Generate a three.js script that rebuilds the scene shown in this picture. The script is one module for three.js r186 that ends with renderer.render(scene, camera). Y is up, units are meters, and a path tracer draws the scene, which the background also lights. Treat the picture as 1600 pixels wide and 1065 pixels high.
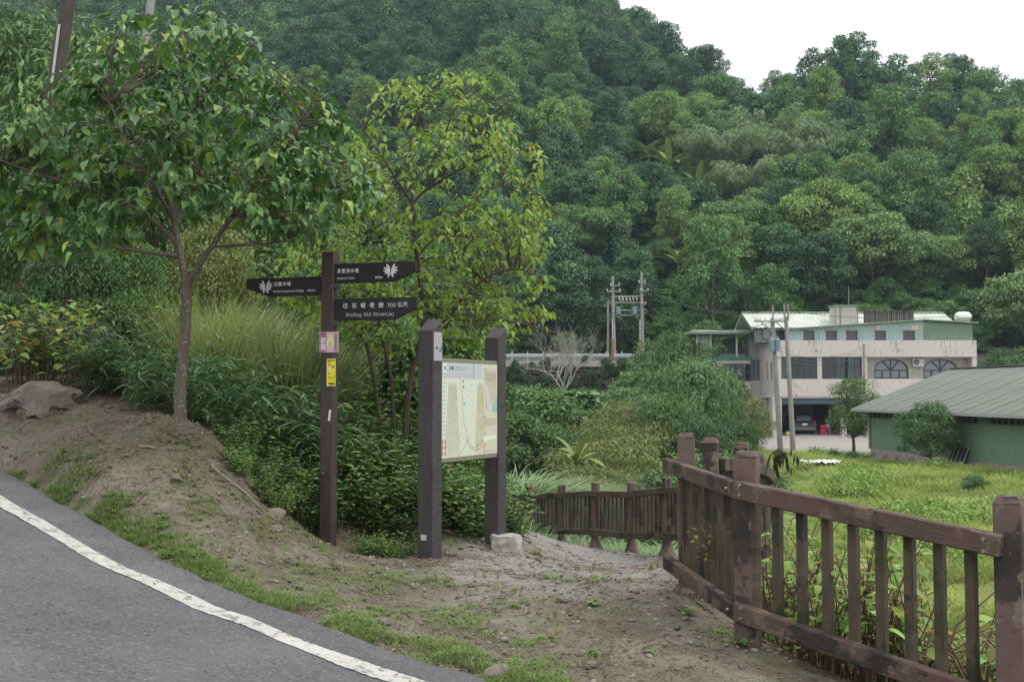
import * as THREE from 'three';
import { mergeGeometries } from 'three/addons/utils/BufferGeometryUtils.js';
import { createNoise2D, createNoise3D } from 'simplex-noise';

// ---------- camera, sky, sun, exposure ----------
const F = 1640, EYE = 1.5, PITCH = Math.atan((612 - 532.5) / F);
const scene = new THREE.Scene();
const camera = new THREE.PerspectiveCamera(2 * Math.atan(532.5 / F) * 180 / Math.PI, 1600 / 1065, 0.1, 3000);
camera.position.set(0, EYE, 0);
camera.rotation.set(PITCH, 0, 0);
const renderer = new THREE.WebGLRenderer({ antialias: true });
renderer.setSize(1024, 681);
renderer.toneMapping = THREE.LinearToneMapping;
renderer.toneMappingExposure = 1.26;
renderer.shadowMap.enabled = true;
{
  const W = 64, H = 32, data = new Float32Array(W * H * 4);
  for (let j = 0; j < H; j++) for (let i = 0; i < W; i++) {
    const up = Math.sin(((j + 0.5) / H - 0.5) * Math.PI), k = 1.04 + 0.34 * Math.max(0, up), o = (j * W + i) * 4;
    data[o] = 0.985 * k; data[o + 1] = 1.0 * k; data[o + 2] = 1.02 * k; data[o + 3] = 1;
  }
  const sky = new THREE.DataTexture(data, W, H, THREE.RGBAFormat, THREE.FloatType);
  sky.mapping = THREE.EquirectangularReflectionMapping; sky.magFilter = THREE.LinearFilter; sky.needsUpdate = true;
  scene.background = sky; scene.environment = sky;
}
const sun = new THREE.DirectionalLight(new THREE.Color(1.0, 0.965, 0.9), 1.5);
sun.position.set(45, 75, -8); sun.target.position.set(0, 0, -20);
sun.castShadow = true; sun.shadow.radius = 26; sun.shadow.mapSize.set(2048, 2048);
Object.assign(sun.shadow.camera, { left: -120, right: 120, top: 120, bottom: -120, near: 1, far: 400 });
scene.add(sun, sun.target); sun.name = 'sun'; sun.target.name = 'sun_target';
scene.fog = new THREE.FogExp2(0xc6e0f4, 0.00026);

// ---------- helpers ----------
const V = (x, y, z) => new THREE.Vector3(x, y, z);
const C = (r, g, b) => new THREE.Color().setRGB(r, g, b);
function RNG(seed) { let s = seed >>> 0; return () => { s = (s + 0x6d2b79f5) | 0; let t = Math.imul(s ^ (s >>> 15), 1 | s); t = (t + Math.imul(t ^ (t >>> 7), 61 | t)) ^ t; return ((t ^ (t >>> 14)) >>> 0) / 4294967296; }; }
const n2 = createNoise2D(RNG(11)), n3 = createNoise3D(RNG(12));
const lerp = (a, b, t) => a + (b - a) * t, clamp = (x, a, b) => Math.min(b, Math.max(a, x));
const sstep = (a, b, x) => { const t = clamp((x - a) / (b - a), 0, 1); return t * t * (3 - 2 * t); };
function interp(pts, x) { if (x <= pts[0][0]) return pts[0][1]; for (let i = 1; i < pts.length; i++) if (x <= pts[i][0]) return lerp(pts[i - 1][1], pts[i][1], (x - pts[i - 1][0]) / (pts[i][0] - pts[i - 1][0])); return pts[pts.length - 1][1]; }
// world ray through a pixel of the photograph (survey of the place), and the point on it at a distance in front
function ray(px, py) { const a = (532.5 - py) / F, c = Math.cos(PITCH), s = Math.sin(PITCH); return V((px - 800) / F, a * c + s, a * s - c); }
function at(px, py, d) { const r = ray(px, py); return r.multiplyScalar(d / -r.z).add(V(0, EYE, 0)); }
const names = {};
function numbered(n) { const k = (names[n] = (names[n] ?? -1) + 1); return k ? n + '_' + String(k).padStart(3, '0') : n; }
function shade(o) { o.castShadow = true; o.receiveShadow = true; return o; }
function tag(o, label, category, group, kind) { o.userData.label = label; if (category) o.userData.category = category; if (group) o.userData.group = group; if (kind) o.userData.kind = kind; return o; }
function thing(name, label, category, pos, turn = 0, group) {
  const o = new THREE.Group(); o.name = numbered(name); if (pos) o.position.copy(pos); o.rotation.y = turn;
  tag(o, label, category, group); scene.add(o); return o;
}
function part(name, geo, mat, parent, label) {
  const m = shade(new THREE.Mesh(geo, mat)); m.name = name; parent.add(m); if (label) m.userData.label = label; return m;
}
function single(name, geo, mat, label, category, group) { const m = shade(new THREE.Mesh(geo, mat)); m.name = numbered(name); scene.add(m); tag(m, label, category, group); return m; }
function structure(name, geo, mat, label) { const m = shade(new THREE.Mesh(geo, mat)); m.name = name; m.userData.kind = 'structure'; m.userData.label = label; scene.add(m); return m; }
function stuff(name, geo, mat, label, category, matrices, colors) {
  const m = shade(matrices ? new THREE.InstancedMesh(geo, mat, matrices.length) : new THREE.Mesh(geo, mat));
  if (matrices) matrices.forEach((x, i) => { m.setMatrixAt(i, x); if (colors) m.setColorAt(i, colors[i]); });
  m.name = numbered(name); tag(m, label, category, undefined, 'stuff'); scene.add(m); return m;
}
function copyOf(root, label, group) { const r = root.clone(); r.name = numbered(root.name.replace(/_\d{3}$/, '')); r.userData = { ...root.userData }; if (label) r.userData.label = label; if (group) r.userData.group = group; scene.add(r); return r; }

class B {                                    // collects triangles
  constructor() { this.p = []; this.n = []; this.c = []; this.u = []; this.i = []; this.hasC = false; }
  get count() { return this.p.length / 3; }
  v(x, y, z, nx, ny, nz, u = 0, w = 0, c) { this.p.push(x, y, z); this.n.push(nx, ny, nz); this.u.push(u, w); if (c) { this.c.push(c.r, c.g, c.b); this.hasC = true; } return this.p.length / 3 - 1; }
  add(geo, m, c) {
    const b = this.count, p = geo.attributes.position, n = geo.attributes.normal, u = geo.attributes.uv, t = V(0, 0, 0), nm = m ? new THREE.Matrix3().getNormalMatrix(m) : null;
    for (let k = 0; k < p.count; k++) {
      t.fromBufferAttribute(p, k); if (m) t.applyMatrix4(m); this.p.push(t.x, t.y, t.z);
      t.fromBufferAttribute(n, k); if (m) t.applyMatrix3(nm).normalize(); this.n.push(t.x, t.y, t.z);
      this.u.push(u ? u.getX(k) : 0, u ? u.getY(k) : 0); if (c) { this.c.push(c.r, c.g, c.b); this.hasC = true; }
    }
    if (geo.index) for (let k = 0; k < geo.index.count; k++) this.i.push(b + geo.index.getX(k)); else for (let k = 0; k < p.count; k++) this.i.push(b + k);
    return this;
  }
  // tapered tube along points
  tube(pts, r0, r1, sides = 6, c) {
    const b = this.count, N = pts.length, t = V(), side = V(), up = V(), ref = V(0.31, 0.2, 0.93).normalize(); let len = 0;
    for (let k = 0; k < N; k++) {
      t.copy(pts[Math.min(k + 1, N - 1)]).sub(pts[Math.max(k - 1, 0)]).normalize();
      side.crossVectors(t, ref).normalize(); up.crossVectors(side, t);
      if (k) len += pts[k].distanceTo(pts[k - 1]);
      const r = typeof r0 === 'function' ? r0(k / (N - 1)) : lerp(r0, r1, k / (N - 1));
      for (let s = 0; s <= sides; s++) { const a = s / sides * Math.PI * 2, x = Math.cos(a), y = Math.sin(a), nx = side.x * x + up.x * y, ny = side.y * x + up.y * y, nz = side.z * x + up.z * y; this.v(pts[k].x + nx * r, pts[k].y + ny * r, pts[k].z + nz * r, nx, ny, nz, s / sides * 0.5, len, c); }
    }
    for (let k = 0; k < N - 1; k++) for (let s = 0; s < sides; s++) { const a = b + k * (sides + 1) + s, d = a + sides + 1; this.i.push(a, d, a + 1, a + 1, d, d + 1); }
    return this;
  }
  rhomb(P, along, nrm, len, wid, c) {          // a four-point leaf
    const s = V().crossVectors(nrm, along).normalize(), b = this.count, h = len * 0.45, w = wid / 2, f = wid * 0.14;
    const q = (x, y, z) => { const X = P.x + along.x * x + s.x * y + nrm.x * z, Y = P.y + along.y * x + s.y * y + nrm.y * z, Z = P.z + along.z * x + s.z * y + nrm.z * z; this.v(X, Y, Z, nrm.x, nrm.y, nrm.z, 0, 0, c); };
    q(0, 0, 0); q(h, w, f); q(len, 0, -f); q(h, -w, f);
    this.i.push(b, b + 3, b + 2, b, b + 2, b + 1); return this;
  }
  build() {
    const g = new THREE.BufferGeometry();
    g.setAttribute('position', new THREE.Float32BufferAttribute(this.p, 3)); g.setAttribute('normal', new THREE.Float32BufferAttribute(this.n, 3)); g.setAttribute('uv', new THREE.Float32BufferAttribute(this.u, 2));
    if (this.hasC) g.setAttribute('color', new THREE.Float32BufferAttribute(this.c, 3));
    g.setIndex(this.i); return g;
  }
}
const MM = (x, y, z, ry = 0, sx = 1, sy = sx, sz = sx, rx = 0, rz = 0) => new THREE.Matrix4().compose(V(x, y, z), new THREE.Quaternion().setFromEuler(new THREE.Euler(rx, ry, rz, 'YXZ')), V(sx, sy, sz));
function basis(P, along, nrm, scale = 1) { const z = along.clone().normalize(), x = V().crossVectors(nrm, z).normalize(), y = V().crossVectors(z, x); return new THREE.Matrix4().makeBasis(x.multiplyScalar(scale), y.multiplyScalar(scale), z.multiplyScalar(scale)).setPosition(P); }
// box with uv in metres and small chamfer
function box(w, h, d, bev = 0.004) {
  const x = w / 2, y = h / 2, z = d / 2, e = Math.min(bev, w / 3, h / 3, d / 3), b = new B();
  const face = (ax, sgn) => {
    const dims = [x, y, z], u = (ax + 1) % 3, v = (ax + 2) % 3, n = [0, 0, 0]; n[ax] = sgn; const q = [];
    for (const [su, sv] of [[-1, -1], [1, -1], [1, 1], [-1, 1]]) { const P = [0, 0, 0]; P[ax] = sgn * dims[ax]; P[u] = su * (dims[u] - e); P[v] = sv * (dims[v] - e); const uv = ax === 0 ? [P[2], P[1]] : ax === 1 ? [P[0], P[2]] : [P[0], P[1]]; q.push(b.v(...P, ...n, ...uv)); }
    sgn > 0 ? b.i.push(q[0], q[1], q[2], q[0], q[2], q[3]) : b.i.push(q[0], q[2], q[1], q[0], q[3], q[2]);
  };
  for (const ax of [0, 1, 2]) for (const s of [-1, 1]) face(ax, s);
  if (e > 0) {
    for (const ax of [0, 1, 2]) for (const su of [-1, 1]) for (const sv of [-1, 1]) {
      const dims = [x, y, z], u = (ax + 1) % 3, v = (ax + 2) % 3, n = [0, 0, 0]; n[u] = su * 0.7071; n[v] = sv * 0.7071; const q = [];
      for (const [a, k] of [[-1, 0], [1, 0], [1, 1], [-1, 1]]) { const P = [0, 0, 0]; P[ax] = a * (dims[ax] - e); P[u] = su * (k ? dims[u] - e : dims[u]); P[v] = sv * (k ? dims[v] : dims[v] - e); q.push(b.v(...P, ...n, P[0] + P[2], P[1])); }
      su * sv < 0 ? b.i.push(q[0], q[1], q[2], q[0], q[2], q[3]) : b.i.push(q[0], q[2], q[1], q[0], q[3], q[2]);
    }
    for (const sx of [-1, 1]) for (const sy of [-1, 1]) for (const sz of [-1, 1]) {
      const n = [sx * .577, sy * .577, sz * .577], a = b.v(sx * x, sy * (y - e), sz * (z - e), ...n), c = b.v(sx * (x - e), sy * y, sz * (z - e), ...n), d2 = b.v(sx * (x - e), sy * (y - e), sz * z, ...n);
      sx * sy * sz > 0 ? b.i.push(a, c, d2) : b.i.push(a, d2, c);
    }
  }
  return b.build();
}
const boxAt = (w, h, d, X, Y, Z, bev) => box(w, h, d, bev).translate(X, Y, Z);
function merged(list) { const b = new B(); for (const g of list) b.add(g); return b.build(); }
function cyl(r0, r1, h, n = 12) { const g = new THREE.CylinderGeometry(r1, r0, h, n); g.translate(0, h / 2, 0); return g; }
function wire(a, b, sag, r = 0.02, n = 14) { const pts = []; for (let k = 0; k <= n; k++) { const t = k / n; pts.push(a.clone().lerp(b, t).add(V(0, -sag * 4 * t * (1 - t), 0))); } return new B().tube(pts, r, r, 5).build(); }

// ---------- textures ----------
function vnoise(per, seed) { const g = RNG(seed), a = new Float32Array(per * per).map(() => g()); return (u, v) => { const x = u * per, y = v * per, xi = Math.floor(x), yi = Math.floor(y), fx = x - xi, fy = y - yi, sx = fx * fx * (3 - 2 * fx), sy = fy * fy * (3 - 2 * fy), X = ((xi % per) + per) % per, Y = ((yi % per) + per) % per, X1 = (X + 1) % per, Y1 = (Y + 1) % per; return lerp(lerp(a[Y * per + X], a[Y * per + X1], sx), lerp(a[Y1 * per + X], a[Y1 * per + X1], sx), sy); }; }
function fbm(per, oct, seed, gain = 0.55) { const ls = []; for (let k = 0; k < oct; k++) ls.push(vnoise(per << k, seed + k)); return (u, v) => { let s = 0, a = 1, t = 0; for (const l of ls) { s += a * l(u, v); t += a; a *= gain; } return s / t; }; }
function tex(size, f, metres, srgb = false) {
  const data = new Uint8Array(size * size * 4);
  for (let j = 0; j < size; j++) for (let i = 0; i < size; i++) { const c = f((i + 0.5) / size, (j + 0.5) / size), o = (j * size + i) * 4; if (typeof c === 'number') data[o] = data[o + 1] = data[o + 2] = clamp(c, 0, 1) * 255; else { data[o] = clamp(c[0], 0, 1) * 255; data[o + 1] = clamp(c[1], 0, 1) * 255; data[o + 2] = clamp(c[2], 0, 1) * 255; } data[o + 3] = 255; }
  const t = new THREE.DataTexture(data, size, size); t.wrapS = t.wrapT = THREE.RepeatWrapping; t.magFilter = THREE.LinearFilter; t.minFilter = THREE.LinearFilter; t.repeat.set(1 / metres, 1 / metres);
  if (srgb) t.colorSpace = THREE.SRGBColorSpace; t.needsUpdate = true; return t;
}
const std = (o) => new THREE.MeshStandardMaterial({ roughness: 0.85, ...o });
const leafMat = (c, o = {}) => new THREE.MeshPhysicalMaterial({ color: c, roughness: 1, transmission: 0.36, thickness: 0, clearcoat: 0.4, clearcoatRoughness: 0.38, side: THREE.DoubleSide, specularIntensity: 0.5, ...o });
// ---------- terrain ----------
const roadY = (x) => 0.1 * (Math.sqrt(x * x + 0.09) - x);          // the road climbs to the left
function onRoad(px, py) { const r = ray(px, py); let lo = 1, hi = 40; for (let k = 0; k < 50; k++) { const m = (lo + hi) / 2, P = r.clone().multiplyScalar(m / -r.z); P.y + EYE > roadY(P.x) ? lo = m : hi = m; } const P = r.multiplyScalar(lo / -r.z); return V(P.x, roadY(P.x), P.z); }
const edgePx = [[0, 732], [50, 756], [85, 783], [130, 805], [165, 822], [205, 847], [250, 874], [300, 895], [350, 916], [400, 938], [450, 952], [500, 975], [550, 990], [590, 1007], [640, 1025], [700, 1043], [760, 1062]];
const edgePts = [[-60, 60], [-20, 20.5], [-10, 12.9], [-6.5, 10.2], ...edgePx.map(([a, b]) => { const P = onRoad(a, b); return [P.x, -P.z]; }), [0.8, 4.75], [2.2, 4.1], [5, 2.6], [20, -6]];
const edgeD = (x) => interp(edgePts, x);
const CP = [
  ...edgePx.filter((_, k) => k % 2 === 0).map(([a, b]) => { const P = onRoad(a, b); return [P.x, -P.z, P.y - 0.015]; }), [-7, 10.6, 1.38], [-10, 12.9, 1.98], [-20, 20.5, 3.8], [0.8, 4.75, -0.02], [2.2, 4.1, -0.12],
  [-2.83, 9, 1.26], [-4.7, 10.5, 1.4], [-5.6, 11, 1.52], [-3.04, 8.3, 1.02], [-2.55, 8.9, 1.12], [-1.94, 8.6, 0.52], [-2.3, 7.6, 0.62], [-1.8, 7.4, 0.4], [-1.67, 9.5, 0.1], [-0.7, 9, 0.085], [-0.16, 10, 0.06],
  [-0.5, 7, 0.07], [0.54, 8.8, -0.04], [0.3, 6.5, 0.03], [1.22, 7.4, 0.08], [1.37, 6.16, 0.03], [2.38, 5.05, -0.18], [1.2, 5.3, 0.0],
  [-2.3, 11, 1.0], [-1.5, 11.5, 0.6], [-0.8, 11.5, 0.25], [-0.35, 11.2, 0.05], [-3.5, 12, 1.5], [-0.5, 13.5, 0.1], [-6, 14, 1.9], [-10, 20, 2.7], [-3, 18, 1.3], [-1.6, 16, 0.4], [-1.2, 20, -0.6],
  [0.5, 12, -0.52], [1.3, 12, -0.52], [0.95, 10.3, -0.28], [0.15, 11, -0.2], [0.9, 13.6, -0.74], [1.7, 10.2, -0.27], [1, 15, -0.86], [1.9, 15.3, -0.88], [2.7, 15.0, -0.95], [0.37, 20, -1.38], [1.45, 17.6, -1.15], [-0.3, 19.5, -1.2],
  [2.2, 7.4, -0.55], [2.35, 6.3, -0.38], [3.3, 5.2, -0.5], [3, 9, -1.1], [4.5, 7, -1.6], [2.0, 9.2, -0.12], [2.4, 10.6, -0.32], [2.9, 12.3, -0.6], [3.3, 10.8, -1.2], [4, 12, -2.1], [3.4, 14.5, -1.7], [6, 10, -2.4], [7, 5, -2.2], [10, 12, -2.5], [8, 18, -2.5], [5, 22, -2.5], [10, 30, -2.4], [20, 30, -2.4], [15, 45, -2.4], [30, 40, -2.4],
  [20, 60, -2.35], [12, 60, -2.4], [15, 70, -2.2], [22, 72, -2.1], [18, 82, -1.95], [27, 82, -1.92], [36, 82, -1.92], [35, 70, -2], [2.2, 24, -2.2], [0.3, 27, -1.8], [-4, 26, -0.6], [5, 35, -4], [0, 40, -4.3], [-8, 45, -1], [8, 55, -3.8], [3, 70, -3.4], [10, 75, -2.2],
  [0, 95, -0.6], [15, 98, -0.4], [-10, 90, 1], [-20, 60, 3], [-20, 100, 4], [30, 100, -0.5], [45, 100, 1], [60, 60, -2], [-30, 40, 5.5], [-40, 80, 8], [0, 0, -0.05], [-6, 2, 1.1], [8, 0, -1.0], [20, 10, -2.5], [60, 20, -2.5],
];
const tps = (() => {
  const N = CP.length, U = (r2) => r2 < 1e-9 ? 0 : r2 * Math.log(r2), M = [], R = [];
  for (let i = 0; i < N + 3; i++) M.push(new Float64Array(N + 3));
  for (let i = 0; i < N; i++) { for (let j = 0; j < N; j++) M[i][j] = U((CP[i][0] - CP[j][0]) ** 2 + (CP[i][1] - CP[j][1]) ** 2); M[i][i] += 0.02; M[i][N] = M[N][i] = 1; M[i][N + 1] = M[N + 1][i] = CP[i][0]; M[i][N + 2] = M[N + 2][i] = CP[i][1]; R.push(CP[i][2]); }
  R.push(0, 0, 0);
  const n = N + 3;
  for (let k = 0; k < n; k++) { let b = k; for (let i = k + 1; i < n; i++) if (Math.abs(M[i][k]) > Math.abs(M[b][k])) b = i; [M[k], M[b]] = [M[b], M[k]]; [R[k], R[b]] = [R[b], R[k]]; for (let i = k + 1; i < n; i++) { const f = M[i][k] / M[k][k]; if (f) { for (let j = k; j < n; j++) M[i][j] -= f * M[k][j]; R[i] -= f * R[k]; } } }
  for (let k = n - 1; k >= 0; k--) { for (let j = k + 1; j < n; j++) R[k] -= M[k][j] * R[j]; R[k] /= M[k][k]; }
  return (x, d) => { let s = R[N] + R[N + 1] * x + R[N + 2] * d; for (let i = 0; i < N; i++) s += R[i] * U((x - CP[i][0]) ** 2 + (d - CP[i][1]) ** 2); return s; };
})();
// the forested hill beyond the far road
const crestD = [[-600, 520], [500, 520], [800, 430], [950, 300], [1050, 235], [1180, 205], [1300, 200], [1450, 200], [2200, 215]];
const crestPy = [[-600, -80], [500, -60], [880, -40], [930, 24], [980, 90], [1060, 146], [1130, 190], [1180, 222], [1260, 205], [1340, 172], [1420, 200], [1500, 200], [1600, 218], [2200, 240]];
function hillY(x, d) {
  const p = 800 + F * x / Math.max(d, 110), Dc = interp(crestD, p), H = EYE + Dc * (612 - interp(crestPy, p)) / F;
  const t = (d - 110) / (Dc - 110), bumps = 2.2 * n2(x * 0.03, d * 0.03) + 1.0 * n2(x * 0.09 + 7, d * 0.09);
  return (t <= 1 ? 4.6 + (H - 4.6) * Math.pow(Math.max(t, 0), 0.96) : H - (d - Dc) * 0.35) + bumps * clamp(t * 6, 0, 1);
}
const FARROAD = 4.5;
function ground(x, d) {                                             // height of the land at x, d metres in front
  if (d > 111) return hillY(x, d);
  if (d > 103.2) return FARROAD - 0.01 + (d > 110 ? (d - 110) * 0.15 : 0);
  let y = clamp(tps(clamp(x, -60, 70), Math.max(d, -4)), -5, 14);
  const e = d - edgeD(x);
  if (x < 22 && e < 0.5 && d > -30) { const k = sstep(0.5, 0.0, e); y = lerp(y, roadY(x) - 0.05, e < 0 ? 1 : k * k); }
  if (d > 98 && x < 14) y = lerp(y, Math.min(y, 0.5), sstep(98, 102, d));
  return y;
}
function relief(x, d) {                                             // small lumps in the earth close by
  const near = 1 - sstep(14, 24, d); if (near <= 0 || d - edgeD(x) < 0) return 0;
  const k = near * sstep(0.02, 0.5, d - edgeD(x));
  return k * (0.016 * n2(x * 1.3, d * 1.3) + 0.012 * n2(x * 4.1, d * 4.1) + 0.009 * n2(x * 11, d * 11));
}
const G = (x, d) => ground(x, d) + relief(x, d);
// colours of what the ground is made of
const cDirt = C(0.115, 0.094, 0.068), cDry = C(0.186, 0.163, 0.127), cGravel = C(0.25, 0.24, 0.222), cSoil = C(0.09, 0.068, 0.047), cGreen = C(0.07, 0.10, 0.03), cField = C(0.13, 0.18, 0.045), cConc = C(0.34, 0.32, 0.3), cForest = C(0.03, 0.045, 0.018), cFarRoad = C(0.12, 0.12, 0.12);
const pathX = (d) => d < 8 ? 0.35 : interp([[8, 0.35], [10, 0.8], [13, 1.1], [16, 1.05], [20, 0.2]], d);
function groundColor(x, d) {
  const a = n2(x * 0.9, d * 0.9), b = n2(x * 3.3 + 9, d * 3.3), c = cDirt.clone().lerp(cDry, clamp(0.5 + 0.5 * a + 0.35 * b, 0, 1));
  if (d > 103.2 && d < 110) return cFarRoad.clone();
  if (d >= 110) return cForest.clone();
  const dist = Math.abs(x - pathX(d)), path = (1 - sstep(0.7, 1.3, dist + 0.3 * b)) * sstep(6.5, 9, d + 0.6 * a) * (1 - sstep(21, 23, d));
  c.lerp(cGravel, path);
  const soil = sstep(10.2, 11.6, d + (x > -1.2 ? -0.4 : 0.3)) * (1 - sstep(0.2, 1.0, x + 0.9)); c.lerp(cSoil, 0.75 * soil * (1 - path));
  const green = sstep(0.1, 0.55, n2(x * 0.7 + 31, d * 0.7) * 0.6 + 0.35 * n2(x * 2.6, d * 2.6 + 5)) * (d < 14 ? 0.4 : 1) * (1 - path); c.lerp(cGreen, green * 0.8);
  if (d > 14 && x > -3) c.lerp(cGreen, (1 - path) * sstep(14, 18, d));
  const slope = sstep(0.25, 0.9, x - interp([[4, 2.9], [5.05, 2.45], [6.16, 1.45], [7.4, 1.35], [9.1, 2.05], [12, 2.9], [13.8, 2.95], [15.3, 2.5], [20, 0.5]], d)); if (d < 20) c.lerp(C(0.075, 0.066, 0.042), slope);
  if (x > 3 && d > 11) c.lerp(cField, sstep(11, 16, d) * (1 - sstep(66, 70, d)) * sstep(3, 6, x));
  const apron = sstep(63.5, 65, d + 0.8 * n2(x * 0.3, d * 0.3)) * sstep(15.5, 17, x + 0.5 * n2(x, d)) * (1 - sstep(90, 92, d)) * (1 - sstep(46, 50, x)); c.lerp(cConc, apron);
  return c;
}
function lines(fine0, fine1, step, far, grow, back) { const a = []; for (let v = fine0; v <= fine1; v += step) a.push(v); let s = step, v = fine1; while (v < far) { s *= grow; v += s; a.push(v); } s = step; v = fine0; while (v > back) { s *= grow; v -= s; a.unshift(v); } return a; }
const grainA = fbm(16, 5, 101, 0.7), grainB = fbm(6, 5, 140, 0.6), speck = vnoise(256, 77), speck2 = vnoise(128, 78);
function litterCanvas(colour) {                                     // straw, twigs, crumbs and grit lying on the earth; tiles every 3 m
  const S = 2048, cv = document.createElement('canvas'); cv.width = cv.height = S; const c = cv.getContext('2d'), r = RNG(4242); c.fillStyle = colour ? '#9a9a9a' : '#707070'; c.fillRect(0, 0, S, S);
  const wrap = (x, y, m, f) => { for (const a of [0, S, -S]) for (const b of [0, S, -S]) if (x + a > -m && x + a < S + m && y + b > -m && y + b < S + m) f(x + a, y + b); };
  for (let k = 0; k < 900; k++) { const x = r() * S, y = r() * S, q = 20 + 90 * r(), v = r() < 0.5 ? 70 + r() * 50 : 165 + r() * 50, al = 0.1 + 0.16 * r(), w = 0.5 + r(), an = r() * 3; wrap(x, y, 150, (X, Y) => { c.fillStyle = `rgba(${v},${v * 0.985},${v * 0.96},${colour ? al : al * 0.6})`; c.beginPath(); c.ellipse(X, Y, q, q * w * 0.6, an, 0, 7); c.fill(); }); }
  for (let k = 0; k < 15000; k++) { const x = r() * S, y = r() * S, q = 2 + 7 * r() * r(), v = r() < 0.45 ? 60 + r() * 50 : 170 + r() * 75; wrap(x, y, 10, (X, Y) => { c.fillStyle = colour ? `rgba(${v},${v * 0.985},${v * 0.95},0.75)` : `rgba(${v},${v},${v},0.7)`; c.beginPath(); c.ellipse(X, Y, q, q * (0.5 + 0.5 * r()), r() * 3, 0, 7); c.fill(); }); }
  for (let k = 0; k < 9000; k++) { const x = r() * S, y = r() * S, l = 10 + 55 * r() * r(), an = r() * 6.28, bend = (r() - 0.5) * 14, t = r(), v = t < 0.55 ? 190 + r() * 65 : 50 + r() * 50, wd = 2 + 3.4 * r(), cr = t < 0.55 ? `rgba(${v},${v * 0.95},${v * 0.85},0.85)` : `rgba(${v},${v * 0.86},${v * 0.76},0.85)`; wrap(x, y, 70, (X, Y) => { c.strokeStyle = colour ? cr : `rgba(${150 + 90 * (t < 0.55)},0,0,0.8)`; if (!colour) c.strokeStyle = 'rgba(215,215,215,0.8)'; c.lineWidth = wd; c.beginPath(); c.moveTo(X, Y); c.quadraticCurveTo(X + Math.cos(an) * l * 0.5 - Math.sin(an) * bend, Y + Math.sin(an) * l * 0.5 + Math.cos(an) * bend, X + Math.cos(an) * l, Y + Math.sin(an) * l); c.stroke(); }); }
  const t = new THREE.CanvasTexture(cv); t.wrapS = t.wrapT = THREE.RepeatWrapping; t.magFilter = t.minFilter = THREE.LinearFilter; t.repeat.set(1 / 3, 1 / 3); return t;
}
const groundTex = litterCanvas(true), groundBumpL = litterCanvas(false);
{
  const xs = lines(-6, 4.2, 0.06, 900, 1.075, -900), ds = lines(4.2, 13, 0.06, 1400, 1.06, -60), b = new B();
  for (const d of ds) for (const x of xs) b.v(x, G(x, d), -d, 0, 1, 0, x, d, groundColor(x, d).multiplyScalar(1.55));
  const nx = xs.length;
  for (let j = 0; j < ds.length - 1; j++) for (let i = 0; i < nx - 1; i++) { const a = j * nx + i, c = a + nx; b.i.push(a, a + 1, c + 1, a, c + 1, c); }
  const g = b.build(); g.computeVertexNormals();
  structure('ground', g, std({ vertexColors: true, map: groundTex, bumpMap: groundBumpL, bumpScale: 0.02, roughness: 0.95 }), 'earth bank, trail and grassy valley floor running back to the hill');
}
// asphalt road with its white edge line
const asA = fbm(8, 5, 300, 0.6), asS = vnoise(512, 301), asS2 = vnoise(256, 302), asL = fbm(3, 4, 310), asS3 = vnoise(160, 303);
const asphaltTex = tex(1024, (u, v) => { const k = 0.66 + 0.25 * (asA(u, v) - 0.5) + 0.4 * (asL(u, v) - 0.5) + (asS3(u, v) > 0.8 ? 0.3 : asS3(u, v) < 0.2 ? -0.24 : 0) + (asS2(u, v) > 0.85 ? 0.2 : asS2(u, v) < 0.15 ? -0.16 : 0); return [k, k * 0.99, k * 1.0]; }, 2.1);
const asphaltBump = tex(1024, (u, v) => 0.45 * asS(u, v) + 0.4 * asS2(u, v) + 0.2 * asA(u, v), 2.1);
{
  const b = new B(), xs = []; for (let x = -40; x < -7; x += 0.7) xs.push(x); for (let x = -7; x < 3; x += 0.05) xs.push(x); for (let x = 3; x < 22; x += 0.5) xs.push(x);
  const S = [0, 0.012, 0.1, 0.4, 1, 2, 3.5, 5, 8];
  for (const x of xs) { const e = edgeD(x) + 0.03 * n2(x * 3, 1) + 0.014 * n2(x * 11, 4); for (const s of S) { const k = (s - 0) * 1.3, d = e - k; b.v(x, roadY(x) - (s === 0 ? 0.045 : 0) + 0.004 * n2(x * 1.2, d * 1.2), -d, 0, 1, 0, x, d); } }
  for (let i = 0; i < xs.length - 1; i++) for (let j = 0; j < S.length - 1; j++) { const a = i * S.length + j, c = a + S.length; b.i.push(a, a + 1, c + 1, a, c + 1, c); }
  const g = b.build(); g.computeVertexNormals();
  structure('road', g, std({ color: C(0.148, 0.147, 0.153), map: asphaltTex, bumpMap: asphaltBump, bumpScale: 0.006, roughness: 0.9 }), 'grey asphalt road climbing to the left');
}
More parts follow.
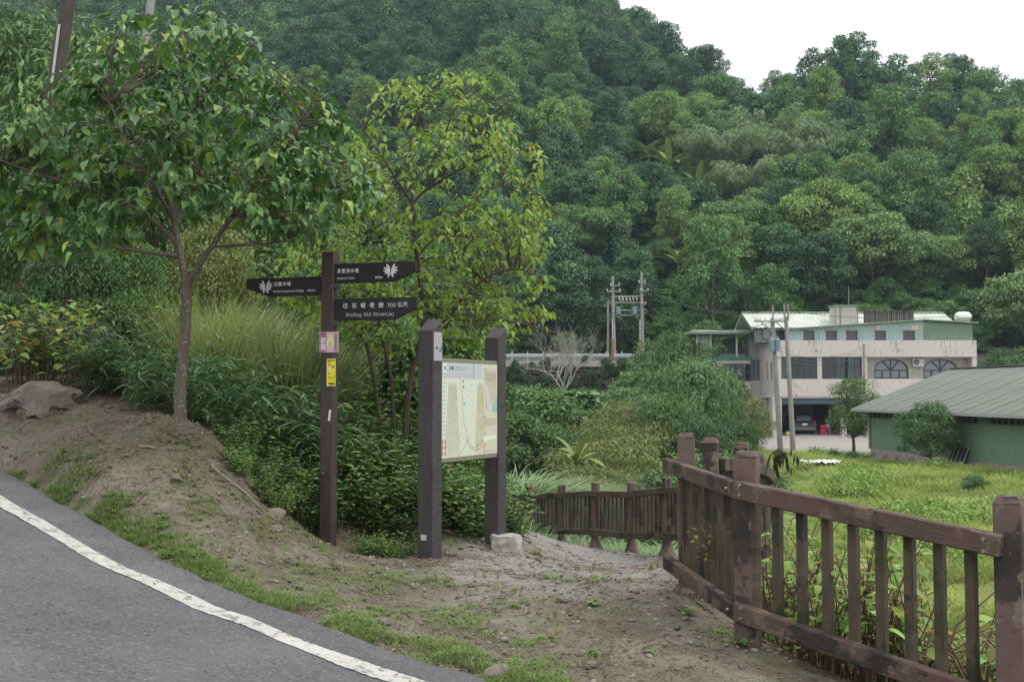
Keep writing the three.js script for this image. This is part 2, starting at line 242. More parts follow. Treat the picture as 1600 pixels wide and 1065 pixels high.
{
  const up = [[-60, 742], [0, 775], [50, 803], [100, 832], [150, 862], [200, 888], [250, 908], [300, 931], [350, 953], [380, 961], [433, 984], [485, 1005], [538, 1023], [590, 1040], [640, 1056], [700, 1075], [760, 1092]];
  const dn = [[-60, 758], [0, 793], [50, 821], [100, 850], [150, 880], [200, 902], [250, 925], [300, 950], [350, 968], [380, 978], [430, 999], [485, 1021], [538, 1043], [590, 1060], [640, 1076], [700, 1095], [760, 1112]];
  const cu = new THREE.CatmullRomCurve3(up.map(([a, c]) => onRoad(a, c))), cd = new THREE.CatmullRomCurve3(dn.map(([a, c]) => onRoad(a, c))), b = new B(), N = 500;
  for (let k = 0; k <= N; k++) {
    const A = cu.getPoint(k / N), D = cd.getPoint(k / N), e1 = 0.035 * n2(k * 0.07, 2) + 0.03 * n2(k * 0.6, 3), e2 = 0.035 * n2(k * 0.08, 8) + 0.03 * n2(k * 0.7, 9);
    for (let j = 0; j <= 4; j++) { const P = A.clone().lerp(D, lerp(e1, 1 + e2, j / 4)); b.v(P.x, roadY(P.x) + 0.004 * n2(P.x * 1.2, -P.z * 1.2) + 0.004, P.z, 0, 1, 0, P.x, -P.z); }
  }
  for (let k = 0; k < N; k++) for (let j = 0; j < 4; j++) { const a = k * 5 + j, c = a + 5; b.i.push(a, a + 1, c + 1, a, c + 1, c); }
  const g = b.build(); g.computeVertexNormals(); const p = g.attributes.normal; if (p.getY(10) < 0) { for (let k = 0; k < p.count; k++) p.setXYZ(k, -p.getX(k), -p.getY(k), -p.getZ(k)); g.index.array.reverse(); }
  const wear = fbm(24, 4, 330, 0.7), wt = tex(1024, (u, v) => { const w = wear(u, v), k = (w < 0.36 ? 0.5 : w < 0.42 ? 0.78 : 0.95 + 0.25 * (asA(u, v) - 0.5)) - (asS3(u, v) > 0.8 ? 0.25 : 0) - (asS2(u, v) > 0.8 ? 0.15 : 0); return [k, k * 0.985, k * 0.94]; }, 1.1);
  structure('road_edge_line', g, std({ color: C(0.48, 0.472, 0.45), map: wt, bumpMap: asphaltBump, bumpScale: 0.004, roughness: 0.8 }), 'worn white edge line painted along the asphalt road');
}
// ---------- trees ----------
const barkTex = (() => { const a = fbm(8, 5, 400, 0.65), b = vnoise(64, 410); return tex(512, (u, v) => { const k = 0.65 + 0.6 * (a(u, v * 0.25) - 0.5) + (b(u, v) > 0.88 ? 0.35 : 0); return [k, k * 0.97, k * 0.92]; }, 0.5); })();
const barkMat = std({ color: C(0.17, 0.13, 0.1), map: barkTex, bumpMap: barkTex, bumpScale: 0.006, roughness: 0.95 });
const paleBark = std({ color: C(0.3, 0.27, 0.23), map: barkTex, roughness: 0.95 });
const rv = (r) => V(r() * 2 - 1, r() * 2 - 1, r() * 2 - 1).normalize();
// A crown of leaf sprays: lumps of foliage around limb ends. lumps: [x, y, z, radius, squash]
function crown(r, lumps, n, len, wid, o = {}) {
  const b = new B(), cum = []; let T = 0; for (const l of lumps) { T += l[3] * l[3]; cum.push(T); }
  const tint = lumps.map(() => 0.72 + 0.56 * r()), warm = lumps.map(() => r());
  const low = o.low ?? -0.35, droop = o.droop ?? 0.45;
  for (let k = 0; k < n; k++) {
    const q = r() * T; let li = 0; while (cum[li] < q) li++;
    const L = lumps[li]; let D; do D = rv(r); while (D.y < low && r() < 0.85);
    const R = L[3] * (0.55 + 0.5 * Math.pow(r(), 0.6)) * (1 + 0.34 * n3(D.x * 2.2 + li * 3, D.y * 2.2, D.z * 2.2));
    const P = V(L[0] + D.x * R, L[1] + D.y * R * (L[4] ?? 0.8), L[2] + D.z * R);
    const along = D.clone().multiplyScalar(0.8).add(rv(r).multiplyScalar(0.8)).add(V(0, -droop, 0)).normalize();
    let nn = D.clone().multiplyScalar(0.6).add(V(0, 0.75, 0)).add(rv(r).multiplyScalar(0.55)); nn.sub(along.clone().multiplyScalar(nn.dot(along))).normalize();
    const s = 0.65 + 0.7 * r(), t = tint[li] * (0.72 + 0.56 * r()), w = clamp(warm[li] * 0.6 + r() * 0.5 - 0.25, 0, 1) * (o.warm ?? 0.22);
    b.rhomb(P, along, nn, len * s, wid * s, C(t * (1 + 0.55 * w), t * (1 + 0.22 * w), t * (1 - 0.25 * w)));
  }
  return b.build();
}
function trunkGeo(r, h, rad, lumps, o = {}) {
  const b = new B(), lean = V((r() - 0.5) * 0.12 * h, 0, (r() - 0.5) * 0.12 * h), top = o.top ?? 0.72, pts = [];
  for (let k = 0; k <= 6; k++) { const t = k / 6; pts.push(V(lean.x * t * t + 0.03 * h * n2(t * 2, rad * 40), h * top * t, lean.z * t * t)); }
  b.tube(pts, (t) => rad * (1 - 0.55 * t) * (t < 0.08 ? 1.35 : 1), 0, 7);
  for (const L of lumps) { const t = clamp(L[1] / (h * top) - 0.28 - 0.1 * r(), 0.3, 0.97), i = Math.min(5, Math.floor(t * 6)), S = pts[i].clone().lerp(pts[i + 1], t * 6 - i), E = V(L[0], L[1], L[2]), M = S.clone().lerp(E, 0.5).add(V(0, -0.04 * h * r(), 0)); b.tube([S, M, E], rad * 0.42 * (1 - 0.5 * t), rad * 0.1, 5); }
  return b.build();
}
function lumpsRound(r, n, w, y0, y1, rad) { const a = []; for (let k = 0; k < n; k++) { const t = (k + 0.5) / n, ang = k * 2.4 + r() * 0.8, y = lerp(y0, y1, t), rr = w * Math.sqrt(Math.max(0.04, 1 - Math.pow((t - 0.38) / 0.64, 2))) * Math.sqrt(r() * 0.8 + 0.2); a.push([Math.cos(ang) * rr, y, Math.sin(ang) * rr, rad * (0.55 + 0.85 * r()), 0.55 + 0.3 * r()]); } return a; }
const cropMat = (c, o) => leafMat(c, { vertexColors: true, clearcoat: 0.35, clearcoatRoughness: 0.38, transmission: 0.22, ...o });
const mForest = [C(0.13, 0.25, 0.078), C(0.09, 0.195, 0.074), C(0.2, 0.31, 0.085), C(0.07, 0.145, 0.06)].map((c) => cropMat(c));
const kinds = [];                                                    // { trunk, crown, h, label }
{
  const mk = (seed, h, rad, lumpsOf, n, len, wid, label, o = {}) => { const r = RNG(seed), L = lumpsOf(r); kinds.push({ trunk: trunkGeo(r, h, rad, L, o), crown: crown(r, L, n, len, wid, o), h, label }); };
  mk(1, 10, 0.2, (r) => lumpsRound(r, 38, 4.0, 3.2, 9.4, 1.12), 13000, 0.32, 0.19, 'broad round-crowned tree');
  mk(2, 12, 0.22, (r) => lumpsRound(r, 40, 3.5, 3.8, 11.6, 1.08), 14000, 0.3, 0.17, 'tall full-crowned tree');
  mk(3, 9, 0.2, (r) => lumpsRound(r, 34, 4.6, 3.6, 8.2, 1.2).map((l) => [l[0], l[1], l[2], l[3] * 1.05, 0.42]), 13000, 0.32, 0.17, 'spreading layered tree', { warm: 0.5 });
  mk(4, 8, 0.16, (r) => lumpsRound(r, 30, 2.9, 1.8, 7.6, 0.98), 10000, 0.28, 0.17, 'compact bushy tree');
  mk(5, 13, 0.2, (r) => lumpsRound(r, 17, 3.0, 6.2, 12.6, 0.95), 7000, 0.3, 0.16, 'slender open-crowned tree', { top: 0.9, low: -0.6 });
  mk(6, 9, 0.2, (r) => { const a = []; for (let k = 0; k < 9; k++) { const an = r() * 6.28, q = r() * 2.6, H = 4 + 5 * (1 - q / 3.2) * (0.7 + 0.4 * r()); for (let y = H; y > 0.8; y -= 1.15) a.push([Math.cos(an) * q + (r() - 0.5) * 0.5, y, Math.sin(an) * q + (r() - 0.5) * 0.5, 0.85 + 0.4 * r(), 0.9]); } return a; }, 13000, 0.27, 0.2, 'vine-draped tree', { droop: 0.9, warm: 0.3 });
}
// feathery bamboo clump
{
  const r = RNG(50), st = new B(), lf = new B();
  for (let k = 0; k < 46; k++) {
    const a = r() * 6.28, q = r() * 0.9, H = 7 + 4.5 * r(), out = 1.6 + 3.2 * r(), pts = [];
    for (let s = 0; s <= 10; s++) { const t = s / 10; pts.push(V(Math.cos(a) * (q + out * t * t * t), H * (t - 0.3 * t ** 4), Math.sin(a) * (q + out * t * t * t))); }
    st.tube(pts, 0.05, 0.012, 5);
    for (let m = 0; m < 190; m++) { const t = 0.4 + 0.6 * Math.pow(r(), 0.7), i = Math.min(9, Math.floor(t * 10)), P = pts[i].clone().lerp(pts[i + 1], t * 10 - i).add(rv(r).multiplyScalar(0.62 * (1.15 - t * 0.5))); const al = V(Math.cos(a), -0.9, Math.sin(a)).add(rv(r).multiplyScalar(0.7)).normalize(), nn = rv(r).add(V(0, 1, 0)); nn.sub(al.clone().multiplyScalar(nn.dot(al))).normalize(); const v = 0.8 + 0.4 * r(); lf.rhomb(P, al, nn, 0.5 + 0.3 * r(), 0.1, C(v, v, v)); }
  }
  kinds.bamboo = { trunk: st.build(), crown: lf.build(), h: 9 };
}
// banana plant: big arching paddle leaves
function paddle(len, wid, curl, rows = 8, cut = 0) {
  const b = new B(); for (let k = 0; k <= rows; k++) { const t = k / rows, w = wid / 2 * Math.pow(Math.sin(Math.PI * Math.min(1, 0.06 + t * 0.94)), 0.7) * (k === rows ? 0.1 : 1), z = len * (t - 0.12 * curl * t * t), y = -curl * len * t * t * 0.55; for (const s of [-1, 0, 1]) b.v(s * w, y + Math.abs(s) * w * 0.25, z, 0, 1, 0, s * 0.5 + 0.5, t); }
  for (let k = 0; k < rows; k++) for (let s = 0; s < 2; s++) { const a = k * 3 + s, c = a + 3; b.i.push(a, c, c + 1, a, c + 1, a + 1); } const g = b.build(); g.computeVertexNormals(); return g;
}
{
  const r = RNG(60), st = new B(), lf = new B(), ct = V(0, 2.0, 0); st.tube([V(0, 0, 0), V(0.03, 1, 0), V(0.05, 2.2, 0.02)], 0.16, 0.08, 8);
  for (let k = 0; k < 11; k++) { const a = k * 2.4, e = 0.35 + 0.9 * (k / 11), al = V(Math.cos(a) * Math.cos(e), Math.sin(e), Math.sin(a) * Math.cos(e)), P = ct.clone().add(al.clone().multiplyScalar(0.25)); st.tube([ct, P], 0.04, 0.03, 5); const nn = V(0, 1, 0).sub(al.clone().multiplyScalar(al.y)).normalize(); lf.add(paddle(1.8 + 0.7 * r(), 0.5, 0.6 + 0.5 * r()), basis(P, al, nn), C(0.9 + 0.3 * r(), 0.95 + 0.2 * r(), 0.8)); }
  kinds.banana = { trunk: st.build(), crown: lf.build(), h: 3.6 };
}
const mBamboo = cropMat(C(0.19, 0.27, 0.11)), mBanana = cropMat(C(0.16, 0.23, 0.075), { clearcoat: 0.3 });
function plantTree(name, kind, mat, x, d, s, turn, label, category, group, bark = barkMat, y) {
  const t = thing(name, label, category, V(x, (y ?? G(x, d)) - 0.12 * s, -d), turn, group); t.scale.set(s, s, s);
  part('trunk', kind.trunk, bark, t); part('crown', kind.crown, mat, t); return t;
}
// hillside forest
const forestR = RNG(900), forestSpots = [];
const onHill = (px, py) => { const r0 = ray(px, py); for (let d = 111; d < 500; d += 0.5) { const P = r0.clone().multiplyScalar(d / -r0.z); if (P.y + EYE < ground(P.x, d)) return [P.x, d]; } return [0, 120]; };
const bambooPx = [[1120, 300, 1.0], [1185, 285, 1.15], [1235, 300, 1.05], [1160, 330, 0.9], [1270, 310, 0.9]], bananaPx = [[1042, 300, 1.5], [1085, 325, 1.4], [1030, 270, 1.3], [1055, 445, 1.3], [1100, 340, 1.2], [1010, 258, 1.2]], goldPx = [[1345, 440, 1.25], [1180, 380, 1.0], [1590, 530, 1.15], [1450, 460, 0.9]];
const keepClear = [...bambooPx.map((q) => [...q, 4]), ...bananaPx.map((q) => [...q, 2.6]), ...goldPx.map((q) => [...q, 4])].map(([px, py, s, w]) => [...onHill(px, py), w]);
{
  const r = forestR, far = [[], [], []], near = [];
  for (let d = 112.5; d < 240; d += lerp(4.6, 6.6, (d - 112) / 120)) {
    const sp = lerp(6.0, 7.6, clamp((d - 112) / 100, 0, 1));
    for (let x = -0.53 * d; x < 0.54 * d; x += sp * (0.75 + 0.5 * r())) {
      const X = x + (r() - 0.5) * 2, D = d + (r() - 0.5) * 3.6, p = 800 + F * X / D, Dc = interp(crestD, p);
      if (D > Dc + 3 || keepClear.some(([x0, d0, w]) => D < d0 + 1 && D > d0 - 17 && Math.abs(X - x0 * D / d0) < w)) continue;
      if (p > 452 && D < 212 && (p > 860 || D < 200)) near.push([X, D, p, D > Dc - 12]); else far[Math.floor(r() * 3)].push([X, D]);
    }
  }
  for (let d = 240; d < 530; d += 8.5) for (let x = -0.53 * d; x < 0.2 * d; x += 9.5 * (0.75 + 0.5 * r())) { const X = x + (r() - 0.5) * 3, D = d + (r() - 0.5) * 6, p = 800 + F * X / D; if (D < interp(crestD, p) + 3) far[Math.floor(r() * 3)].push([X, D]); }
  console.log('hill trees', near.length, far.map((f) => f.length).join());
  const zone = (p, D, edge) => edge ? 'standing on the skyline of the hill' : D > 165 ? 'high on the forested hillside' : p > 1150 ? 'on the forested slope behind the pale building' : p > 850 ? 'on the forested slope above the road guardrail' : 'on the forested slope behind the map board';
  for (const [X, D, p, edge] of near) {
    const vine = p < 900 && D < 170;
    let ki = edge ? [4, 1, 0, 4][Math.floor(r() * 4)] : vine ? [5, 5, 3, 0][Math.floor(r() * 4)] : [0, 1, 2, 3, 0, 2, 1, 5, 4][Math.floor(r() * 9)];
    const k = kinds[ki], s = edge ? 0.75 + 0.45 * r() : 0.62 + 0.7 * r() * r() + 0.2 * r(), mi = Math.floor(r() * 4);
    const tone = ['green', 'deep green', 'light green', 'dark green'][mi], where = zone(p, D, edge);
    const t = plantTree(['round_tree', 'tall_tree', 'spreading_tree', 'bushy_tree', 'slender_tree', 'vine_draped_tree'][ki], k, mForest[mi], X, D, s, r() * 6.28, `${tone} ${k.label} ${where}`, 'tree', `${tone} ${k.label}s ${where}`, r() < 0.3 ? paleBark : barkMat); t.scale.set(s * (0.8 + 0.45 * r()), s * (0.82 + 0.4 * r()), s * (0.8 + 0.45 * r())); t.rotation.z = 0.12 * (r() - 0.5);
    forestSpots.push([X, D]);
  }
  far.forEach((list, i) => { const k = kinds[[0, 1, 5][i]]; stuff('far_wood', k.crown, mForest[[1, 3, 0][i]], ['distant hazy wood of round crowns on the high hillside', 'distant hazy wood of tall crowns on the high hillside', 'distant hazy wood of vine-draped crowns on the high hillside'][i], 'wood', list.map(([X, D]) => { const s = 0.9 + 0.5 * r() + (D > 240 ? 0.25 : 0); return MM(X, G(X, D) - 0.8 * s, -D, r() * 6.28, s, s * (0.9 + 0.3 * r()), s); })); });
  // undergrowth between the trunks
  const und = []; for (let d = 111; d < 215; d += 3.2) for (let x = -0.5 * d; x < 0.54 * d; x += 3.6) { const X = x + r() * 3, D = d + r() * 2.5, p = 800 + F * X / D; if (D < interp(crestD, p) + 2 && p > 430) { const s = 0.3 + 0.22 * r(); und.push(MM(X, G(X, D) - 2.4 * s, -D, r() * 6.28, s * 1.5, s * 1.15, s * 1.5)); } }
  stuff('undergrowth', kinds[3].crown, mForest[0], 'dense green undergrowth between the trees of the hillside', 'undergrowth', und);
}
// things that stand out on the hill
{
  const r = RNG(71);
  bambooPx.forEach(([px, py, s], i) => { const [x, d] = onHill(px, py); plantTree('bamboo_clump', kinds.bamboo, mBamboo, x, d - 4, s * 1.45, r() * 6, ['pale feathery bamboo at the edge of the grove high on the hill', 'tall pale feathery bamboo in the middle of the hillside grove', 'pale arching bamboo clump on the hillside beside the tallest one', 'small pale bamboo below the hillside grove', 'pale bamboo at the building side of the hillside grove'][i], 'bamboo', 'pale bamboo grove on the hill', mBamboo); });
  bananaPx.forEach(([px, py, s], i) => { const [x, d] = onHill(px, py); plantTree('banana_plant', kinds.banana, mBanana, x, d - 3, s * 1.5, r() * 6, 'large-leaved banana plant among the trees halfway up the hill', 'banana plant', 'banana plants on the hill', mBanana); });
  const gold = cropMat(C(0.16, 0.26, 0.09));
  [[1345, 440, 1.25, 'broad yellow-green flowering tree on the slope above the building roof'], [1180, 380, 1.0, 'rounded yellow-green tree on the slope above the terrace wing'], [1590, 530, 1.15, 'bright green tree beside the building near its water tank'], [1450, 460, 0.9, 'small yellow-green tree on the slope above the water tank']].forEach(([px, py, s, lb]) => { const [x, d] = onHill(px, py); plantTree('flowering_tree', kinds[2], gold, x, d - 4, s, r() * 6, lb, 'tree'); });
  // the tall loose trees that break the skyline
  [[1112, 110, 1.25, 4], [1345, 150, 1.35, 4], [1320, 150, 1.1, 1], [1500, 160, 1.15, 4], [1035, 95, 1.1, 1], [1380, 160, 1.05, 0], [985, 40, 1.1, 1]].forEach(([px, py, s, ki], i) => { const p = px, Dc = interp(crestD, p) - 3, x = (p - 800) / F * Dc; plantTree('skyline_tree', kinds[ki], mForest[3], x, Dc, s, r() * 6, ['thin loose tree standing alone where the skyline dips', 'tallest open-crowned tree on the skyline above the building', 'dark full tree leaning on the tallest skyline tree', 'open-crowned tree on the skyline above the water tank', 'dark full tree where the skyline starts to fall', 'round dark tree on the skyline beside the tallest one', 'dark tree at the top edge of the photo where the sky begins'][i], 'tree'); });
}
// ---------- the far road: retaining wall, guardrail, poles ----------
const stain = fbm(5, 6, 500, 0.6), stainF = fbm(20, 4, 510, 0.6), streak = vnoise(48, 520);
const concTex = tex(1024, (u, v) => { const k = 0.85 + 0.35 * (stain(u, v) - 0.5) + 0.25 * (stainF(u, v) - 0.5); return [k, k * 0.99, k * 0.97]; }, 4);
const concMat = std({ color: C(0.42, 0.40, 0.37), map: concTex, roughness: 0.9 });
const galv = std({ color: C(0.45, 0.48, 0.49), metalness: 0.35, roughness: 0.5 });
const poleMat = std({ color: C(0.34, 0.33, 0.31), map: concTex, roughness: 0.9 });
const darkMetal = std({ color: C(0.06, 0.062, 0.065), roughness: 0.6 });
{
  const w = thing('retaining_wall', 'mossy dark stone retaining wall under the far road guardrail', 'wall', V(0, 0, -103));
  part('coping', boxAt(92, 0.55, 0.5, 1, FARROAD - 0.28, 0.06, 0.02), concMat, w, 'pale concrete coping along the top of the wall');
  const r = RNG(31), stones = [0, 1, 2, 3].map((k) => { const g = new THREE.DodecahedronGeometry(0.5, 1), p = g.attributes.position; for (let i = 0; i < p.count; i++) { const v = V().fromBufferAttribute(p, i), s = 1 + 0.25 * n3(v.x * 3 + k * 5, v.y * 3, v.z * 3); p.setXYZ(i, v.x * s, v.y * s, v.z * s); } g.computeVertexNormals(); return g; });
  const sm = [C(0.1, 0.095, 0.08), C(0.14, 0.13, 0.11), C(0.08, 0.085, 0.06)].map((c) => std({ color: c, roughness: 1 }));
  const b = new B(); for (let k = 0; k < 1500; k++) { const x = -22 + 36 * r(), y = -0.2 + 4.3 * r(); b.add(stones[k % 4], MM(x, y, 0.05, r() * 6, 0.5 + 0.4 * r(), 0.35 + 0.3 * r(), 0.3, 0, r() * 0.5)); }
  part('masonry', b.build(), sm[0], w).userData.kind = 'stuff';
  part('wall_core', boxAt(92, 8.4, 0.6, 1, 0.0, -0.35, 0.02), std({ color: C(0.09, 0.085, 0.07), map: concTex, roughness: 1 }), w);
}
{
  const g = thing('guardrail', 'galvanised steel guardrail along the far road', 'guardrail', V(0, FARROAD, -103.35));
  const b = new B(), prof = [[0, 0], [0.04, 0.05], [0.04, 0.09], [0, 0.13], [0, 0.18], [0.04, 0.22], [0.04, 0.26], [0, 0.31]];
  for (const [xa, xb] of [[-32, 9.55], [10.1, 12.55], [13.2, 15.2]]) {
    const o = new B(); for (let k = 0; k < prof.length - 1; k++) { const [z0, y0] = prof[k], [z1, y1] = prof[k + 1], ny = -(z1 - z0), nz = y1 - y0, l = Math.hypot(ny, nz), q = [o.v(xa, 0.42 + y0, z0, 0, ny / l, nz / l), o.v(xb, 0.42 + y0, z0, 0, ny / l, nz / l), o.v(xb, 0.42 + y1, z1, 0, ny / l, nz / l), o.v(xa, 0.42 + y1, z1, 0, ny / l, nz / l)]; o.i.push(q[0], q[1], q[2], q[0], q[2], q[3]); }
    part('rail_beam', o.build(), galv, g);
  }
  for (let x = -31; x < 15.3; x += 1.55) { const p = part('rail_post', boxAt(0.11, 0.92, 0.11, x, 0.46, -0.07, 0.01), galv, g); part('post_cap', new THREE.ConeGeometry(0.075, 0.08, 4).rotateY(Math.PI / 4).translate(x, 0.965, -0.07), galv, p); }
}
function pole(name, label, P, top, r0, r1, mat = poleMat, group) { const t = thing(name, label, 'utility pole', P, 0, group); const e = top.clone().sub(P); part('shaft', new B().tube([V(0, -0.3, 0), e.clone().multiplyScalar(0.5), e], r0, r1, 14).build(), mat, t); part('shaft_cap', new THREE.SphereGeometry(r1 * 1.02, 10, 6, 0, 6.3, 0, 1.57).scale(1, 0.4, 1).translate(e.x, e.y - 0.01, e.z), mat, t); return t; }
const insul = std({ color: C(0.7, 0.7, 0.68), roughness: 0.3 }), transfMat = std({ color: C(0.17, 0.25, 0.28), roughness: 0.5 }), stripeTex = (() => { const t = tex(256, (u, v) => ((u + v) * 2) % 1 < 0.5 ? [0.5, 0.27, 0.08] : [0.03, 0.03, 0.03], 0.5); return t; })();
const stripeMat = std({ map: stripeTex, roughness: 0.7 }), pvc = std({ color: C(0.42, 0.43, 0.43), roughness: 0.5 });
function insulator(parent, x, y, z) { const b = new B(); b.add(cyl(0.03, 0.03, 0.16, 8), MM(x, y, z)); for (const k of [0.05, 0.1, 0.15]) b.add(cyl(0.075, 0.05, 0.035, 10), MM(x, y + k, z)); part('insulator', b.build(), insul, parent); }
{
  const d = 104.2, X = (px) => (px - 800) / F * d, Y = (py) => EYE + (612 - py) * d / F;
  const A = pole('utility_pole', 'left pole of the paired far poles carrying two transformers', V(X(960), FARROAD, -d), V(X(958), Y(431), -d), 0.2, 0.13);
  const Bp = pole('utility_pole', 'taller right pole of the paired far poles', V(X(1004), FARROAD, -d), V(X(1003.5), Y(426), -d), 0.2, 0.13);
  pole('utility_pole', 'thin vine-topped pole standing left of the paired far poles', V(X(951), FARROAD, -d - 0.3), V(X(951), Y(470), -d - 0.3), 0.13, 0.1);
  const L = (o, px) => X(px) - o.position.x, LY = (py) => Y(py) - FARROAD;
  for (const [py, a, b2] of [[446, 954, 969], [455, 948, 970]]) { part('crossarm', boxAt(X(b2) - X(a), 0.12, 0.1, (L(A, a) + L(A, b2)) / 2, LY(py), 0.18), poleMat, A); insulator(A, L(A, a + 1), LY(py) + 0.06, 0.18); insulator(A, L(A, b2 - 1), LY(py) + 0.06, 0.18); }
  for (const [py, a, b2] of [[441.5, 998, 1009.5], [454, 1001, 1014], [475, 1002, 1010]]) { part('crossarm', boxAt(X(b2) - X(a), 0.12, 0.1, (L(Bp, a) + L(Bp, b2)) / 2, LY(py), 0.18), poleMat, Bp); insulator(Bp, L(Bp, a + 1), LY(py) + 0.06, 0.18); insulator(Bp, L(Bp, b2 - 1), LY(py) + 0.06, 0.18); }
  for (const py of [462, 472, 484, 492]) part('crossbeam', boxAt(X(1003) - X(959), 0.13, 0.1, (L(A, 959) + L(A, 1003)) / 2, LY(py), -0.2), poleMat, A);
  for (let k = 0; k < 6; k++) { const x = L(A, 970 + k * 5.4), g = part('cutout_switch', cyl(0.05, 0.05, 0.42, 6).rotateZ(0.35).translate(x, LY(462) - 0.45, -0.12), insul, A); }
  for (const px of [966.5, 992]) { const x = L(A, px), t = part('transformer', cyl(0.24, 0.24, 0.62, 16).translate(x, LY(490), 0.12), transfMat, A); part('lid', cyl(0.26, 0.1, 0.08, 16).translate(x, LY(490) + 0.62, 0.12), transfMat, t); part('bracket', boxAt(0.5, 0.06, 0.3, x, LY(490) - 0.035, 0.1), poleMat, t); }
  for (const [o, px] of [[A, 957], [Bp, 1000]]) { part('cable_pipe', cyl(0.07, 0.07, LY(499), 8).translate(L(o, px), 0, 0.24), pvc, o); part('hazard_sleeve', cyl(0.155, 0.145, LY(530), 14).translate(L(o, px), 0.02, 0.24), stripeMat, o, 'orange and black striped sleeve'); }
  const pts = [[1004, 446, 104], [1004, 470, 104], [1004, 480, 104]];
  const ends = [at(1225, 482, 70), at(1225, 497, 70), at(1225, 497, 69.6)];
  ['upper', 'middle', 'lower'].forEach((w, i) => single('power_line', wire(at(...pts[i]), ends[i], 1.2 + 0.5 * i, 0.022), darkMetal, `${w} power line from the far paired poles to the poles by the building`, 'cable'));
  single('power_line', wire(at(820, 452, 104), at(956, 447, 104), 0.6, 0.02), darkMetal, 'power line running left from the far paired poles', 'cable');
}
// poles by the building yard
{
  const d = 66, X = (px) => (px - 800) / F * d, Y = (py) => EYE + (612 - py) * d / F;
  const by = G(X(1218), d);
  const A = pole('utility_pole', 'concrete pole with twin blue transformers in front of the building', V(X(1218.5), by, -d), V(X(1208), Y(497), -d), 0.17, 0.12);
  const Bp = pole('utility_pole', 'taller concrete pole right of the one with transformers', V(X(1237), by, -d + 0.2), V(X(1228), Y(495), -d + 0.2), 0.17, 0.12);
  part('top_rod', boxAt(0.09, 0.95, 0.09, X(1209) - A.position.x, Y(488) - by, 0), poleMat, A);
  for (const px of [1225.2, 1231]) part('top_rod', boxAt(0.09, 1.0, 0.09, X(px) - Bp.position.x, Y(488) - by, 0.1), poleMat, Bp);
  part('crossarm', boxAt(X(1226) - X(1178), 0.1, 0.1, X(1202) - A.position.x, Y(502) - by, 0.2), poleMat, A);
  for (const px of [1180, 1184, 1188, 1196, 1213, 1219]) insulator(A, X(px) - A.position.x, Y(502) - by + 0.05, 0.2);
  part('brace', new B().tube([V(X(1190) - A.position.x, Y(504) - by, 0.2), V(X(1206) - A.position.x, Y(518) - by, 0.2)], 0.04, 0.04, 5).build(), poleMat, A);
  part('brace', new B().tube([V(X(1212) - A.position.x, Y(503) - by, 0.2), V(X(1226) - A.position.x, Y(515) - by, 0.2)], 0.04, 0.04, 5).build(), poleMat, A);
  for (const px of [1204.5, 1213.5]) { const x = X(px) - A.position.x, t = part('transformer', cyl(0.19, 0.19, 0.72, 16).translate(x, Y(549) - by, 0.35), transfMat, A); part('lid', cyl(0.2, 0.08, 0.07, 16).translate(x, Y(549) - by + 0.72, 0.35), transfMat, t); part('bushing', cyl(0.03, 0.02, 0.16, 6).translate(x, Y(549) - by + 0.78, 0.35), insul, t); }
  const Cp = pole('utility_pole', 'short thin pole against the building front between window bays', V(at(1351, 640, 80).x, G(at(1351, 640, 80).x, 80), -80), at(1350.5, 537, 80), 0.12, 0.1);
  for (const [py, k] of [[545, 0], [550, 1], [556, 2]]) single('service_wire', wire(at(1231, py + 8, 66), at(1350, py - 4, 79.8), 0.5, 0.014), darkMetal, ['upper', 'middle', 'lower'][k] + ' service wire crossing the building front to the short pole', 'cable');
  single('power_line', wire(at(1228, 485, 65.8), at(1640, 470, 70), 0.8, 0.018), darkMetal, 'power line crossing right above the building roofs', 'cable');
  single('power_line', wire(at(1000, 455, 104), at(1640, 545, 95), 1.5, 0.02), darkMetal, 'long power line passing behind the pale building', 'cable');
}
// ---------- corrugated sheet ----------
function corrugated(w, h, pitch, amp, topAt = null, sharp = false) {      // in x-y, facing +z; topAt(x) gives a sloping top
  const b = new B(), n = Math.max(2, Math.round(w / pitch) * 4), P = [];
  for (let k = 0; k <= n; k++) { const x = w * k / n, ph = k % 4, z = sharp ? (ph === 0 || ph === 1 ? amp : 0) : amp * 0.5 * (1 + Math.cos(k * Math.PI / 2)); P.push([x, z]); }
  for (let k = 0; k < n; k++) { const [x0, z0] = P[k], [x1, z1] = P[k + 1], dx = x1 - x0, dz = z1 - z0, l = Math.hypot(dx, dz), nx = -dz / l, nz = dx / l, t0 = topAt ? topAt(x0) : h, t1 = topAt ? topAt(x1) : h, q = [b.v(x0, 0, z0, nx, 0, nz, x0, 0), b.v(x1, 0, z1, nx, 0, nz, x1, 0), b.v(x1, t1, z1, nx, 0, nz, x1, t1), b.v(x0, t0, z0, nx, 0, nz, x0, t0)]; b.i.push(q[0], q[1], q[2], q[0], q[2], q[3]); }
  return b.build();
}
// sheet laid on the plane origin + x*ux + y*uy
function laid(g, O, ux, uy) { const z = V().crossVectors(ux, uy).normalize(); return g.clone().applyMatrix4(new THREE.Matrix4().makeBasis(ux.clone().normalize(), uy.clone().normalize(), z).setPosition(O)); }
const glassMat = new THREE.MeshPhysicalMaterial({ color: C(0.16, 0.18, 0.2), roughness: 0.08, metalness: 0, specularIntensity: 1, clearcoat: 1, clearcoatRoughness: 0.05 });
const frameMat = std({ color: C(0.05, 0.065, 0.07), roughness: 0.5 }), curtainMat = std({ color: C(0.6, 0.64, 0.65), roughness: 0.95 });
const paneMat = new THREE.MeshPhysicalMaterial({ color: C(0.55, 0.6, 0.62), roughness: 0.04, transmission: 1, thickness: 0, ior: 1.5 });
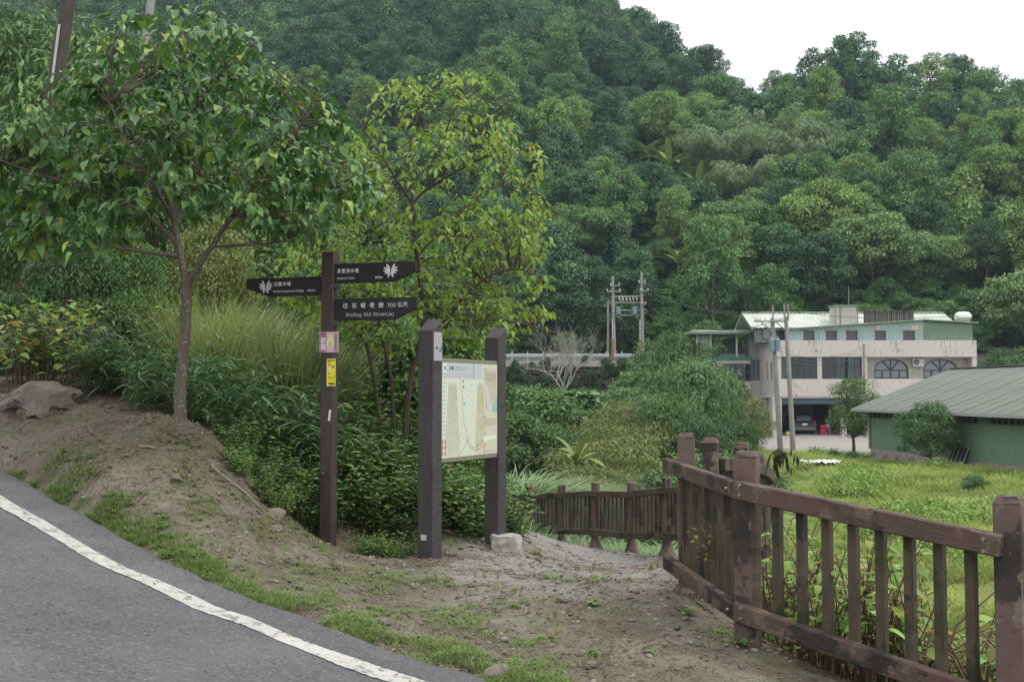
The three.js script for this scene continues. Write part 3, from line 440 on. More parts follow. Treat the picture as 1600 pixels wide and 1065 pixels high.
// ---------- the pale building across the field ----------
const tileTex = (() => { return tex(1024, (u, v) => { const st = (u * 64) % 1, g = st < 0.1 ? 0.82 : 1, s = stain(u, v), f = stainF(u, v), k = g * (0.93 + 0.2 * (s - 0.5)); const dirt = f > 0.6 && s > 0.52 ? 0.82 : 1; return [k * dirt, k * 0.97 * dirt, k * 0.95 * dirt]; }, 6.4); })();
// mould that runs down the parapets in broken vertical streaks
const mouldTex = (amount, seed) => { const a = vnoise(96, seed), b = fbm(16, 5, seed + 3, 0.7), c = fbm(3, 3, seed + 9); return tex(1024, (u, v) => { const st = (u * 64) % 1 < 0.1 ? 0.86 : 1, run = a(u, v * 0.14) * 0.55 + b(u, v) * 0.45 + (c(u, 0.3) - 0.5) * 0.6, m = clamp((run - (1 - amount)) * 7, 0, 1) * (a(u * 2, v * 3) > 0.35 ? 1 : 0.35), k = st * (1 - 0.55 * m) * (0.96 + 0.12 * (b(u, v) - 0.5)); return [k, k * 0.975, k * 0.95]; }, 6.4); };
const wallMat = std({ color: C(0.6, 0.56, 0.54), map: tileTex, roughness: 0.8 }), bandMat = std({ color: C(0.6, 0.56, 0.54), map: mouldTex(0.38, 601), roughness: 0.85 }), bandMat2 = std({ color: C(0.6, 0.56, 0.54), map: mouldTex(0.45, 640), roughness: 0.85 }), plaster = std({ color: C(0.57, 0.535, 0.515), map: concTex, roughness: 0.9 }), innerWall = std({ color: C(0.3, 0.3, 0.3), map: concTex, roughness: 0.95 });
const blueSheet = std({ color: C(0.38, 0.5, 0.49), map: concTex, roughness: 0.6 }), greenSheet = std({ color: C(0.2, 0.29, 0.2), map: concTex, roughness: 0.6 }), roofSheet = std({ color: C(0.53, 0.58, 0.51), map: concTex, roughness: 0.6 }), trimGreen = std({ color: C(0.03, 0.2, 0.13), roughness: 0.6 }), dullGreen = std({ color: C(0.22, 0.3, 0.22), map: concTex, roughness: 0.7 });
{
  const D = 82, ox = (1215 - 800) / F * D, base = -1.95, t = thing('pale_building', 'pale three-storey building with blue-green metal top floor across the field', 'building', V(ox, base, -D));
  const X = (px, d = D) => (px - 800) / F * d - ox, Y = (py, d = D) => EYE + (612 - py) * d / F - base, R = X(1526), BACK = -9;
  const blk = (name, x0, x1, y0, y1, z0, z1, m, parent = t, lb) => part(name, boxAt(x1 - x0, y1 - y0, z1 - z0, (x0 + x1) / 2, (y0 + y1) / 2, (z0 + z1) / 2, 0.01), m, parent, lb);
  const y1 = Y(619), y2 = Y(592), y3 = Y(557.5), y4 = Y(531.7);
  // floors and shell
  blk('floor_slab', 0.002, R - 0.002, y2 - 0.12, y2 - 0.003, BACK, -0.02, plaster); blk('floor_slab', 0.002, R - 0.002, y3 + 0.003, y3 + 0.16, BACK, -0.02, plaster); blk('floor_slab', 0.002, R - 0.002, y4 - 0.2, y4 - 0.003, BACK, -0.3, plaster);
  blk('rear_wall', 0, R, 0, y4, BACK - 0.25, BACK, innerWall); blk('side_wall', R - 0.25, R, 0, y3, BACK, -0.003, wallMat);
  // left side wall with its narrow windows
  const sideWin = [[-2.2, -1.7, Y(593), Y(563)], [-3.6, -3.15, Y(593), Y(563)], [-2.2, -1.55, Y(659), Y(621)], [-3.6, -3.0, Y(659), Y(621)]];
  { const s = new THREE.Shape([[-7.5, -0.3], [0, -0.3], [0, y4 - 0.004], [-7.5, y4 - 0.004]].map(([a, c]) => new THREE.Vector2(a, c))); for (const [a, c, e, f] of sideWin) s.holes.push(new THREE.Path([[a, e], [c, e], [c, f], [a, f]].map(([p, q]) => new THREE.Vector2(p, q)))); part('side_wall', new THREE.ExtrudeGeometry(s, { depth: 0.25, bevelEnabled: false }).rotateY(-Math.PI / 2).translate(0.25, 0, 0), wallMat, t); }
  for (const [a, c, e, f] of sideWin) { const w = part('window', merged([boxAt(0.06, f - e, 0.06, 0.1, (e + f) / 2, a + 0.03), boxAt(0.06, f - e, 0.06, 0.1, (e + f) / 2, c - 0.03), boxAt(0.05, 0.06, c - a, 0.1, (e + f) / 2, (a + c) / 2)]), frameMat, t); part('pane', boxAt(0.02, f - e, c - a, 0.13, (e + f) / 2, (a + c) / 2, 0), glassMat, w); }
  blk('ledge', -0.25, 0.0, Y(619) - 0.12, Y(619), -5, 0.15, bandMat); blk('corner_column', -0.42, 0.3, -0.3, y1, -0.35, 0.02, wallMat);
  // front bands
  blk('parapet', -0.3, R, y3, y4, -0.25, 0.16, bandMat); blk('balcony_parapet', -0.02, R, y1, y2, -0.2, 0.14, bandMat2);
  for (const [a, c] of [[0, 2 / 20], [1277, 1284], [1347, 1355], [1519, 1526]]) { const x0 = a ? X(a) : -0.02, x1 = a ? X(c) : 0.28; blk('pilaster', x0, x1, y2 + 0.002, y3 - 0.002, -0.2, 0.1, wallMat); }
  // strip windows
  const stripWindow = (a, c, cols, y0, yb, z) => { const w = part('window', merged([boxAt(c - a, 0.08, 0.08, (a + c) / 2, y0 + 0.04, z), boxAt(c - a, 0.08, 0.08, (a + c) / 2, yb - 0.04, z), boxAt(c - a, 0.07, 0.08, (a + c) / 2, lerp(y0, yb, 0.56), z), ...Array.from({ length: cols + 1 }, (_, k) => boxAt(0.07, yb - y0 - 0.16, 0.075, a + 0.035 + (c - a - 0.07) * k / cols, (y0 + yb) / 2, z))]), frameMat, t); for (let k = 0; k < cols; k++) for (const [q, e] of [[y0, lerp(y0, yb, 0.56)], [lerp(y0, yb, 0.56), yb]]) part('pane', boxAt((c - a) / cols - 0.07, e - q - 0.09, 0.015, a + (c - a) * (k + 0.5) / cols, (q + e) / 2, z - 0.01, 0), paneMat, w); return w; };
  stripWindow(0.3, X(1277), 6, y2, y3, -0.06); stripWindow(X(1284), X(1347), 6, y2, y3, -0.06);
  // curtains and back wall behind the windows
  blk('inner_wall', 0.3, X(1354), y2, y3, -3.2, -3.0, innerWall);
  for (const [a, c, f] of [[1222, 1238, 1], [1258, 1262, 0.45], [1271, 1275, 0.4], [1309, 1320, 1], [1325, 1336, 1], [1337, 1345, 1]]) { const b = new B(), n = 30; for (let k = 0; k <= n; k++) { const x = lerp(X(a), X(c), k / n), z = -0.2 + 0.05 * Math.sin(k * 1.9); b.v(x, y2 + 0.02, z, 0, 0, 1, x, 0); b.v(x, lerp(y2, y3, f), z, 0, 0, 1, x, 1); } for (let k = 0; k < n; k++) b.i.push(k * 2, k * 2 + 2, k * 2 + 3, k * 2, k * 2 + 3, k * 2 + 1); const g = b.build(); g.computeVertexNormals(); part('curtain', g, curtainMat, t); }
  // recessed balcony with two arched windows
  { const z = -1.1, xa = X(1354), s = new THREE.Shape([[xa, y2 - 0.1], [R - 0.25, y2 - 0.1], [R - 0.25, y3], [xa, y3]].map(([a, c]) => new THREE.Vector2(a, c))), arcs = [[1366, 1420], [1443, 1497]].map(([a, c]) => [X(a, D + 1.1), X(c, D + 1.1)]);
    const yb = y2 + 0.05, spring = y3 - 0.92, top = y3 - 0.12;
    const arch = (P, a, c, y0, inset) => { P.moveTo(a + inset, y0); P.lineTo(c - inset, y0); P.lineTo(c - inset, spring); for (let k = 1; k <= 16; k++) { const an = Math.PI * k / 16; P.lineTo((a + c) / 2 + (c - a - 2 * inset) / 2 * Math.cos(an), spring + (top - spring - inset) * Math.sin(an)); } };
    for (const [a, c] of arcs) { const h = new THREE.Path(); arch(h, a, c, yb, 0); s.holes.push(h); }
    part('balcony_wall', new THREE.ExtrudeGeometry(s, { depth: 0.2, bevelEnabled: false }).translate(0, 0, z - 0.2), plaster, t); blk('side_cheek', xa - 0.3, xa, y2, y3, z, -0.003, plaster);
    for (const [a, c] of arcs) {
      const o = new THREE.Shape(); arch(o, a, c, yb, 0.002); const h = new THREE.Path(); arch(h, a, c, yb + 0.09, 0.09); o.holes.push(h);
      const list = [new THREE.ExtrudeGeometry(o, { depth: 0.07, bevelEnabled: false }).translate(0, 0, z - 0.12), boxAt(c - a - 0.1, 0.08, 0.06, (a + c) / 2, spring - 0.1, z - 0.1)]; const m = (a + c) / 2;
      for (const k of [-1, 0, 1]) list.push(boxAt(0.08, spring - 0.2 - yb, 0.06, m + k * (c - a) / 4, (yb + spring) / 2 - 0.06, z - 0.1));
      for (const an of [0.85, Math.PI / 2, Math.PI - 0.85]) { const L = 0.78 + 0.45 * Math.abs(Math.cos(an)); list.push(box(0.07, L, 0.06).translate(0, L / 2, 0).rotateZ(an - Math.PI / 2).translate(m, spring - 0.1, z - 0.098)); }
      const w = part('arched_window', merged(list), frameMat, t); const g = new THREE.Shape(); arch(g, a, c, yb + 0.05, 0.05); part('pane', new THREE.ExtrudeGeometry(g, { depth: 0.015, bevelEnabled: false }).translate(0, 0, z - 0.15), glassMat, w);
    } }
  // garage floor level: header, columns, deep bay
  blk('lintel', 0.3, R, y1 - 0.13, y1 - 0.003, -0.5, 0.1, wallMat); blk('shutter_box', 0.32, X(1354), Y(631), y1 - 0.135, -0.6, -0.1, std({ color: C(0.06, 0.1, 0.13), roughness: 0.6 })); blk('garage_column', X(1315), X(1322), -0.2, Y(631), -0.6, 0.0, wallMat); blk('garage_column', X(1352), X(1360), -0.2, y1 - 0.14, -0.6, 0.0, wallMat); blk('front_wall', X(1360), R, -0.2, y1 - 0.14, -0.4, -0.05, wallMat);
  blk('garage_floor', 0, R, -0.25, 0.02, BACK, -0.3, concMat); blk('garage_rear_wall', 0.3, R - 0.3, 0.02, y2 - 0.13, -8.2, -8, std({ color: C(0.5, 0.5, 0.49), roughness: 0.95 })); blk('partition', X(1315), X(1316) + 0.15, 0.02, y2 - 0.13, -8, -3.5, innerWall);
  { const a = X(1272, D + 8), c = X(1292, D + 8), e = Y(660, D + 8), f = Y(630, D + 8); const w = part('window', merged([...[0, 1, 2, 3].map((k) => boxAt(0.07, f - e, 0.06, lerp(a, c, k / 3), (e + f) / 2, -7.94)), boxAt(c - a, 0.07, 0.06, (a + c) / 2, lerp(e, f, 0.5), -7.94)]), frameMat, t); part('pane', boxAt(c - a, f - e, 0.03, (a + c) / 2, (e + f) / 2, -7.98, 0), std({ color: C(0.6, 0.65, 0.66), roughness: 0.2 }), w); }
  // top storey: sheet cladding on a sloping edge, windows with bars
  const zt = -0.42, tx0 = X(1236), tx1 = X(1447), topL = Y(514), topR = Y(499.5), topAt = (x) => lerp(topL, topR, (x - tx0) / (tx1 - tx0)) - y4;
  const wins = [[1259, 1276], [1294, 1311.5], [1326, 1344], [1371, 1388.5], [1415.5, 1434]].map(([a, c]) => [X(a), X(c)]), wy0 = Y(531), wy1 = Y(515.5);
  let cur = tx0; const spans = []; for (const [a, c] of wins) { spans.push([cur, a, 0]); spans.push([a, c, 1]); cur = c; } spans.push([cur, tx1, 0]);
  for (const [a, c, win] of spans) part('cladding_sheet', corrugated(c - a, 0, 0.22, 0.03, (x) => topAt(a + x) - (win ? wy1 - y4 : 0), true).translate(a, win ? wy1 : y4, zt), [greenSheet, blueSheet][1], t);
  for (const [a, c] of [[1373, 1379], [1429, 1440]].map(([p, q]) => [X(p), X(q)])) blk('cladding_patch', a, c, Y(515), Y(507), zt + 0.033, zt + 0.045, std({ color: C(0.55, 0.45, 0.36), roughness: 0.9 }));
  for (const [a, c] of wins) { const w = part('window', merged([boxAt(c - a + 0.1, 0.07, 0.12, (a + c) / 2, wy0 + 0.035, zt), boxAt(c - a + 0.1, 0.07, 0.12, (a + c) / 2, wy1 - 0.035, zt + 0.002), ...Array.from({ length: 9 }, (_, k) => boxAt(k % 8 ? 0.025 : 0.06, wy1 - wy0 - 0.15, 0.05, lerp(a + 0.03, c - 0.03, k / 8), (wy0 + wy1) / 2, zt + 0.02))]), std({ color: C(0.12, 0.11, 0.1), roughness: 0.7 }), t); part('pane', boxAt(c - a, wy1 - wy0 - 0.14, 0.02, (a + c) / 2, (wy0 + wy1) / 2, zt - 0.06, 0), glassMat, w); }
  const gx1 = X(1525), gT = (x) => lerp(Y(501), Y(506), x / (gx1 - tx1)) - y4;
  part('green_cladding', corrugated(gx1 - tx1, 0, 0.22, 0.03, gT, true).translate(tx1, y4, zt), greenSheet, t);
  part('side_cladding', laid(corrugated(7, Y(506) - y4, 0.22, 0.03, null, true), V(gx1, y4, zt), V(0, 0, -1), V(0, 1, 0)), greenSheet, t);
  { const b = new B(), e = V(tx0 - 0.3, topL + 0.03, zt + 0.25), f = V(tx1 + 0.1, topR + 0.03, zt + 0.25), h = V(gx1 + 0.35, Y(504), zt + 0.25); const slab = (P, Q, m) => { const L = P.distanceTo(Q), an = Math.atan2(Q.y - P.y, Q.x - P.x); part('eave_roof', boxAt(L, 0.1, 3.4, L / 2, 0, -1.6, 0.01).rotateZ(an).translate(P.x, P.y, P.z), m, t); }; slab(e, f, dullGreen); slab(f, h, dullGreen); }
  blk('roof_room_wall', tx0, gx1 - 0.05, y4, Y(512), -3.3, -3.1, plaster);
  // gable roof of pale sheet
  { const za = -1.5, zr = -5, xl = X(1160, D + 5), xr = X(1476, D + 5), yr = Y(489, D + 5), ye = Y(512, D + 1.5), uy = V(0, yr - ye, zr - za), L = uy.length(), n = 6; for (let k = 0; k < n; k++) { const a = lerp(xl, xr, k / n), c = lerp(xl, xr, (k + 1) / n); part('roof_sheet', laid(corrugated(c - a - 0.01, L, 0.33, 0.05, null, true), V(a, ye, za), V(1, 0, 0), uy), roofSheet, t); }
    const uz = V(0, ye - yr, -3.5 - 0.0001), L2 = uz.length(); part('roof_sheet', laid(corrugated(xr - xl, L2, 0.33, 0.05, null, true), V(xr, ye, zr - 3.5), V(-1, 0, 0), V(0, yr - ye, 3.5)), roofSheet, t);
    part('ridge_cap', boxAt(xr - xl, 0.06, 0.4, (xl + xr) / 2, yr + 0.06, zr), roofSheet, t);
    for (const x of [xl + 0.05, xr - 0.05]) { const s = new THREE.Shape([[za, ye], [zr, yr], [zr - 3.5, ye], [zr - 3.5, ye - 0.18], [zr, yr - 0.2], [za, ye - 0.18]].map(([a, c]) => new THREE.Vector2(a, c))); part('gable_trim', new THREE.ExtrudeGeometry(s, { depth: 0.12, bevelEnabled: false }).rotateY(-Math.PI / 2).translate(x + 0.06, 0, 0), dullGreen, t); }
    blk('attic_wall', xl + 1.0, tx0 - 0.05, y4 - 0.01, ye - 0.05, -4.9, -2.4, std({ color: C(0.3, 0.33, 0.33), roughness: 0.6 }));
    for (let k = 0; k < 4; k++) { const a = xl + 1.1 + k * 0.78, w = part('window', merged([boxAt(0.06, 1.1, 0.06, a, y4 + 0.75, -2.36), boxAt(0.06, 1.1, 0.06, a + 0.66, y4 + 0.75, -2.36), boxAt(0.7, 0.06, 0.058, a + 0.33, y4 + 1.3, -2.36), boxAt(0.7, 0.06, 0.058, a + 0.33, y4 + 0.2, -2.36)]), frameMat, t); part('pane', boxAt(0.6, 1.06, 0.02, a + 0.33, y4 + 0.75, -2.385, 0), glassMat, w); }
  }
  // roof box, screen of old boards, antenna
  blk('roof_box', X(1307, 83.4), X(1340, 83.4), Y(508, 83.4), Y(478, 83.4), -3, -1.4, plaster); blk('roof_box_cap', X(1305, 83.4), X(1342, 83.4), Y(478, 83.4) + 0.002, Y(476, 83.4), -3.1, -1.3, dullGreen); for (const px of [1306.4, 1314.5, 1341]) blk('roof_box_trim', X(px, 83.3), X(px, 83.3) + 0.09, Y(508, 83.4), Y(478, 83.4), -1.396, -1.34, dullGreen);
  part('antenna', cyl(0.02, 0.012, 1.6, 6).translate(X(1332, 83.4), Y(476, 83.4), -2), galv, t);
  { const r = RNG(5), a = X(1351, 82.9), c = X(1430, 82.9), n = 26, ms = [0.05, 0.065, 0.04].map((k) => std({ color: C(k * 1.15, k, k * 0.9), roughness: 1 })); for (let k = 0; k < n; k++) { const x0 = lerp(a, c, k / n), w = (c - a) / n - 0.015, h0 = Y(502, 82.9) - 0.1, h1 = Y(485.5, 82.9) + (r() - 0.5) * 0.07; part('screen_board', boxAt(w, h1 - h0, 0.03, x0 + w / 2, (h0 + h1) / 2, -0.9 + 0.02 * r(), 0.004), ms[k % 3], t); } }
  // air conditioner hung on the balcony wall is a thing of its own below
  // terrace wing on the left
  const d2 = D + 5.5, XX = (px) => X(px, d2), YY = (py) => Y(py, d2), wz = -5.5;
  blk('wing_wall', XX(1110), XX(1173), 0, YY(596), wz - 3, wz, plaster); blk('wing_wall', XX(1110), XX(1173), YY(568), YY(562), wz - 3, wz, plaster); blk('wing_wall', XX(1110), XX(1118), YY(596), YY(568), wz - 3, wz, plaster);
  { const w = stripWindow(XX(1118), XX(1173), 5, YY(596), YY(568), wz - 0.05); w.name = 'window'; blk('inner_wall', XX(1112), XX(1173), YY(597), YY(567), wz - 2.8, wz - 2.6, innerWall); }
  blk('terrace_slab', XX(1088), XX(1174), YY(562) + 0.002, YY(557), wz - 4, wz + 0.1, trimGreen, t, 'dark green edged terrace slab'); blk('terrace_roof', XX(1079), XX(1172), YY(522), YY(518), wz - 4.4, wz + 0.5, dullGreen); blk('terrace_roof_top', XX(1083), XX(1172), YY(518) + 0.002, YY(515.5), wz - 4.2, wz + 0.2, roofSheet);
  for (const px of [1089, 1110, 1151]) blk('terrace_column', XX(px), XX(px) + 0.16, YY(557), YY(522), wz - 0.3, wz - 0.14, std({ color: C(0.5, 0.5, 0.48), roughness: 0.8 }));
  blk('terrace_screen', XX(1090), XX(1109), YY(557), YY(540), wz - 0.3, wz - 0.22, std({ color: C(0.33, 0.35, 0.34), roughness: 0.8 })); for (let k = 0; k < 8; k++) blk('louvre_bar', XX(1091 + k * 2.3), XX(1092 + k * 2.3), YY(540), YY(524), wz - 0.28, wz - 0.22, std({ color: C(0.5, 0.52, 0.5), roughness: 0.8 }));
  for (const py of [543, 547.5, 552]) blk('terrace_rail', XX(1110), XX(1172), YY(py), YY(py) + 0.05, wz - 0.2, wz - 0.15, frameMat); for (let k = 0; k < 6; k++) blk('rail_upright', XX(1122 + k * 9), XX(1122 + k * 9) + 0.05, YY(557), YY(543), wz - 0.25, wz - 0.2, frameMat);
  blk('link_wall', XX(1173), 0.24, 0, YY(562), wz - 2, wz - 0.4, plaster); { const w = part('window', merged([0, 1, 2, 3].map((k) => boxAt(0.07, 1.7, 0.06, XX(1174) + k * 0.32, YY(578), wz - 0.36))), frameMat, t); part('pane', boxAt(0.96, 1.7, 0.02, XX(1174) + 0.48, YY(578), wz - 0.385, 0), glassMat, w); }
  blk('link_upper', XX(1173), 0.24, YY(562) + 0.002, YY(516), wz - 2, wz - 0.6, std({ color: C(0.36, 0.38, 0.38), map: concTex, roughness: 0.8 }));
  // separate things on the building
  const ac = thing('air_conditioner', 'white air conditioner between the two arched windows', 'air conditioner', V(ox + X(1434, D + 0.9), base + Y(572, D + 0.9), -D - 0.85)); part('case', boxAt(0.86, 0.62, 0.4, 0, 0.31, 0, 0.02), std({ color: C(0.66, 0.66, 0.64), roughness: 0.6 }), ac); part('fan_grille', new THREE.RingGeometry(0.05, 0.23, 24).translate(-0.16, 0.32, 0.204), std({ color: C(0.12, 0.12, 0.12), roughness: 0.6 }), ac); part('bracket', boxAt(0.8, 0.05, 0.45, 0, -0.028, 0.0), galv, ac); part('bracket', boxAt(0.05, 0.3, 0.05, 0.3, -0.18, -0.15), galv, ac);
  const wt = thing('water_tank', 'stainless steel water tank lying on a stand at the roof corner', 'water tank', V(ox + X(1507, 84), base + Y(505, 84) - 0.1, -84)); part('tank', new THREE.CapsuleGeometry(0.42, 0.55, 6, 20).rotateZ(Math.PI / 2).translate(0, 0.62, 0), std({ color: C(0.75, 0.76, 0.77), metalness: 0.9, roughness: 0.28 }), wt); for (const x of [-0.35, 0.35]) for (const z of [-0.25, 0.25]) part('stand_leg', boxAt(0.05, 0.4, 0.05, x, 0.2, z), galv, wt); part('stand_frame', boxAt(0.9, 0.05, 0.6, 0, 0.24, 0), galv, wt);
  // car seen from behind in the garage
  const car = thing('parked_car', 'dark grey sport utility car parked in the open garage seen from behind', 'car', V(ox + X(1257, 83.5), base + 0.02, -83.6));
  const cm = new THREE.MeshPhysicalMaterial({ color: C(0.025, 0.028, 0.032), roughness: 0.35, clearcoat: 1, clearcoatRoughness: 0.1 }), rub = std({ color: C(0.015, 0.015, 0.015), roughness: 0.9 });
  { const prof = [[0.0, 0.38], [0.02, 0.95], [0.1, 1.05], [0.45, 1.58], [0.75, 1.68], [2.4, 1.66], [3.2, 1.12], [4.2, 1.0], [4.5, 0.8], [4.5, 0.35]], b = new B(), rings = prof.length; const W = (y) => y > 1.08 ? lerp(0.9, 0.62, (y - 1.08) / 0.6) : 0.92 - 0.04 * Math.abs(y - 0.8);
    const s = new THREE.Shape(prof.map(([z, y]) => new THREE.Vector2(z, y))); const g = new THREE.ExtrudeGeometry(s, { depth: 1.84, bevelEnabled: true, bevelSize: 0.05, bevelThickness: 0.05, bevelSegments: 3, steps: 6 }).translate(0, 0, -0.92).rotateY(Math.PI / 2), p = g.attributes.position; for (let i = 0; i < p.count; i++) { const y = p.getY(i); p.setX(i, p.getX(i) * W(y) / 0.92); } g.computeVertexNormals(); part('body', g, cm, car);
    const win = new THREE.Shape([[-0.62, 0], [0.62, 0], [0.52, 0.45], [-0.52, 0.45]].map(([a, c]) => new THREE.Vector2(a, c))); part('rear_window', new THREE.ExtrudeGeometry(win, { depth: 0.012, bevelEnabled: false }).rotateX(-0.58).translate(0, 1.13, -0.085), glassMat, car);
    part('bumper', boxAt(1.76, 0.26, 0.12, 0, 0.52, 0.06, 0.04), std({ color: C(0.16, 0.16, 0.165), roughness: 0.5 }), car); part('number_plate', boxAt(0.4, 0.17, 0.015, 0, 0.86, 0.045), std({ color: C(0.75, 0.75, 0.75), roughness: 0.5 }), car); for (const s of [-1, 1]) { part('tail_light', boxAt(0.16, 0.34, 0.06, s * 0.8, 1.02, 0.0, 0.02), std({ color: C(0.35, 0.02, 0.02), roughness: 0.2 }), car); const tz = [-0.85, -3.6]; for (const z of tz) { const w = part('wheel', new THREE.CylinderGeometry(0.34, 0.34, 0.22, 24).rotateZ(Math.PI / 2).translate(s * 0.8, 0.34, z), rub, car); part('rim', new THREE.CylinderGeometry(0.2, 0.2, 0.03, 16).rotateZ(Math.PI / 2).translate(s * 0.915, 0.34, z), galv, w); } part('mirror', boxAt(0.18, 0.14, 0.08, s * 1.0, 1.15, -2.7, 0.03), cm, car); } }
  const box1 = thing('red_crate', 'red plastic crate stack beside the parked car in the garage', 'crate', V(ox + X(1284, 83.4), base + 0.02, -83.3)); for (let k = 0; k < 3; k++) part('crate_tier', boxAt(0.5, 0.27, 0.4, 0.02 * k, 0.14 + k * 0.28, 0, 0.03), std({ color: C(0.4, 0.03, 0.04), roughness: 0.6 }), box1);
  const ch = thing('folding_chair', 'pale pink metal chair by the red crates in the garage', 'chair', V(ox + X(1292, 83.4), base + 0.02, -83.3)); const chm = std({ color: C(0.55, 0.4, 0.42), roughness: 0.6 }); part('seat', boxAt(0.34, 0.04, 0.34, 0, 0.44, 0, 0.01), chm, ch); part('backrest', boxAt(0.34, 0.3, 0.03, 0, 0.72, -0.16, 0.01), chm, ch); for (const x of [-0.15, 0.15]) for (const z of [-0.15, 0.15]) part('leg', boxAt(0.03, 0.42, 0.03, x, 0.21, z), chm, ch);
  const bag = thing('plastic_bags', 'yellow and blue plastic bags on the floor left of the parked car', 'bag', V(ox + X(1229, 83), base + 0.02, -82.9)); part('bag_body', new THREE.IcosahedronGeometry(0.22, 2).scale(1, 0.9, 0.8).translate(0, 0.17, 0), std({ color: C(0.1, 0.42, 0.5), roughness: 0.5 }), bag); part('bag_body', new THREE.IcosahedronGeometry(0.17, 2).translate(-0.05, 0.14, 0.24), std({ color: C(0.65, 0.55, 0.05), roughness: 0.5 }), bag);
  const dk = thing('wooden_stool', 'weathered wooden crate standing outside the garage corner column', 'crate', V(at(1201, 672, 80).x, G(at(1201, 672, 80).x, 80), -80)); part('top_board', boxAt(0.75, 0.06, 0.4, 0, 0.78, 0, 0.01), bandMat2, dk); for (const x of [-0.3, 0.3]) part('side_board', boxAt(0.06, 0.76, 0.38, x, 0.37, 0, 0.01), bandMat2, dk);
}
// ---------- green shed ----------
{
  const A = V((1358 - 800) / F * 60, 0, -60), Bq = V((1600 - 800) / F * 45, 0, -45), ux = Bq.clone().sub(A).normalize(), len = 27, turn = Math.atan2(-ux.z, ux.x);
  const t = thing('green_shed', 'long green corrugated metal shed with rusty low-pitched roof', 'shed', V(A.x, -2.45, A.z), turn);            // local x along the wall towards us, local z out to the left
  const rust = fbm(4, 5, 700, 0.62), sheetTex = tex(1024, (u, v) => { const r = rust(u * 1, v), q = stainF(u, v), k = 0.92 + 0.3 * (q - 0.5); return r > 0.7 && q > 0.45 ? [k * 1.2, k * 0.75, k * 0.5] : [k, k, k]; }, 8);
  const roofTex = (() => { const a = vnoise(24, 720), c = fbm(6, 5, 725, 0.6), d2 = fbm(3, 4, 731); return tex(1024, (u, v) => { const run = a(u * 1, v * 0.08) * 0.6 + c(u, v) * 0.4, m = clamp((run - 0.58) * 8, 0, 1) * clamp((d2(u, v) - 0.42) * 6, 0, 1), k = 0.95 + 0.35 * (c(u, v) - 0.5); return [lerp(k, 0.72, m), lerp(k, 0.5, m), lerp(k, 0.38, m)]; }, 9); })();
  const gw = std({ color: C(0.19, 0.275, 0.19), map: sheetTex, roughness: 0.6 }), gr = std({ color: C(0.155, 0.175, 0.147), map: roofTex, roughness: 0.75 });
  const plinTex = (() => { const a = fbm(6, 5, 741, 0.62), b = vnoise(40, 745); return tex(512, (u, v) => { const m = a(u, v), dark = m > 0.5 ? clamp((m - 0.5) * 6, 0, 1) : 0, red = b(u, v) > 0.86 && m < 0.5 ? 1 : 0, k = 1 - 0.65 * dark; return red ? [k, k * 0.55, k * 0.45] : [k, k * 0.95, k * 0.95]; }, 4); })(), plin = std({ color: C(0.36, 0.3, 0.29), map: plinTex, roughness: 0.95 });
  const wallB = 0.72, wallT = 2.45, eave = 3.15;
  for (let k = 0; k < 18; k++) part('plinth_block', boxAt(1.49, wallB + 0.4, 0.2, 0.75 + k * 1.5, wallB / 2 - 0.2, -0.12, 0.015), plin, t);
  for (let k = 0; k < 27; k++) part('wall_sheet', corrugated(1, wallT - wallB, 0.125, 0.035, null, false).translate(k, wallB, -0.06 + (k % 2) * 0.004), gw, t);
  part('end_wall', laid(corrugated(10.4, eave - wallB, 0.125, 0.035), V(0, wallB, -10.4), V(0, 0, 1), V(0, 1, 0)), gw, t);
  part('corner_trim', boxAt(0.12, eave - wallB, 0.12, 0.0, (eave + wallB) / 2, 0.0), gw, t);
  part('rear_wall', boxAt(27, eave + 0.1, 0.08, 13.5, (eave + 0.1) / 2, -10.6, 0.01), gw, t); part('end_wall', boxAt(0.08, eave, 10.4, 26.9, eave / 2, -5.3, 0.01), gw, t); part('shed_floor', boxAt(26.6, 0.1, 10.3, 13.4, 0.02, -5.3, 0.01), concMat, t);
  const wm = std({ color: C(0.2, 0.22, 0.2), roughness: 0.6 });
  for (let k = 0; k < 26; k++) { if (k === 4 || k === 5 || k === 11) { part('wall_sheet', corrugated(1, eave - wallT - 0.1, 0.125, 0.035).translate(0.3 + k, wallT, -0.06), gw, t); continue; } const w = part('window', merged([boxAt(0.06, 0.6, 0.06, 0.33 + k, wallT + 0.3, -0.05), boxAt(0.05, 0.6, 0.05, 0.83 + k, wallT + 0.3, -0.05), boxAt(1, 0.06, 0.064, 0.8 + k, wallT + 0.03, -0.05)]), wm, t); part('pane', boxAt(0.9, 0.56, 0.015, 0.8 + k, wallT + 0.32, -0.09, 0), paneMat, w); }
  const rise = 2.05, run = 5.4, over = 0.75, up = V(0, rise, -run), L = up.length() * (1 + over / run), O0 = V(0, eave - rise / run * over + 0.1, over);
  for (let k = 0; k < 28; k++) part('roof_sheet', laid(corrugated(1.01, L, 0.2, 0.03), V(-0.7 + k, O0.y + (k % 2) * 0.006, O0.z), V(1, 0, 0), up), gr, t);
  part('rear_roof', laid(corrugated(28, L, 0.2, 0.03), V(27.3, O0.y, -2 * run - over), V(-1, 0, 0), V(0, rise, run)), gr, t);
  part('ridge_cap', boxAt(28, 0.05, 0.5, 13.3, eave + rise + 0.13, -run), gr, t); part('eave_trim', boxAt(28, 0.16, 0.04, 13.3, O0.y - 0.05, over + 0.01), std({ color: C(0.35, 0.4, 0.37), roughness: 0.6 }), t);
  for (let k = 0; k < 9; k++) part('eave_bracket', new B().tube([V(k * 3 + 0.2, wallT + 0.2, 0.02), V(k * 3 + 0.2, O0.y - 0.1, over - 0.1)], 0.03, 0.03, 5).build(), wm, t);
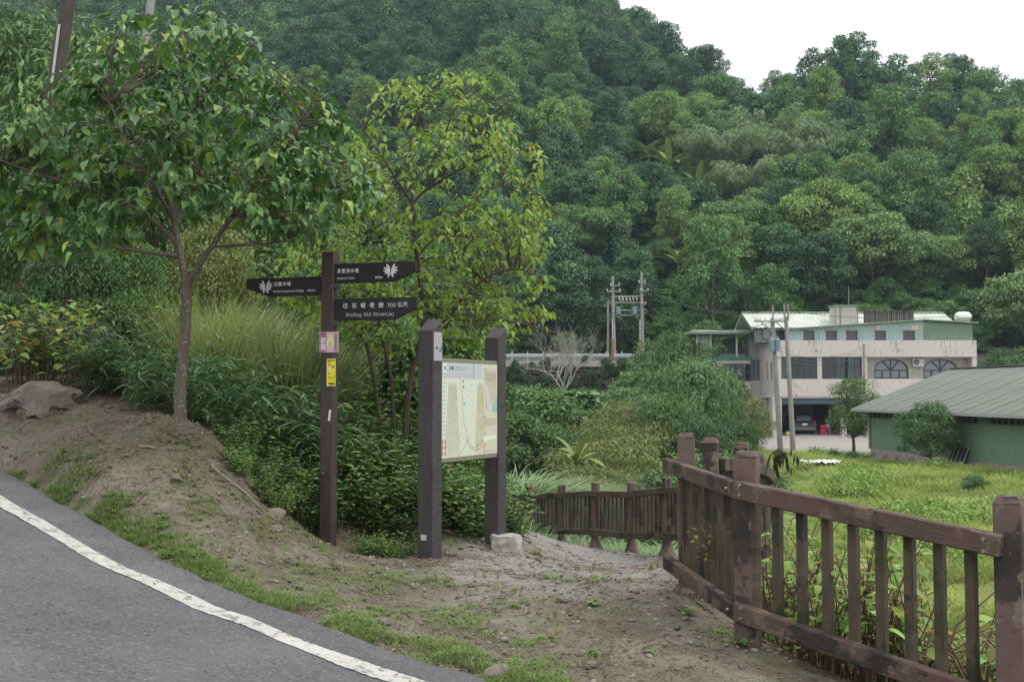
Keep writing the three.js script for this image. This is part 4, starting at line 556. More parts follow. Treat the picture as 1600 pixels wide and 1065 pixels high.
  // spinning roof ventilator
  const loc = (x, y, z) => V(x, y, z).applyAxisAngle(V(0, 1, 0), turn).add(t.position), vent = thing('roof_ventilator', 'silver turbine ventilator on the ridge of the green shed', 'ventilator', loc(8.5, eave + rise + 0.0, -run - 0.1)); const sil = std({ color: C(0.7, 0.71, 0.72), metalness: 0.85, roughness: 0.3 });
  part('neck', cyl(0.2, 0.2, 0.42, 16), sil, vent); { const b = new B(); for (let k = 0; k < 20; k++) b.add(new THREE.SphereGeometry(0.3, 3, 8, k * 0.314, 0.22, 0.45, 1.9).scale(1, 0.72, 1).translate(0, 0.58, 0)); part('fins', b.build(), sil, vent); } part('top_plate', cyl(0.2, 0.15, 0.06, 16).translate(0, 0.76, 0), sil, vent);
  // panels leaning on the plinth
  for (let k = 0; k < 2; k++) { const P = loc(9.6 + k * 0.75, 0, 0.55), p = thing('leaning_panel', k ? 'dark glazed panel leaning on the shed wall, nearer of the two' : 'dark glazed panel leaning on the shed wall, farther of the two', 'panel', V(P.x, G(P.x, -P.z), P.z), turn); const g = (o) => o.rotateX(-0.42); part('glazing', g(boxAt(0.62, 1.15, 0.03, 0, 0.58, 0)), std({ color: C(0.03, 0.035, 0.045), roughness: 0.25 }), p); part('frame', g(merged([boxAt(0.05, 1.2, 0.05, -0.33, 0.6, 0), boxAt(0.05, 1.2, 0.05, 0.33, 0.6, 0), boxAt(0.05, 1.2, 0.045, 0, 0.6, 0.01), boxAt(0.7, 0.05, 0.048, 0, 1.18, 0), boxAt(0.7, 0.05, 0.048, 0, 0.03, 0)])), galv, p); }
}
// ---------- plants of the valley and field ----------
// strap-leaved grass clump: long arching blades
function bladeGeo(b, P, az, len, wid, lean, c, segs = 4, curl = 1) {
  const dx = Math.cos(az), dz = Math.sin(az), sx = -dz, sz = dx; let prev; const base = b.count;
  for (let k = 0; k <= segs; k++) { const t = k / segs, out = len * (lean * t + 0.45 * curl * t * t), y = len * (t * (1 - 0.25 * lean) - 0.42 * curl * t * t), w = wid * 0.5 * (k === segs ? 0.05 : 1 - 0.55 * t * t), nx = -dx * 0.4, nz = -dz * 0.4; for (const s of [-1, 1]) b.v(P.x + dx * out + sx * w * s, P.y + y, P.z + dz * out + sz * w * s, nx, 0.9, nz, s, t, c); }
  for (let k = 0; k < segs; k++) { const a = base + k * 2; b.i.push(a, a + 1, a + 3, a, a + 3, a + 2); }
}
function tuft(seed, n, len, wid, spread, o = {}) { const r = RNG(seed), b = new B(); for (let k = 0; k < n; k++) { const a = r() * 6.28, q = spread * Math.sqrt(r()), v = 0.7 + 0.55 * r(), y = o.dry && r() < o.dry; bladeGeo(b, V(Math.cos(a) * q, 0, Math.sin(a) * q), a + (r() - 0.5) * 2, len * (0.5 + 0.6 * r()), wid, 0.15 + 0.5 * r(), y ? C(1.2 * v, 0.9 * v, 0.8 * v) : C(v, v, v), o.segs ?? 4, o.curl ?? (0.5 + 0.6 * r())); } return b.build(); }
const mGrassF = cropMat(C(0.265, 0.375, 0.09), { clearcoat: 0.06, transmission: 0.42 }), mGrassD = cropMat(C(0.13, 0.21, 0.06), { clearcoat: 0.2 }), mSilver = cropMat(C(0.2, 0.3, 0.12), { clearcoat: 0.4 }), mWeed = cropMat(C(0.2, 0.29, 0.075), { clearcoat: 0.15 });
// leafy low plant made of many small leaves
const lowLeaf = (seed, n, R, H, len, wid, o = {}) => { const r = RNG(seed), L = []; for (let k = 0; k < (o.lumps ?? 7); k++) { const a = r() * 6.28, q = R * Math.sqrt(r()) * 0.8; L.push([Math.cos(a) * q, H * (0.35 + 0.6 * r() * (1 - q / R * 0.5)), Math.sin(a) * q, R * (0.3 + 0.2 * r()), 0.8]); } return crown(r, L, n, len, wid, o); };
{
  const r = RNG(3000), M1 = [], M2 = [], M3 = [], c1 = [], c2 = [];
  const blocked = (x, d) => { const A = [(1358 - 800) / F * 60, 60], B2 = [(1600 - 800) / F * 45, 45], t = (60 - d) / 15, wx = lerp(A[0], B2[0], t); return (d < 61 && x > wx - 0.3) || (d > 63 + 0.8 * n2(x * 0.3, 4) && x > 15.5); };
  const inField = (x, d) => x > interp([[10, 3.4], [14, 3.8], [18, 4], [24, 4.6], [40, 8.5], [60, 12]], d) + 0.5 * n2(x, d);
  for (let k = 0; k < 52000; k++) {
    const u = 0.08 + 0.46 * r(), d = 11 / (1 - r() * (1 - 11 / 66)), x = u * d; if (!inField(x, d) || blocked(x, d)) continue;
    const patch = n2(x * 0.16, d * 0.11) + 0.5 * n2(x * 0.5, d * 0.4), s = (0.75 + 0.6 * r()) * (1 + 0.35 * patch) * (d > 30 ? 1.2 : 1), y = G(x, d) - 0.02, m = MM(x, y, -d, r() * 6.28, s, s * (0.8 + 0.3 * r()), s), v = 0.85 + 0.3 * r() + 0.18 * patch;
    if (patch > 0.62 && r() < 0.35) { M2.push(m); c2.push(C(v, v * 1.05, v)); } else { M1.push(m); c1.push(C(v * (1.05 + 0.12 * r()), v, v * 0.9)); }
    if (r() < 0.012) M3.push(MM(x, y, -d, r() * 6, 1 + r(), 1 + 0.6 * r(), 1));
  }
  console.log('field tufts', M1.length, M2.length, M3.length);
  stuff('field_grass', tuft(310, 26, 0.42, 0.016, 0.2), mGrassF, 'bright yellow-green grass covering the field', 'grass', M1, c1);
  stuff('field_weeds', lowLeaf(311, 160, 0.28, 0.34, 0.055, 0.035), mWeed, 'low leafy weeds growing through the field grass', 'weeds', M2, c2);
  stuff('field_stalks', tuft(312, 7, 0.62, 0.012, 0.1, { dry: 0.8, curl: 0.2 }), cropMat(C(0.2, 0.2, 0.08), { clearcoat: 0 }), 'thin brownish seed stalks scattered over the field', 'grass', M3);
}
// named shrubs and trees in the middle distance
const mShrub = [C(0.11, 0.2, 0.055), C(0.08, 0.155, 0.052), C(0.19, 0.235, 0.07), C(0.13, 0.23, 0.085)].map((c) => cropMat(c));
const shrubK = [];
{
  const mk = (seed, h, rad, L, n, len, wid, o) => { const r = RNG(seed), l = L(r); shrubK.push({ trunk: trunkGeo(r, h, rad, l, o), crown: crown(r, l, n, len, wid, o), h }); };
  mk(401, 3, 0.07, (r) => lumpsRound(r, 18, 1.5, 0.5, 2.7, 0.55), 14000, 0.12, 0.06);                                    // 0 rounded shrub
  mk(402, 3, 0.07, (r) => lumpsRound(r, 22, 1.8, 0.4, 2.8, 0.6).map((l) => [l[0], l[1], l[2], l[3], 0.5]), 16000, 0.13, 0.03, { droop: 0.9 });   // 1 fine-leaved drooping
  mk(403, 4.6, 0.1, (r) => lumpsRound(r, 26, 1.35, 1.5, 4.4, 0.5), 9000, 0.12, 0.06, { low: -0.6, top: 0.85 });              // 2 upright small tree
  mk(404, 4.2, 0.12, (r) => lumpsRound(r, 30, 2.0, 1.4, 4.0, 0.55), 14000, 0.12, 0.065);                                    // 3 wide small tree
  mk(405, 5, 0.12, (r) => lumpsRound(r, 34, 2.3, 0.8, 4.9, 0.78), 22000, 0.19, 0.05, { droop: 1.1, low: -0.2 });             // 4 bamboo-like big shrub
  mk(406, 3, 0.06, (r) => { const a = []; for (let k = 0; k < 10; k++) { const an = r() * 6.28, q = 0.3 + r() * 1.2; a.push([Math.cos(an) * q, 1.9 + 0.8 * r(), Math.sin(an) * q, 0.42, 0.35]); } return a; }, 1900, 0.26, 0.2, { droop: 0.5, low: 0 });   // 5 big-leaved
}
const P0 = (px, py, d) => { const q = at(px, py, d); return [q.x, q.y]; };
function shrub(name, ki, mi, px, d, py0, py1, wide, label, category = 'shrub', group, seed = px) {   // stands at px, from image row py0 (foot) to py1 (top), at distance d
  const x = (px - 800) / F * d, y = G(x, d), top = at(px, py1, d).y, s = (top - y) / shrubK[ki].h, t = plantTree(name, shrubK[ki], mShrub[mi], x, d, 1, (seed * 1.7) % 6.28, label, category, group); t.scale.set(s * wide, s, s * wide); return t;
}
shrub('yard_tree', 2, 0, 1333, 62.5, 0, 590, 1.0, 'slim tree standing in front of the open garage', 'tree');
shrub('yard_tree', 3, 1, 1450, 50, 0, 628, 1.0, 'wide leafy tree in front of the green shed wall', 'tree');
{
  const list = [
    [4, 3, 1070, 52, 568, 0.8, 'large pale-tipped bamboo-like bush left of the building'], [4, 1, 1125, 56, 622, 0.75, 'dense dark bush beside the building corner behind the near railing'], [4, 0, 1040, 46, 622, 0.7, 'dense green bush in the middle of the valley behind the railing'], [4, 3, 1100, 62, 588, 0.6, 'tall pale-tipped bush under the terrace wing'], [3, 2, 1180, 64, 622, 0.62, 'yellow-green tree at the building side wall'], [4, 3, 1150, 68, 592, 0.42, 'pale bush top reaching the terrace windows'], [3, 0, 1060, 88, 522, 0.8, 'bright green tree left of the terrace roof'], [3, 0, 1035, 92, 535, 1.0, 'green tree at the right end of the far guardrail'],
    [1, 2, 955, 40, 680, 1.15, 'large fine-leaved olive-green bush in the middle of the valley'], [1, 2, 920, 34, 720, 1.1, 'olive-green feathery bush above the far railing'], [1, 2, 1000, 44, 655, 1.0, 'olive-green bush with drooping twigs beside the dark bushes'], [1, 2, 985, 58, 615, 0.9, 'yellowish feathery bush below the stone wall'], [0, 1, 1000, 36, 730, 1.1, 'dark rounded shrub behind the far railing posts'], [1, 2, 930, 52, 645, 0.9, 'feathery yellow-green bush left of the valley centre'],
    [5, 3, 880, 70, 598, 1.4, 'big-leaved pale green plant below the leafless tree'], [5, 3, 900, 60, 630, 1.0, 'smaller big-leaved plant below the first one'], [0, 0, 815, 60, 600, 1.2, 'round shrub beside the map board post in the valley'], [0, 1, 845, 62, 615, 1.1, 'dark round shrub left in the valley'], [0, 0, 810, 50, 640, 1.0, 'green shrub close to the map board in the valley'], [0, 1, 850, 52, 655, 0.9, 'dark shrub between the silver grass and the board'], [0, 0, 960, 76, 606, 1.0, 'low green shrub at the foot of the stone wall'], [0, 1, 925, 80, 606, 1.3, 'vine-covered mound at the foot of the stone wall'], [0, 0, 1020, 80, 575, 1.2, 'green shrub at the right foot of the stone wall'], [0, 3, 985, 72, 600, 1.2, 'pale green shrub at the wall foot'], [0, 1, 800, 84, 598, 1.3, 'dark bush under the wall near the board'], [0, 0, 860, 86, 606, 1.0, 'green bush under the leafless tree'], [0, 0, 1010, 62, 620, 1.1, 'rounded green shrub behind the olive bushes'], [4, 1, 1090, 44, 650, 0.8, 'dark green bush right behind the tall railing post'], [4, 1, 1150, 50, 655, 0.7, 'dark green bush between the railing post and the twin poles'], [0, 0, 1120, 40, 700, 1.2, 'low green shrub behind the tall railing post'], [3, 1, 1580, 90, 545, 1.2, 'green tree behind the shed roof ridge'], [3, 0, 1555, 96, 560, 1.4, 'bushy tree between the building and the shed ridge'],
    [0, 0, 1380, 27, 790, 0.9, 'leafy weed clump in the field beyond the railing'], [0, 3, 1520, 40, 735, 1.2, 'weed clump in the field near the shed'], [0, 1, 1300, 60, 700, 1.3, 'low bush at the edge of the concrete yard'], [0, 1, 1215, 62, 697, 1.0, 'weedy bush at the foot of the twin poles'], [0, 3, 1330, 58, 702, 1.1, 'weedy bush under the slim yard tree'],
  ];
  for (const [k, m, px, d, top, w, lb] of list) shrub(k === 5 ? 'big_leaved_plant' : k === 1 ? 'feathery_bush' : k === 3 ? 'small_tree' : k === 4 ? 'bamboo_like_bush' : 'shrub', k, m, px, d, 0, top, w, lb, k === 3 ? 'tree' : 'bush');
}
// silver grass, leafless tree, banana in the valley
{
  const r = RNG(820), mk = (n, f) => { const a = []; for (let k = 0; k < n; k++) { const q = f(); if (q) a.push(q); } return a; };
  const patch = (pxa, pxb, da, db, n, s0) => mk(n, () => { const d = lerp(da, db, r()), px = lerp(pxa, pxb, r()), x = (px - 800) / F * d, s = s0 * (0.7 + 0.6 * r()); return MM(x, G(x, d) - 0.05, -d, r() * 6.28, s); });
  stuff('silver_grass', tuft(330, 40, 1.5, 0.03, 0.25, { segs: 5, curl: 1.1 }), mSilver, 'tall arching silver grass on the valley slope beyond the far railing', 'grass', [...patch(785, 910, 22.5, 36, 640, 1.35), ...patch(1000, 1075, 20, 30, 130, 0.8), ...patch(870, 960, 46, 60, 160, 1.4), ...patch(780, 1090, 18.5, 24, 160, 0.55)]);
  stuff('valley_cover', shrubK[0].crown, mShrub[0], 'tangled green ground cover on the valley slopes', 'ground cover', mk(1900, () => { const d = 24 + 78 * r(), px = 600 + 600 * r(), x = (px - 800) / F * d, s = 0.22 + 0.2 * r(); if (x > interp([[24, 4.2], [40, 8], [60, 11.5], [66, 15], [100, 15]], d) || px > 1190 && d > 60) return null; return MM(x, G(x, d) - 0.5 * s, -d, r() * 6, s * 1.8, s, s * 1.8); }));
  stuff('wall_creeper', shrubK[0].crown, mShrub[1], 'creepers hanging over the stone retaining wall', 'creeper', mk(190, () => { const x = -22 + 37 * r(), y = lerp(0, 4.6, Math.pow(r(), 0.6)), s = 0.2 + 0.22 * r(); return n2(x * 0.3, y * 0.5) < -0.25 ? null : MM(x, y - 0.9 * s, -102.6, r() * 6, s * 1.2, s, s * 0.5); }));
  const b = new B(), grow = (P, D, len, rad, lev) => { const pts = [P]; let q = P.clone(), dir = D.clone(); for (let k = 0; k < 4; k++) { dir.add(rv(r).multiplyScalar(0.14)).add(V(0, 0.02, 0)).normalize(); q = q.clone().add(dir.clone().multiplyScalar(len / 4)); pts.push(q); } b.tube(pts, rad, rad * 0.6, 5); if (lev) { const n = lev > 3 ? 3 : 2 + (r() < 0.6 ? 1 : 0); for (let k = 0; k < n; k++) { const nd = dir.clone().add(rv(r).multiplyScalar(0.75)).add(V(0, 0.1, 0)).normalize(); grow(pts[2 + Math.floor(r() * 3)], nd, len * (0.6 + 0.25 * r()), rad * 0.58, lev - 1); } } };
  for (const a of [0.2, 1.6, 2.9, 4.4, 5.4]) grow(V(0, 0, 0), V(Math.cos(a) * 0.75, 1, Math.sin(a) * 0.5).normalize(), 1.9, 0.07, 5);
  const x = (882 - 800) / F * 92, t = thing('leafless_tree', 'leafless pale grey tree in front of the stone wall', 'tree', V(x, at(882, 612, 92).y, -92)); t.scale.setScalar(1.2); part('branches', b.build(), std({ color: C(0.36, 0.33, 0.29), roughness: 0.95 }), t);
  // its lower trunk reaches the slope below
  part('trunk', new B().tube([V(0, 0.1, 0), V(0.05, (G(x, 92) - t.position.y) / 1.2 - 0.2, 0)], 0.12, 0.15, 7).build(), std({ color: C(0.36, 0.33, 0.29), roughness: 0.95 }), t);
  for (const [px, py, d, s, lb] of [[900, 715, 36, 0.6, 'young banana plant above the silver grass']]) { const X = (px - 800) / F * d; plantTree('banana_plant', kinds.banana, mBanana, X, d, s, px, lb, 'banana plant', undefined, mBanana, at(px, py, d).y - 2.2 * s); }
}
// crumpled white sheeting on the field
{
  const r = RNG(77), b = new B(), nx = 34, nz = 14; for (let j = 0; j <= nz; j++) for (let i = 0; i <= nx; i++) { const x = (i / nx - 0.5) * 1.9, z = (j / nz - 0.5) * 1.2; b.v(x * (1 + 0.1 * n2(z * 2, 3)), 0.05 + 0.16 * Math.abs(n2(x * 2.3, z * 3.1)) + 0.1 * Math.abs(n2(x * 6, z * 7)), z, 0, 1, 0, x, z); } for (let j = 0; j < nz; j++) for (let i = 0; i < nx; i++) { const a = j * (nx + 1) + i, c = a + nx + 1; b.i.push(a, c, c + 1, a, c + 1, a + 1); } const g = b.build(); g.computeVertexNormals();
  const d = 55, x = (1281 - 800) / F * d; const m = single('plastic_sheet', g, std({ color: C(0.75, 0.77, 0.78), roughness: 0.5, side: THREE.DoubleSide }), 'crumpled white plastic sheet lying on the field grass', 'plastic sheet'); m.position.set(x, G(x, d) + 0.22, -d);
}
// ---------- moulded concrete railings ----------
const moA = fbm(5, 5, 801, 0.62), moB = fbm(14, 4, 812, 0.6), moC = fbm(9, 5, 820, 0.6), grainL = (() => { const a = vnoise(128, 830), b = vnoise(256, 831); return (u, v) => 0.6 * a(u * 0.05, v) + 0.4 * b(u * 0.06 + 0.02 * a(u * 0.2, v * 0.3), v); })();
const railTex = (dark, lichen, mossy) => tex(1024, (u, v) => {
  const a = moA(u, v), b = moB(u, v), c = moC(u + 0.37, v + 0.61), sp = speck2(u, v); let k = 0.9 + 0.45 * (b - 0.5) + 0.12 * (grainL(u, v) - 0.5), R = k, Gc = k * 0.985, Bc = k * 0.97;
  const d = clamp((a - (0.66 - dark)) * 15, 0, 1) * (0.55 + 0.7 * b); R *= 1 - 0.8 * d; Gc *= 1 - 0.74 * d; Bc *= 1 - 0.74 * d;
  const m = clamp((moA(u + 0.5, v * 1.0 + 0.2) - (0.66 - mossy)) * 5, 0, 1) * 0.65; R = lerp(R, 0.62 * k, m); Gc = lerp(Gc, 0.86 * k, m); Bc = lerp(Bc, 0.5 * k, m);
  const l = clamp((c - (0.74 - lichen)) * 22, 0, 1) * (sp > 0.25 ? 1 : 0.5); R = lerp(R, 1.75, l * 0.55); Gc = lerp(Gc, 2.1, l * 0.55); Bc = lerp(Bc, 1.75, l * 0.55);
  if (sp > 0.965) { R = 1.9; Gc = 2.5; Bc = 2.4; }
  return [R * 0.42, Gc * 0.42, Bc * 0.42];
}, 1.3);
const grainTex = tex(1024, (u, v) => 0.75 * grainL(u, v) + 0.25 * moB(u, v), 0.5), grainTexV = tex(1024, (u, v) => 0.7 * grainL(v, u) + 0.3 * moB(u, v), 0.5);
const rt1 = railTex(0.1, 0.17, 0.02), rt2 = railTex(0.12, 0.08, 0.02), rt3 = railTex(0.13, 0.09, 0.2);
const railMat = std({ color: C(0.26, 0.165, 0.132), map: rt1, bumpMap: grainTex, bumpScale: 0.004, roughness: 0.78 }), postMat = std({ color: C(0.36, 0.24, 0.21), map: rt2, bumpMap: grainTexV, bumpScale: 0.002, roughness: 0.8 }), balMat = std({ color: C(0.21, 0.16, 0.115), map: rt3, bumpMap: grainTexV, bumpScale: 0.002, roughness: 0.85 }), boltMat = std({ color: C(0.35, 0.36, 0.37), metalness: 0.8, roughness: 0.45 }), railMatD = std({ color: C(0.25, 0.175, 0.13), map: rt3, bumpMap: grainTex, bumpScale: 0.003, roughness: 0.85 });
let uvSeed = RNG(5150);
function shiftUV(g) { const u = g.attributes.uv, a = uvSeed() * 5, b = uvSeed() * 5; for (let k = 0; k < u.count; k++) u.setXY(k, u.getX(k) + a, u.getY(k) + b); return g; }
function beam(A, Bp, h, t, bev = 0.008) { const L = A.distanceTo(Bp), g = shiftUV(box(L, h, t, bev)), dir = Bp.clone().sub(A).normalize(), flat = V(dir.x, 0, dir.z).normalize(), z = V().crossVectors(flat, V(0, 1, 0)).normalize(), y = V().crossVectors(z, dir).normalize(); return g.applyMatrix4(new THREE.Matrix4().makeBasis(dir, y, z).setPosition(A.clone().lerp(Bp, 0.5))); }
function squarePost(x, y0, y1, z, w, turn) {
  const cap = 0.035, b = new B(), H = y1 - y0 - cap; b.add(box(w, H, w, 0.006), MM(0, H / 2, 0)); const g = new THREE.CylinderGeometry(w * 0.5 * 0.72 * 1.414, w * 0.5 * 0.995 * 1.414, cap, 4, 1).toNonIndexed(); g.computeVertexNormals(); b.add(g, MM(0, H + cap / 2, 0, Math.PI / 4)); return shiftUV(b.build()).applyMatrix4(MM(x, y0, z, turn));
}
function boltHead(parent, P, dir) { const g = new THREE.CylinderGeometry(0.009, 0.011, 0.014, 8).rotateX(Math.PI / 2); const m = part('bolt', g.applyMatrix4(basis(P, dir, V(0, 1, 0.01))), boltMat, parent); return m; }
// near railing
{
  const t = thing('railing', 'reddish-brown wood-grained concrete railing close to the camera with bolted rails', 'railing', V(0, 0, 0));
  const R0 = V(2.378, 0, -5.05), P2 = V(1.371, 0, -6.16), P1 = V(1.223, 0, -7.4), off = (a, b) => { const d = b.clone().sub(a).normalize(); return V(d.z, 0, -d.x); };
  const nA = off(R0, P2), nB = off(P2, P1), sA = nA.x < 0 ? 1 : -1, o = 0.092; nA.multiplyScalar(sA); nB.multiplyScalar(nB.x < 0 ? 1 : -1);
  for (const [P, top, foot, tn, w] of [[R0, 1.005, -0.32, -0.62, 0.125], [P2, 1.153, -0.1, -0.42, 0.135], [P1, 1.211, -0.05, -0.12, 0.118]]) part('post', squarePost(P.x, foot, top, P.z, w, tn), postMat, t);
  const at2 = (P, n, y) => V(P.x + n.x * o, y, P.z + n.z * o), J = P2.clone().addScaledVector(nA, o).add(P2.clone().addScaledVector(nB, o)).multiplyScalar(0.5), dA = P2.clone().sub(R0).normalize(), dB = P1.clone().sub(P2).normalize();
  const railRun = (yR, yJ, yL) => {
    const a0 = at2(R0, nA, yR).addScaledVector(dA, -0.0), a1 = V(J.x, yJ, J.z), b1 = at2(P1, nB, yL).addScaledVector(dB, 0.2);
    part('rail', beam(a0, a1, 0.108, 0.062, 0.008), railMat, t); part('rail', beam(a1.clone().addScaledVector(dB, 0.004), b1, 0.1, 0.058, 0.008), railMat, t); return [a0, a1, b1];
  };
  const T = railRun(0.775, 0.937, 0.975), Bt = railRun(0.03, 0.238, 0.285);
  // posts at the joint are bolted through
  for (const [L, dir] of [[T, 1], [Bt, 1]]) { for (const s of [-0.028, 0.028]) { boltHead(t, L[0].clone().addScaledVector(dA, 0.07).addScaledVector(nA, 0.034).add(V(0, s, 0)), nA); boltHead(t, L[1].clone().addScaledVector(dA, -0.06).addScaledVector(nA, 0.034).add(V(0, s, 0)), nA); } boltHead(t, L[1].clone().addScaledVector(dB, 0.05).addScaledVector(nB, 0.034), nB); }
  const bal = (A, C2, n, k0, k1, count, w) => { for (let k = 0; k < count; k++) { const f = lerp(k0, k1, k / (count - 1)), P = A[0].clone().lerp(A[1], f), Q = C2[0].clone().lerp(C2[1], f), g = shiftUV(box(w, P.y - Q.y + 0.06, w, 0.005)); part('baluster', g.applyMatrix4(MM(P.x - n.x * 0.062, (P.y + Q.y) / 2, P.z - n.z * 0.062, Math.atan2(n.x, n.z) + 0.0)), balMat, t); } };
  bal([T[0], T[1]], [Bt[0], Bt[1]], nA, 0.115, 0.94, 9, 0.05);
  bal([T[1], T[2]], [Bt[1], Bt[2]], nB, 0.03, 0.80, 10, 0.05);
  part('post_footing', boxAt(0.2, 0.16, 0.2, P1.x + 0.01, 0.07, P1.z + 0.02, 0.03), postMat, t);
}
// railing that carries on along the trail edge behind it
{
  const t = thing('railing', 'wood-grained concrete railing behind the near one along the trail edge', 'railing', V(0, 0, 0));
  const S = [[1.49, 7.9, 1.156, -0.15], [1.985, 9.1, 1.06, -0.25], [2.45, 10.5, 0.9, -0.45], [2.9, 12.1, 0.7, -0.7], [2.92, 13.8, 0.48, -0.85]];
  S.forEach(([x, d, top, foot], i) => part('post', squarePost(x, foot - 0.1, top, -d, 0.118, [-0.3, -0.35, -0.3, -0.1, 0.1][i]), postMat, t));
  for (let k = 0; k < S.length - 1; k++) { const a = V(S[k][0] + 0.09, S[k][2] - 0.2, -S[k][1]), b = V(S[k + 1][0] + 0.09, S[k + 1][2] - 0.2, -S[k + 1][1]); part('rail', beam(a, b, 0.1, 0.055), railMatD, t); part('rail', beam(a.clone().add(V(0, -0.66, 0)), b.clone().add(V(0, -0.66, 0)), 0.1, 0.055), railMatD, t); for (let m = 1; m < 9; m++) { const P = a.clone().lerp(b, m / 9); part('baluster', shiftUV(box(0.045, 0.74, 0.045, 0.005)).applyMatrix4(MM(P.x - 0.055, P.y - 0.31, P.z, -0.35)), balMat, t); } }
}
// far railing across the trail's bend
{
  const t = thing('railing', 'brown concrete railing with round flared posts across the far bend of the trail', 'railing', V(0, 0, 0));
  const S = [[-0.25, 21.2, -0.42, -1.5], [0.348, 20, -0.287, -1.38], [0.883, 18.8, -0.15, -1.27], [1.392, 17.6, -0.002, -1.12], [1.86, 16.4, 0.1, -1.02], [2.245, 15.3, 0.26, -0.87], [2.6, 14.4, 0.36, -0.8]];
  const prof = [[0.13, 0], [0.128, 0.03], [0.095, 0.09], [0.075, 0.17], [0.072, 0.3], [0.07, 0.98], [0.06, 1.0], [0, 1.0]];
  S.forEach(([x, d, top, foot]) => { const h = top - foot, g = new THREE.LatheGeometry(prof.map(([r, y], i) => new THREE.Vector2(r, i < 5 ? y : y * h)), 14); part('post', shiftUV(g).translate(x, foot, -d), postMat, t); });
  const topY = (i) => S[i][2] - 0.19, botY = (i) => S[i][3] + 0.3;
  for (let k = 0; k < S.length - 1; k++) {
    const n = V(S[k + 1][1] - S[k][1], 0, S[k + 1][0] - S[k][0]).normalize().multiplyScalar(0.085); if (n.z < 0) n.negate();
    const a = V(S[k][0] + n.x, topY(k), -S[k][1] + n.z), b = V(S[k + 1][0] + n.x, topY(k + 1), -S[k + 1][1] + n.z), c = V(a.x, botY(k), a.z), e = V(b.x, botY(k + 1), b.z), dir = b.clone().sub(a).normalize();
    part('rail', beam(a.clone().addScaledVector(dir, -0.03), b.clone().addScaledVector(dir, 0.03), 0.098, 0.055 + 0.003 * (k % 2)), railMatD, t); part('rail', beam(c.clone().addScaledVector(dir, -0.03), e.clone().addScaledVector(dir, 0.03), 0.098, 0.055 + 0.003 * (k % 2)), railMatD, t);
    for (let m = 1; m < 9; m++) { const P = a.clone().lerp(b, m / 9), Q = c.clone().lerp(e, m / 9); part('baluster', shiftUV(box(0.046, P.y - Q.y, 0.046, 0.005)).applyMatrix4(MM(P.x - n.x * 0.62, (P.y + Q.y) / 2, P.z - n.z * 0.62, 0.4)), balMat, t); }
  }
  const kerb = thing('kerb', 'low concrete kerb under the far railing', 'kerb', V(0, 0, 0)); for (let k = 0; k < S.length - 1; k++) part('kerb_block', beam(V(S[k][0], S[k][3] - 0.09, -S[k][1]), V(S[k + 1][0], S[k + 1][3] - 0.09, -S[k + 1][1]), 0.16, 0.34 + 0.004 * (k % 2), 0.02), concMat, kerb);
}
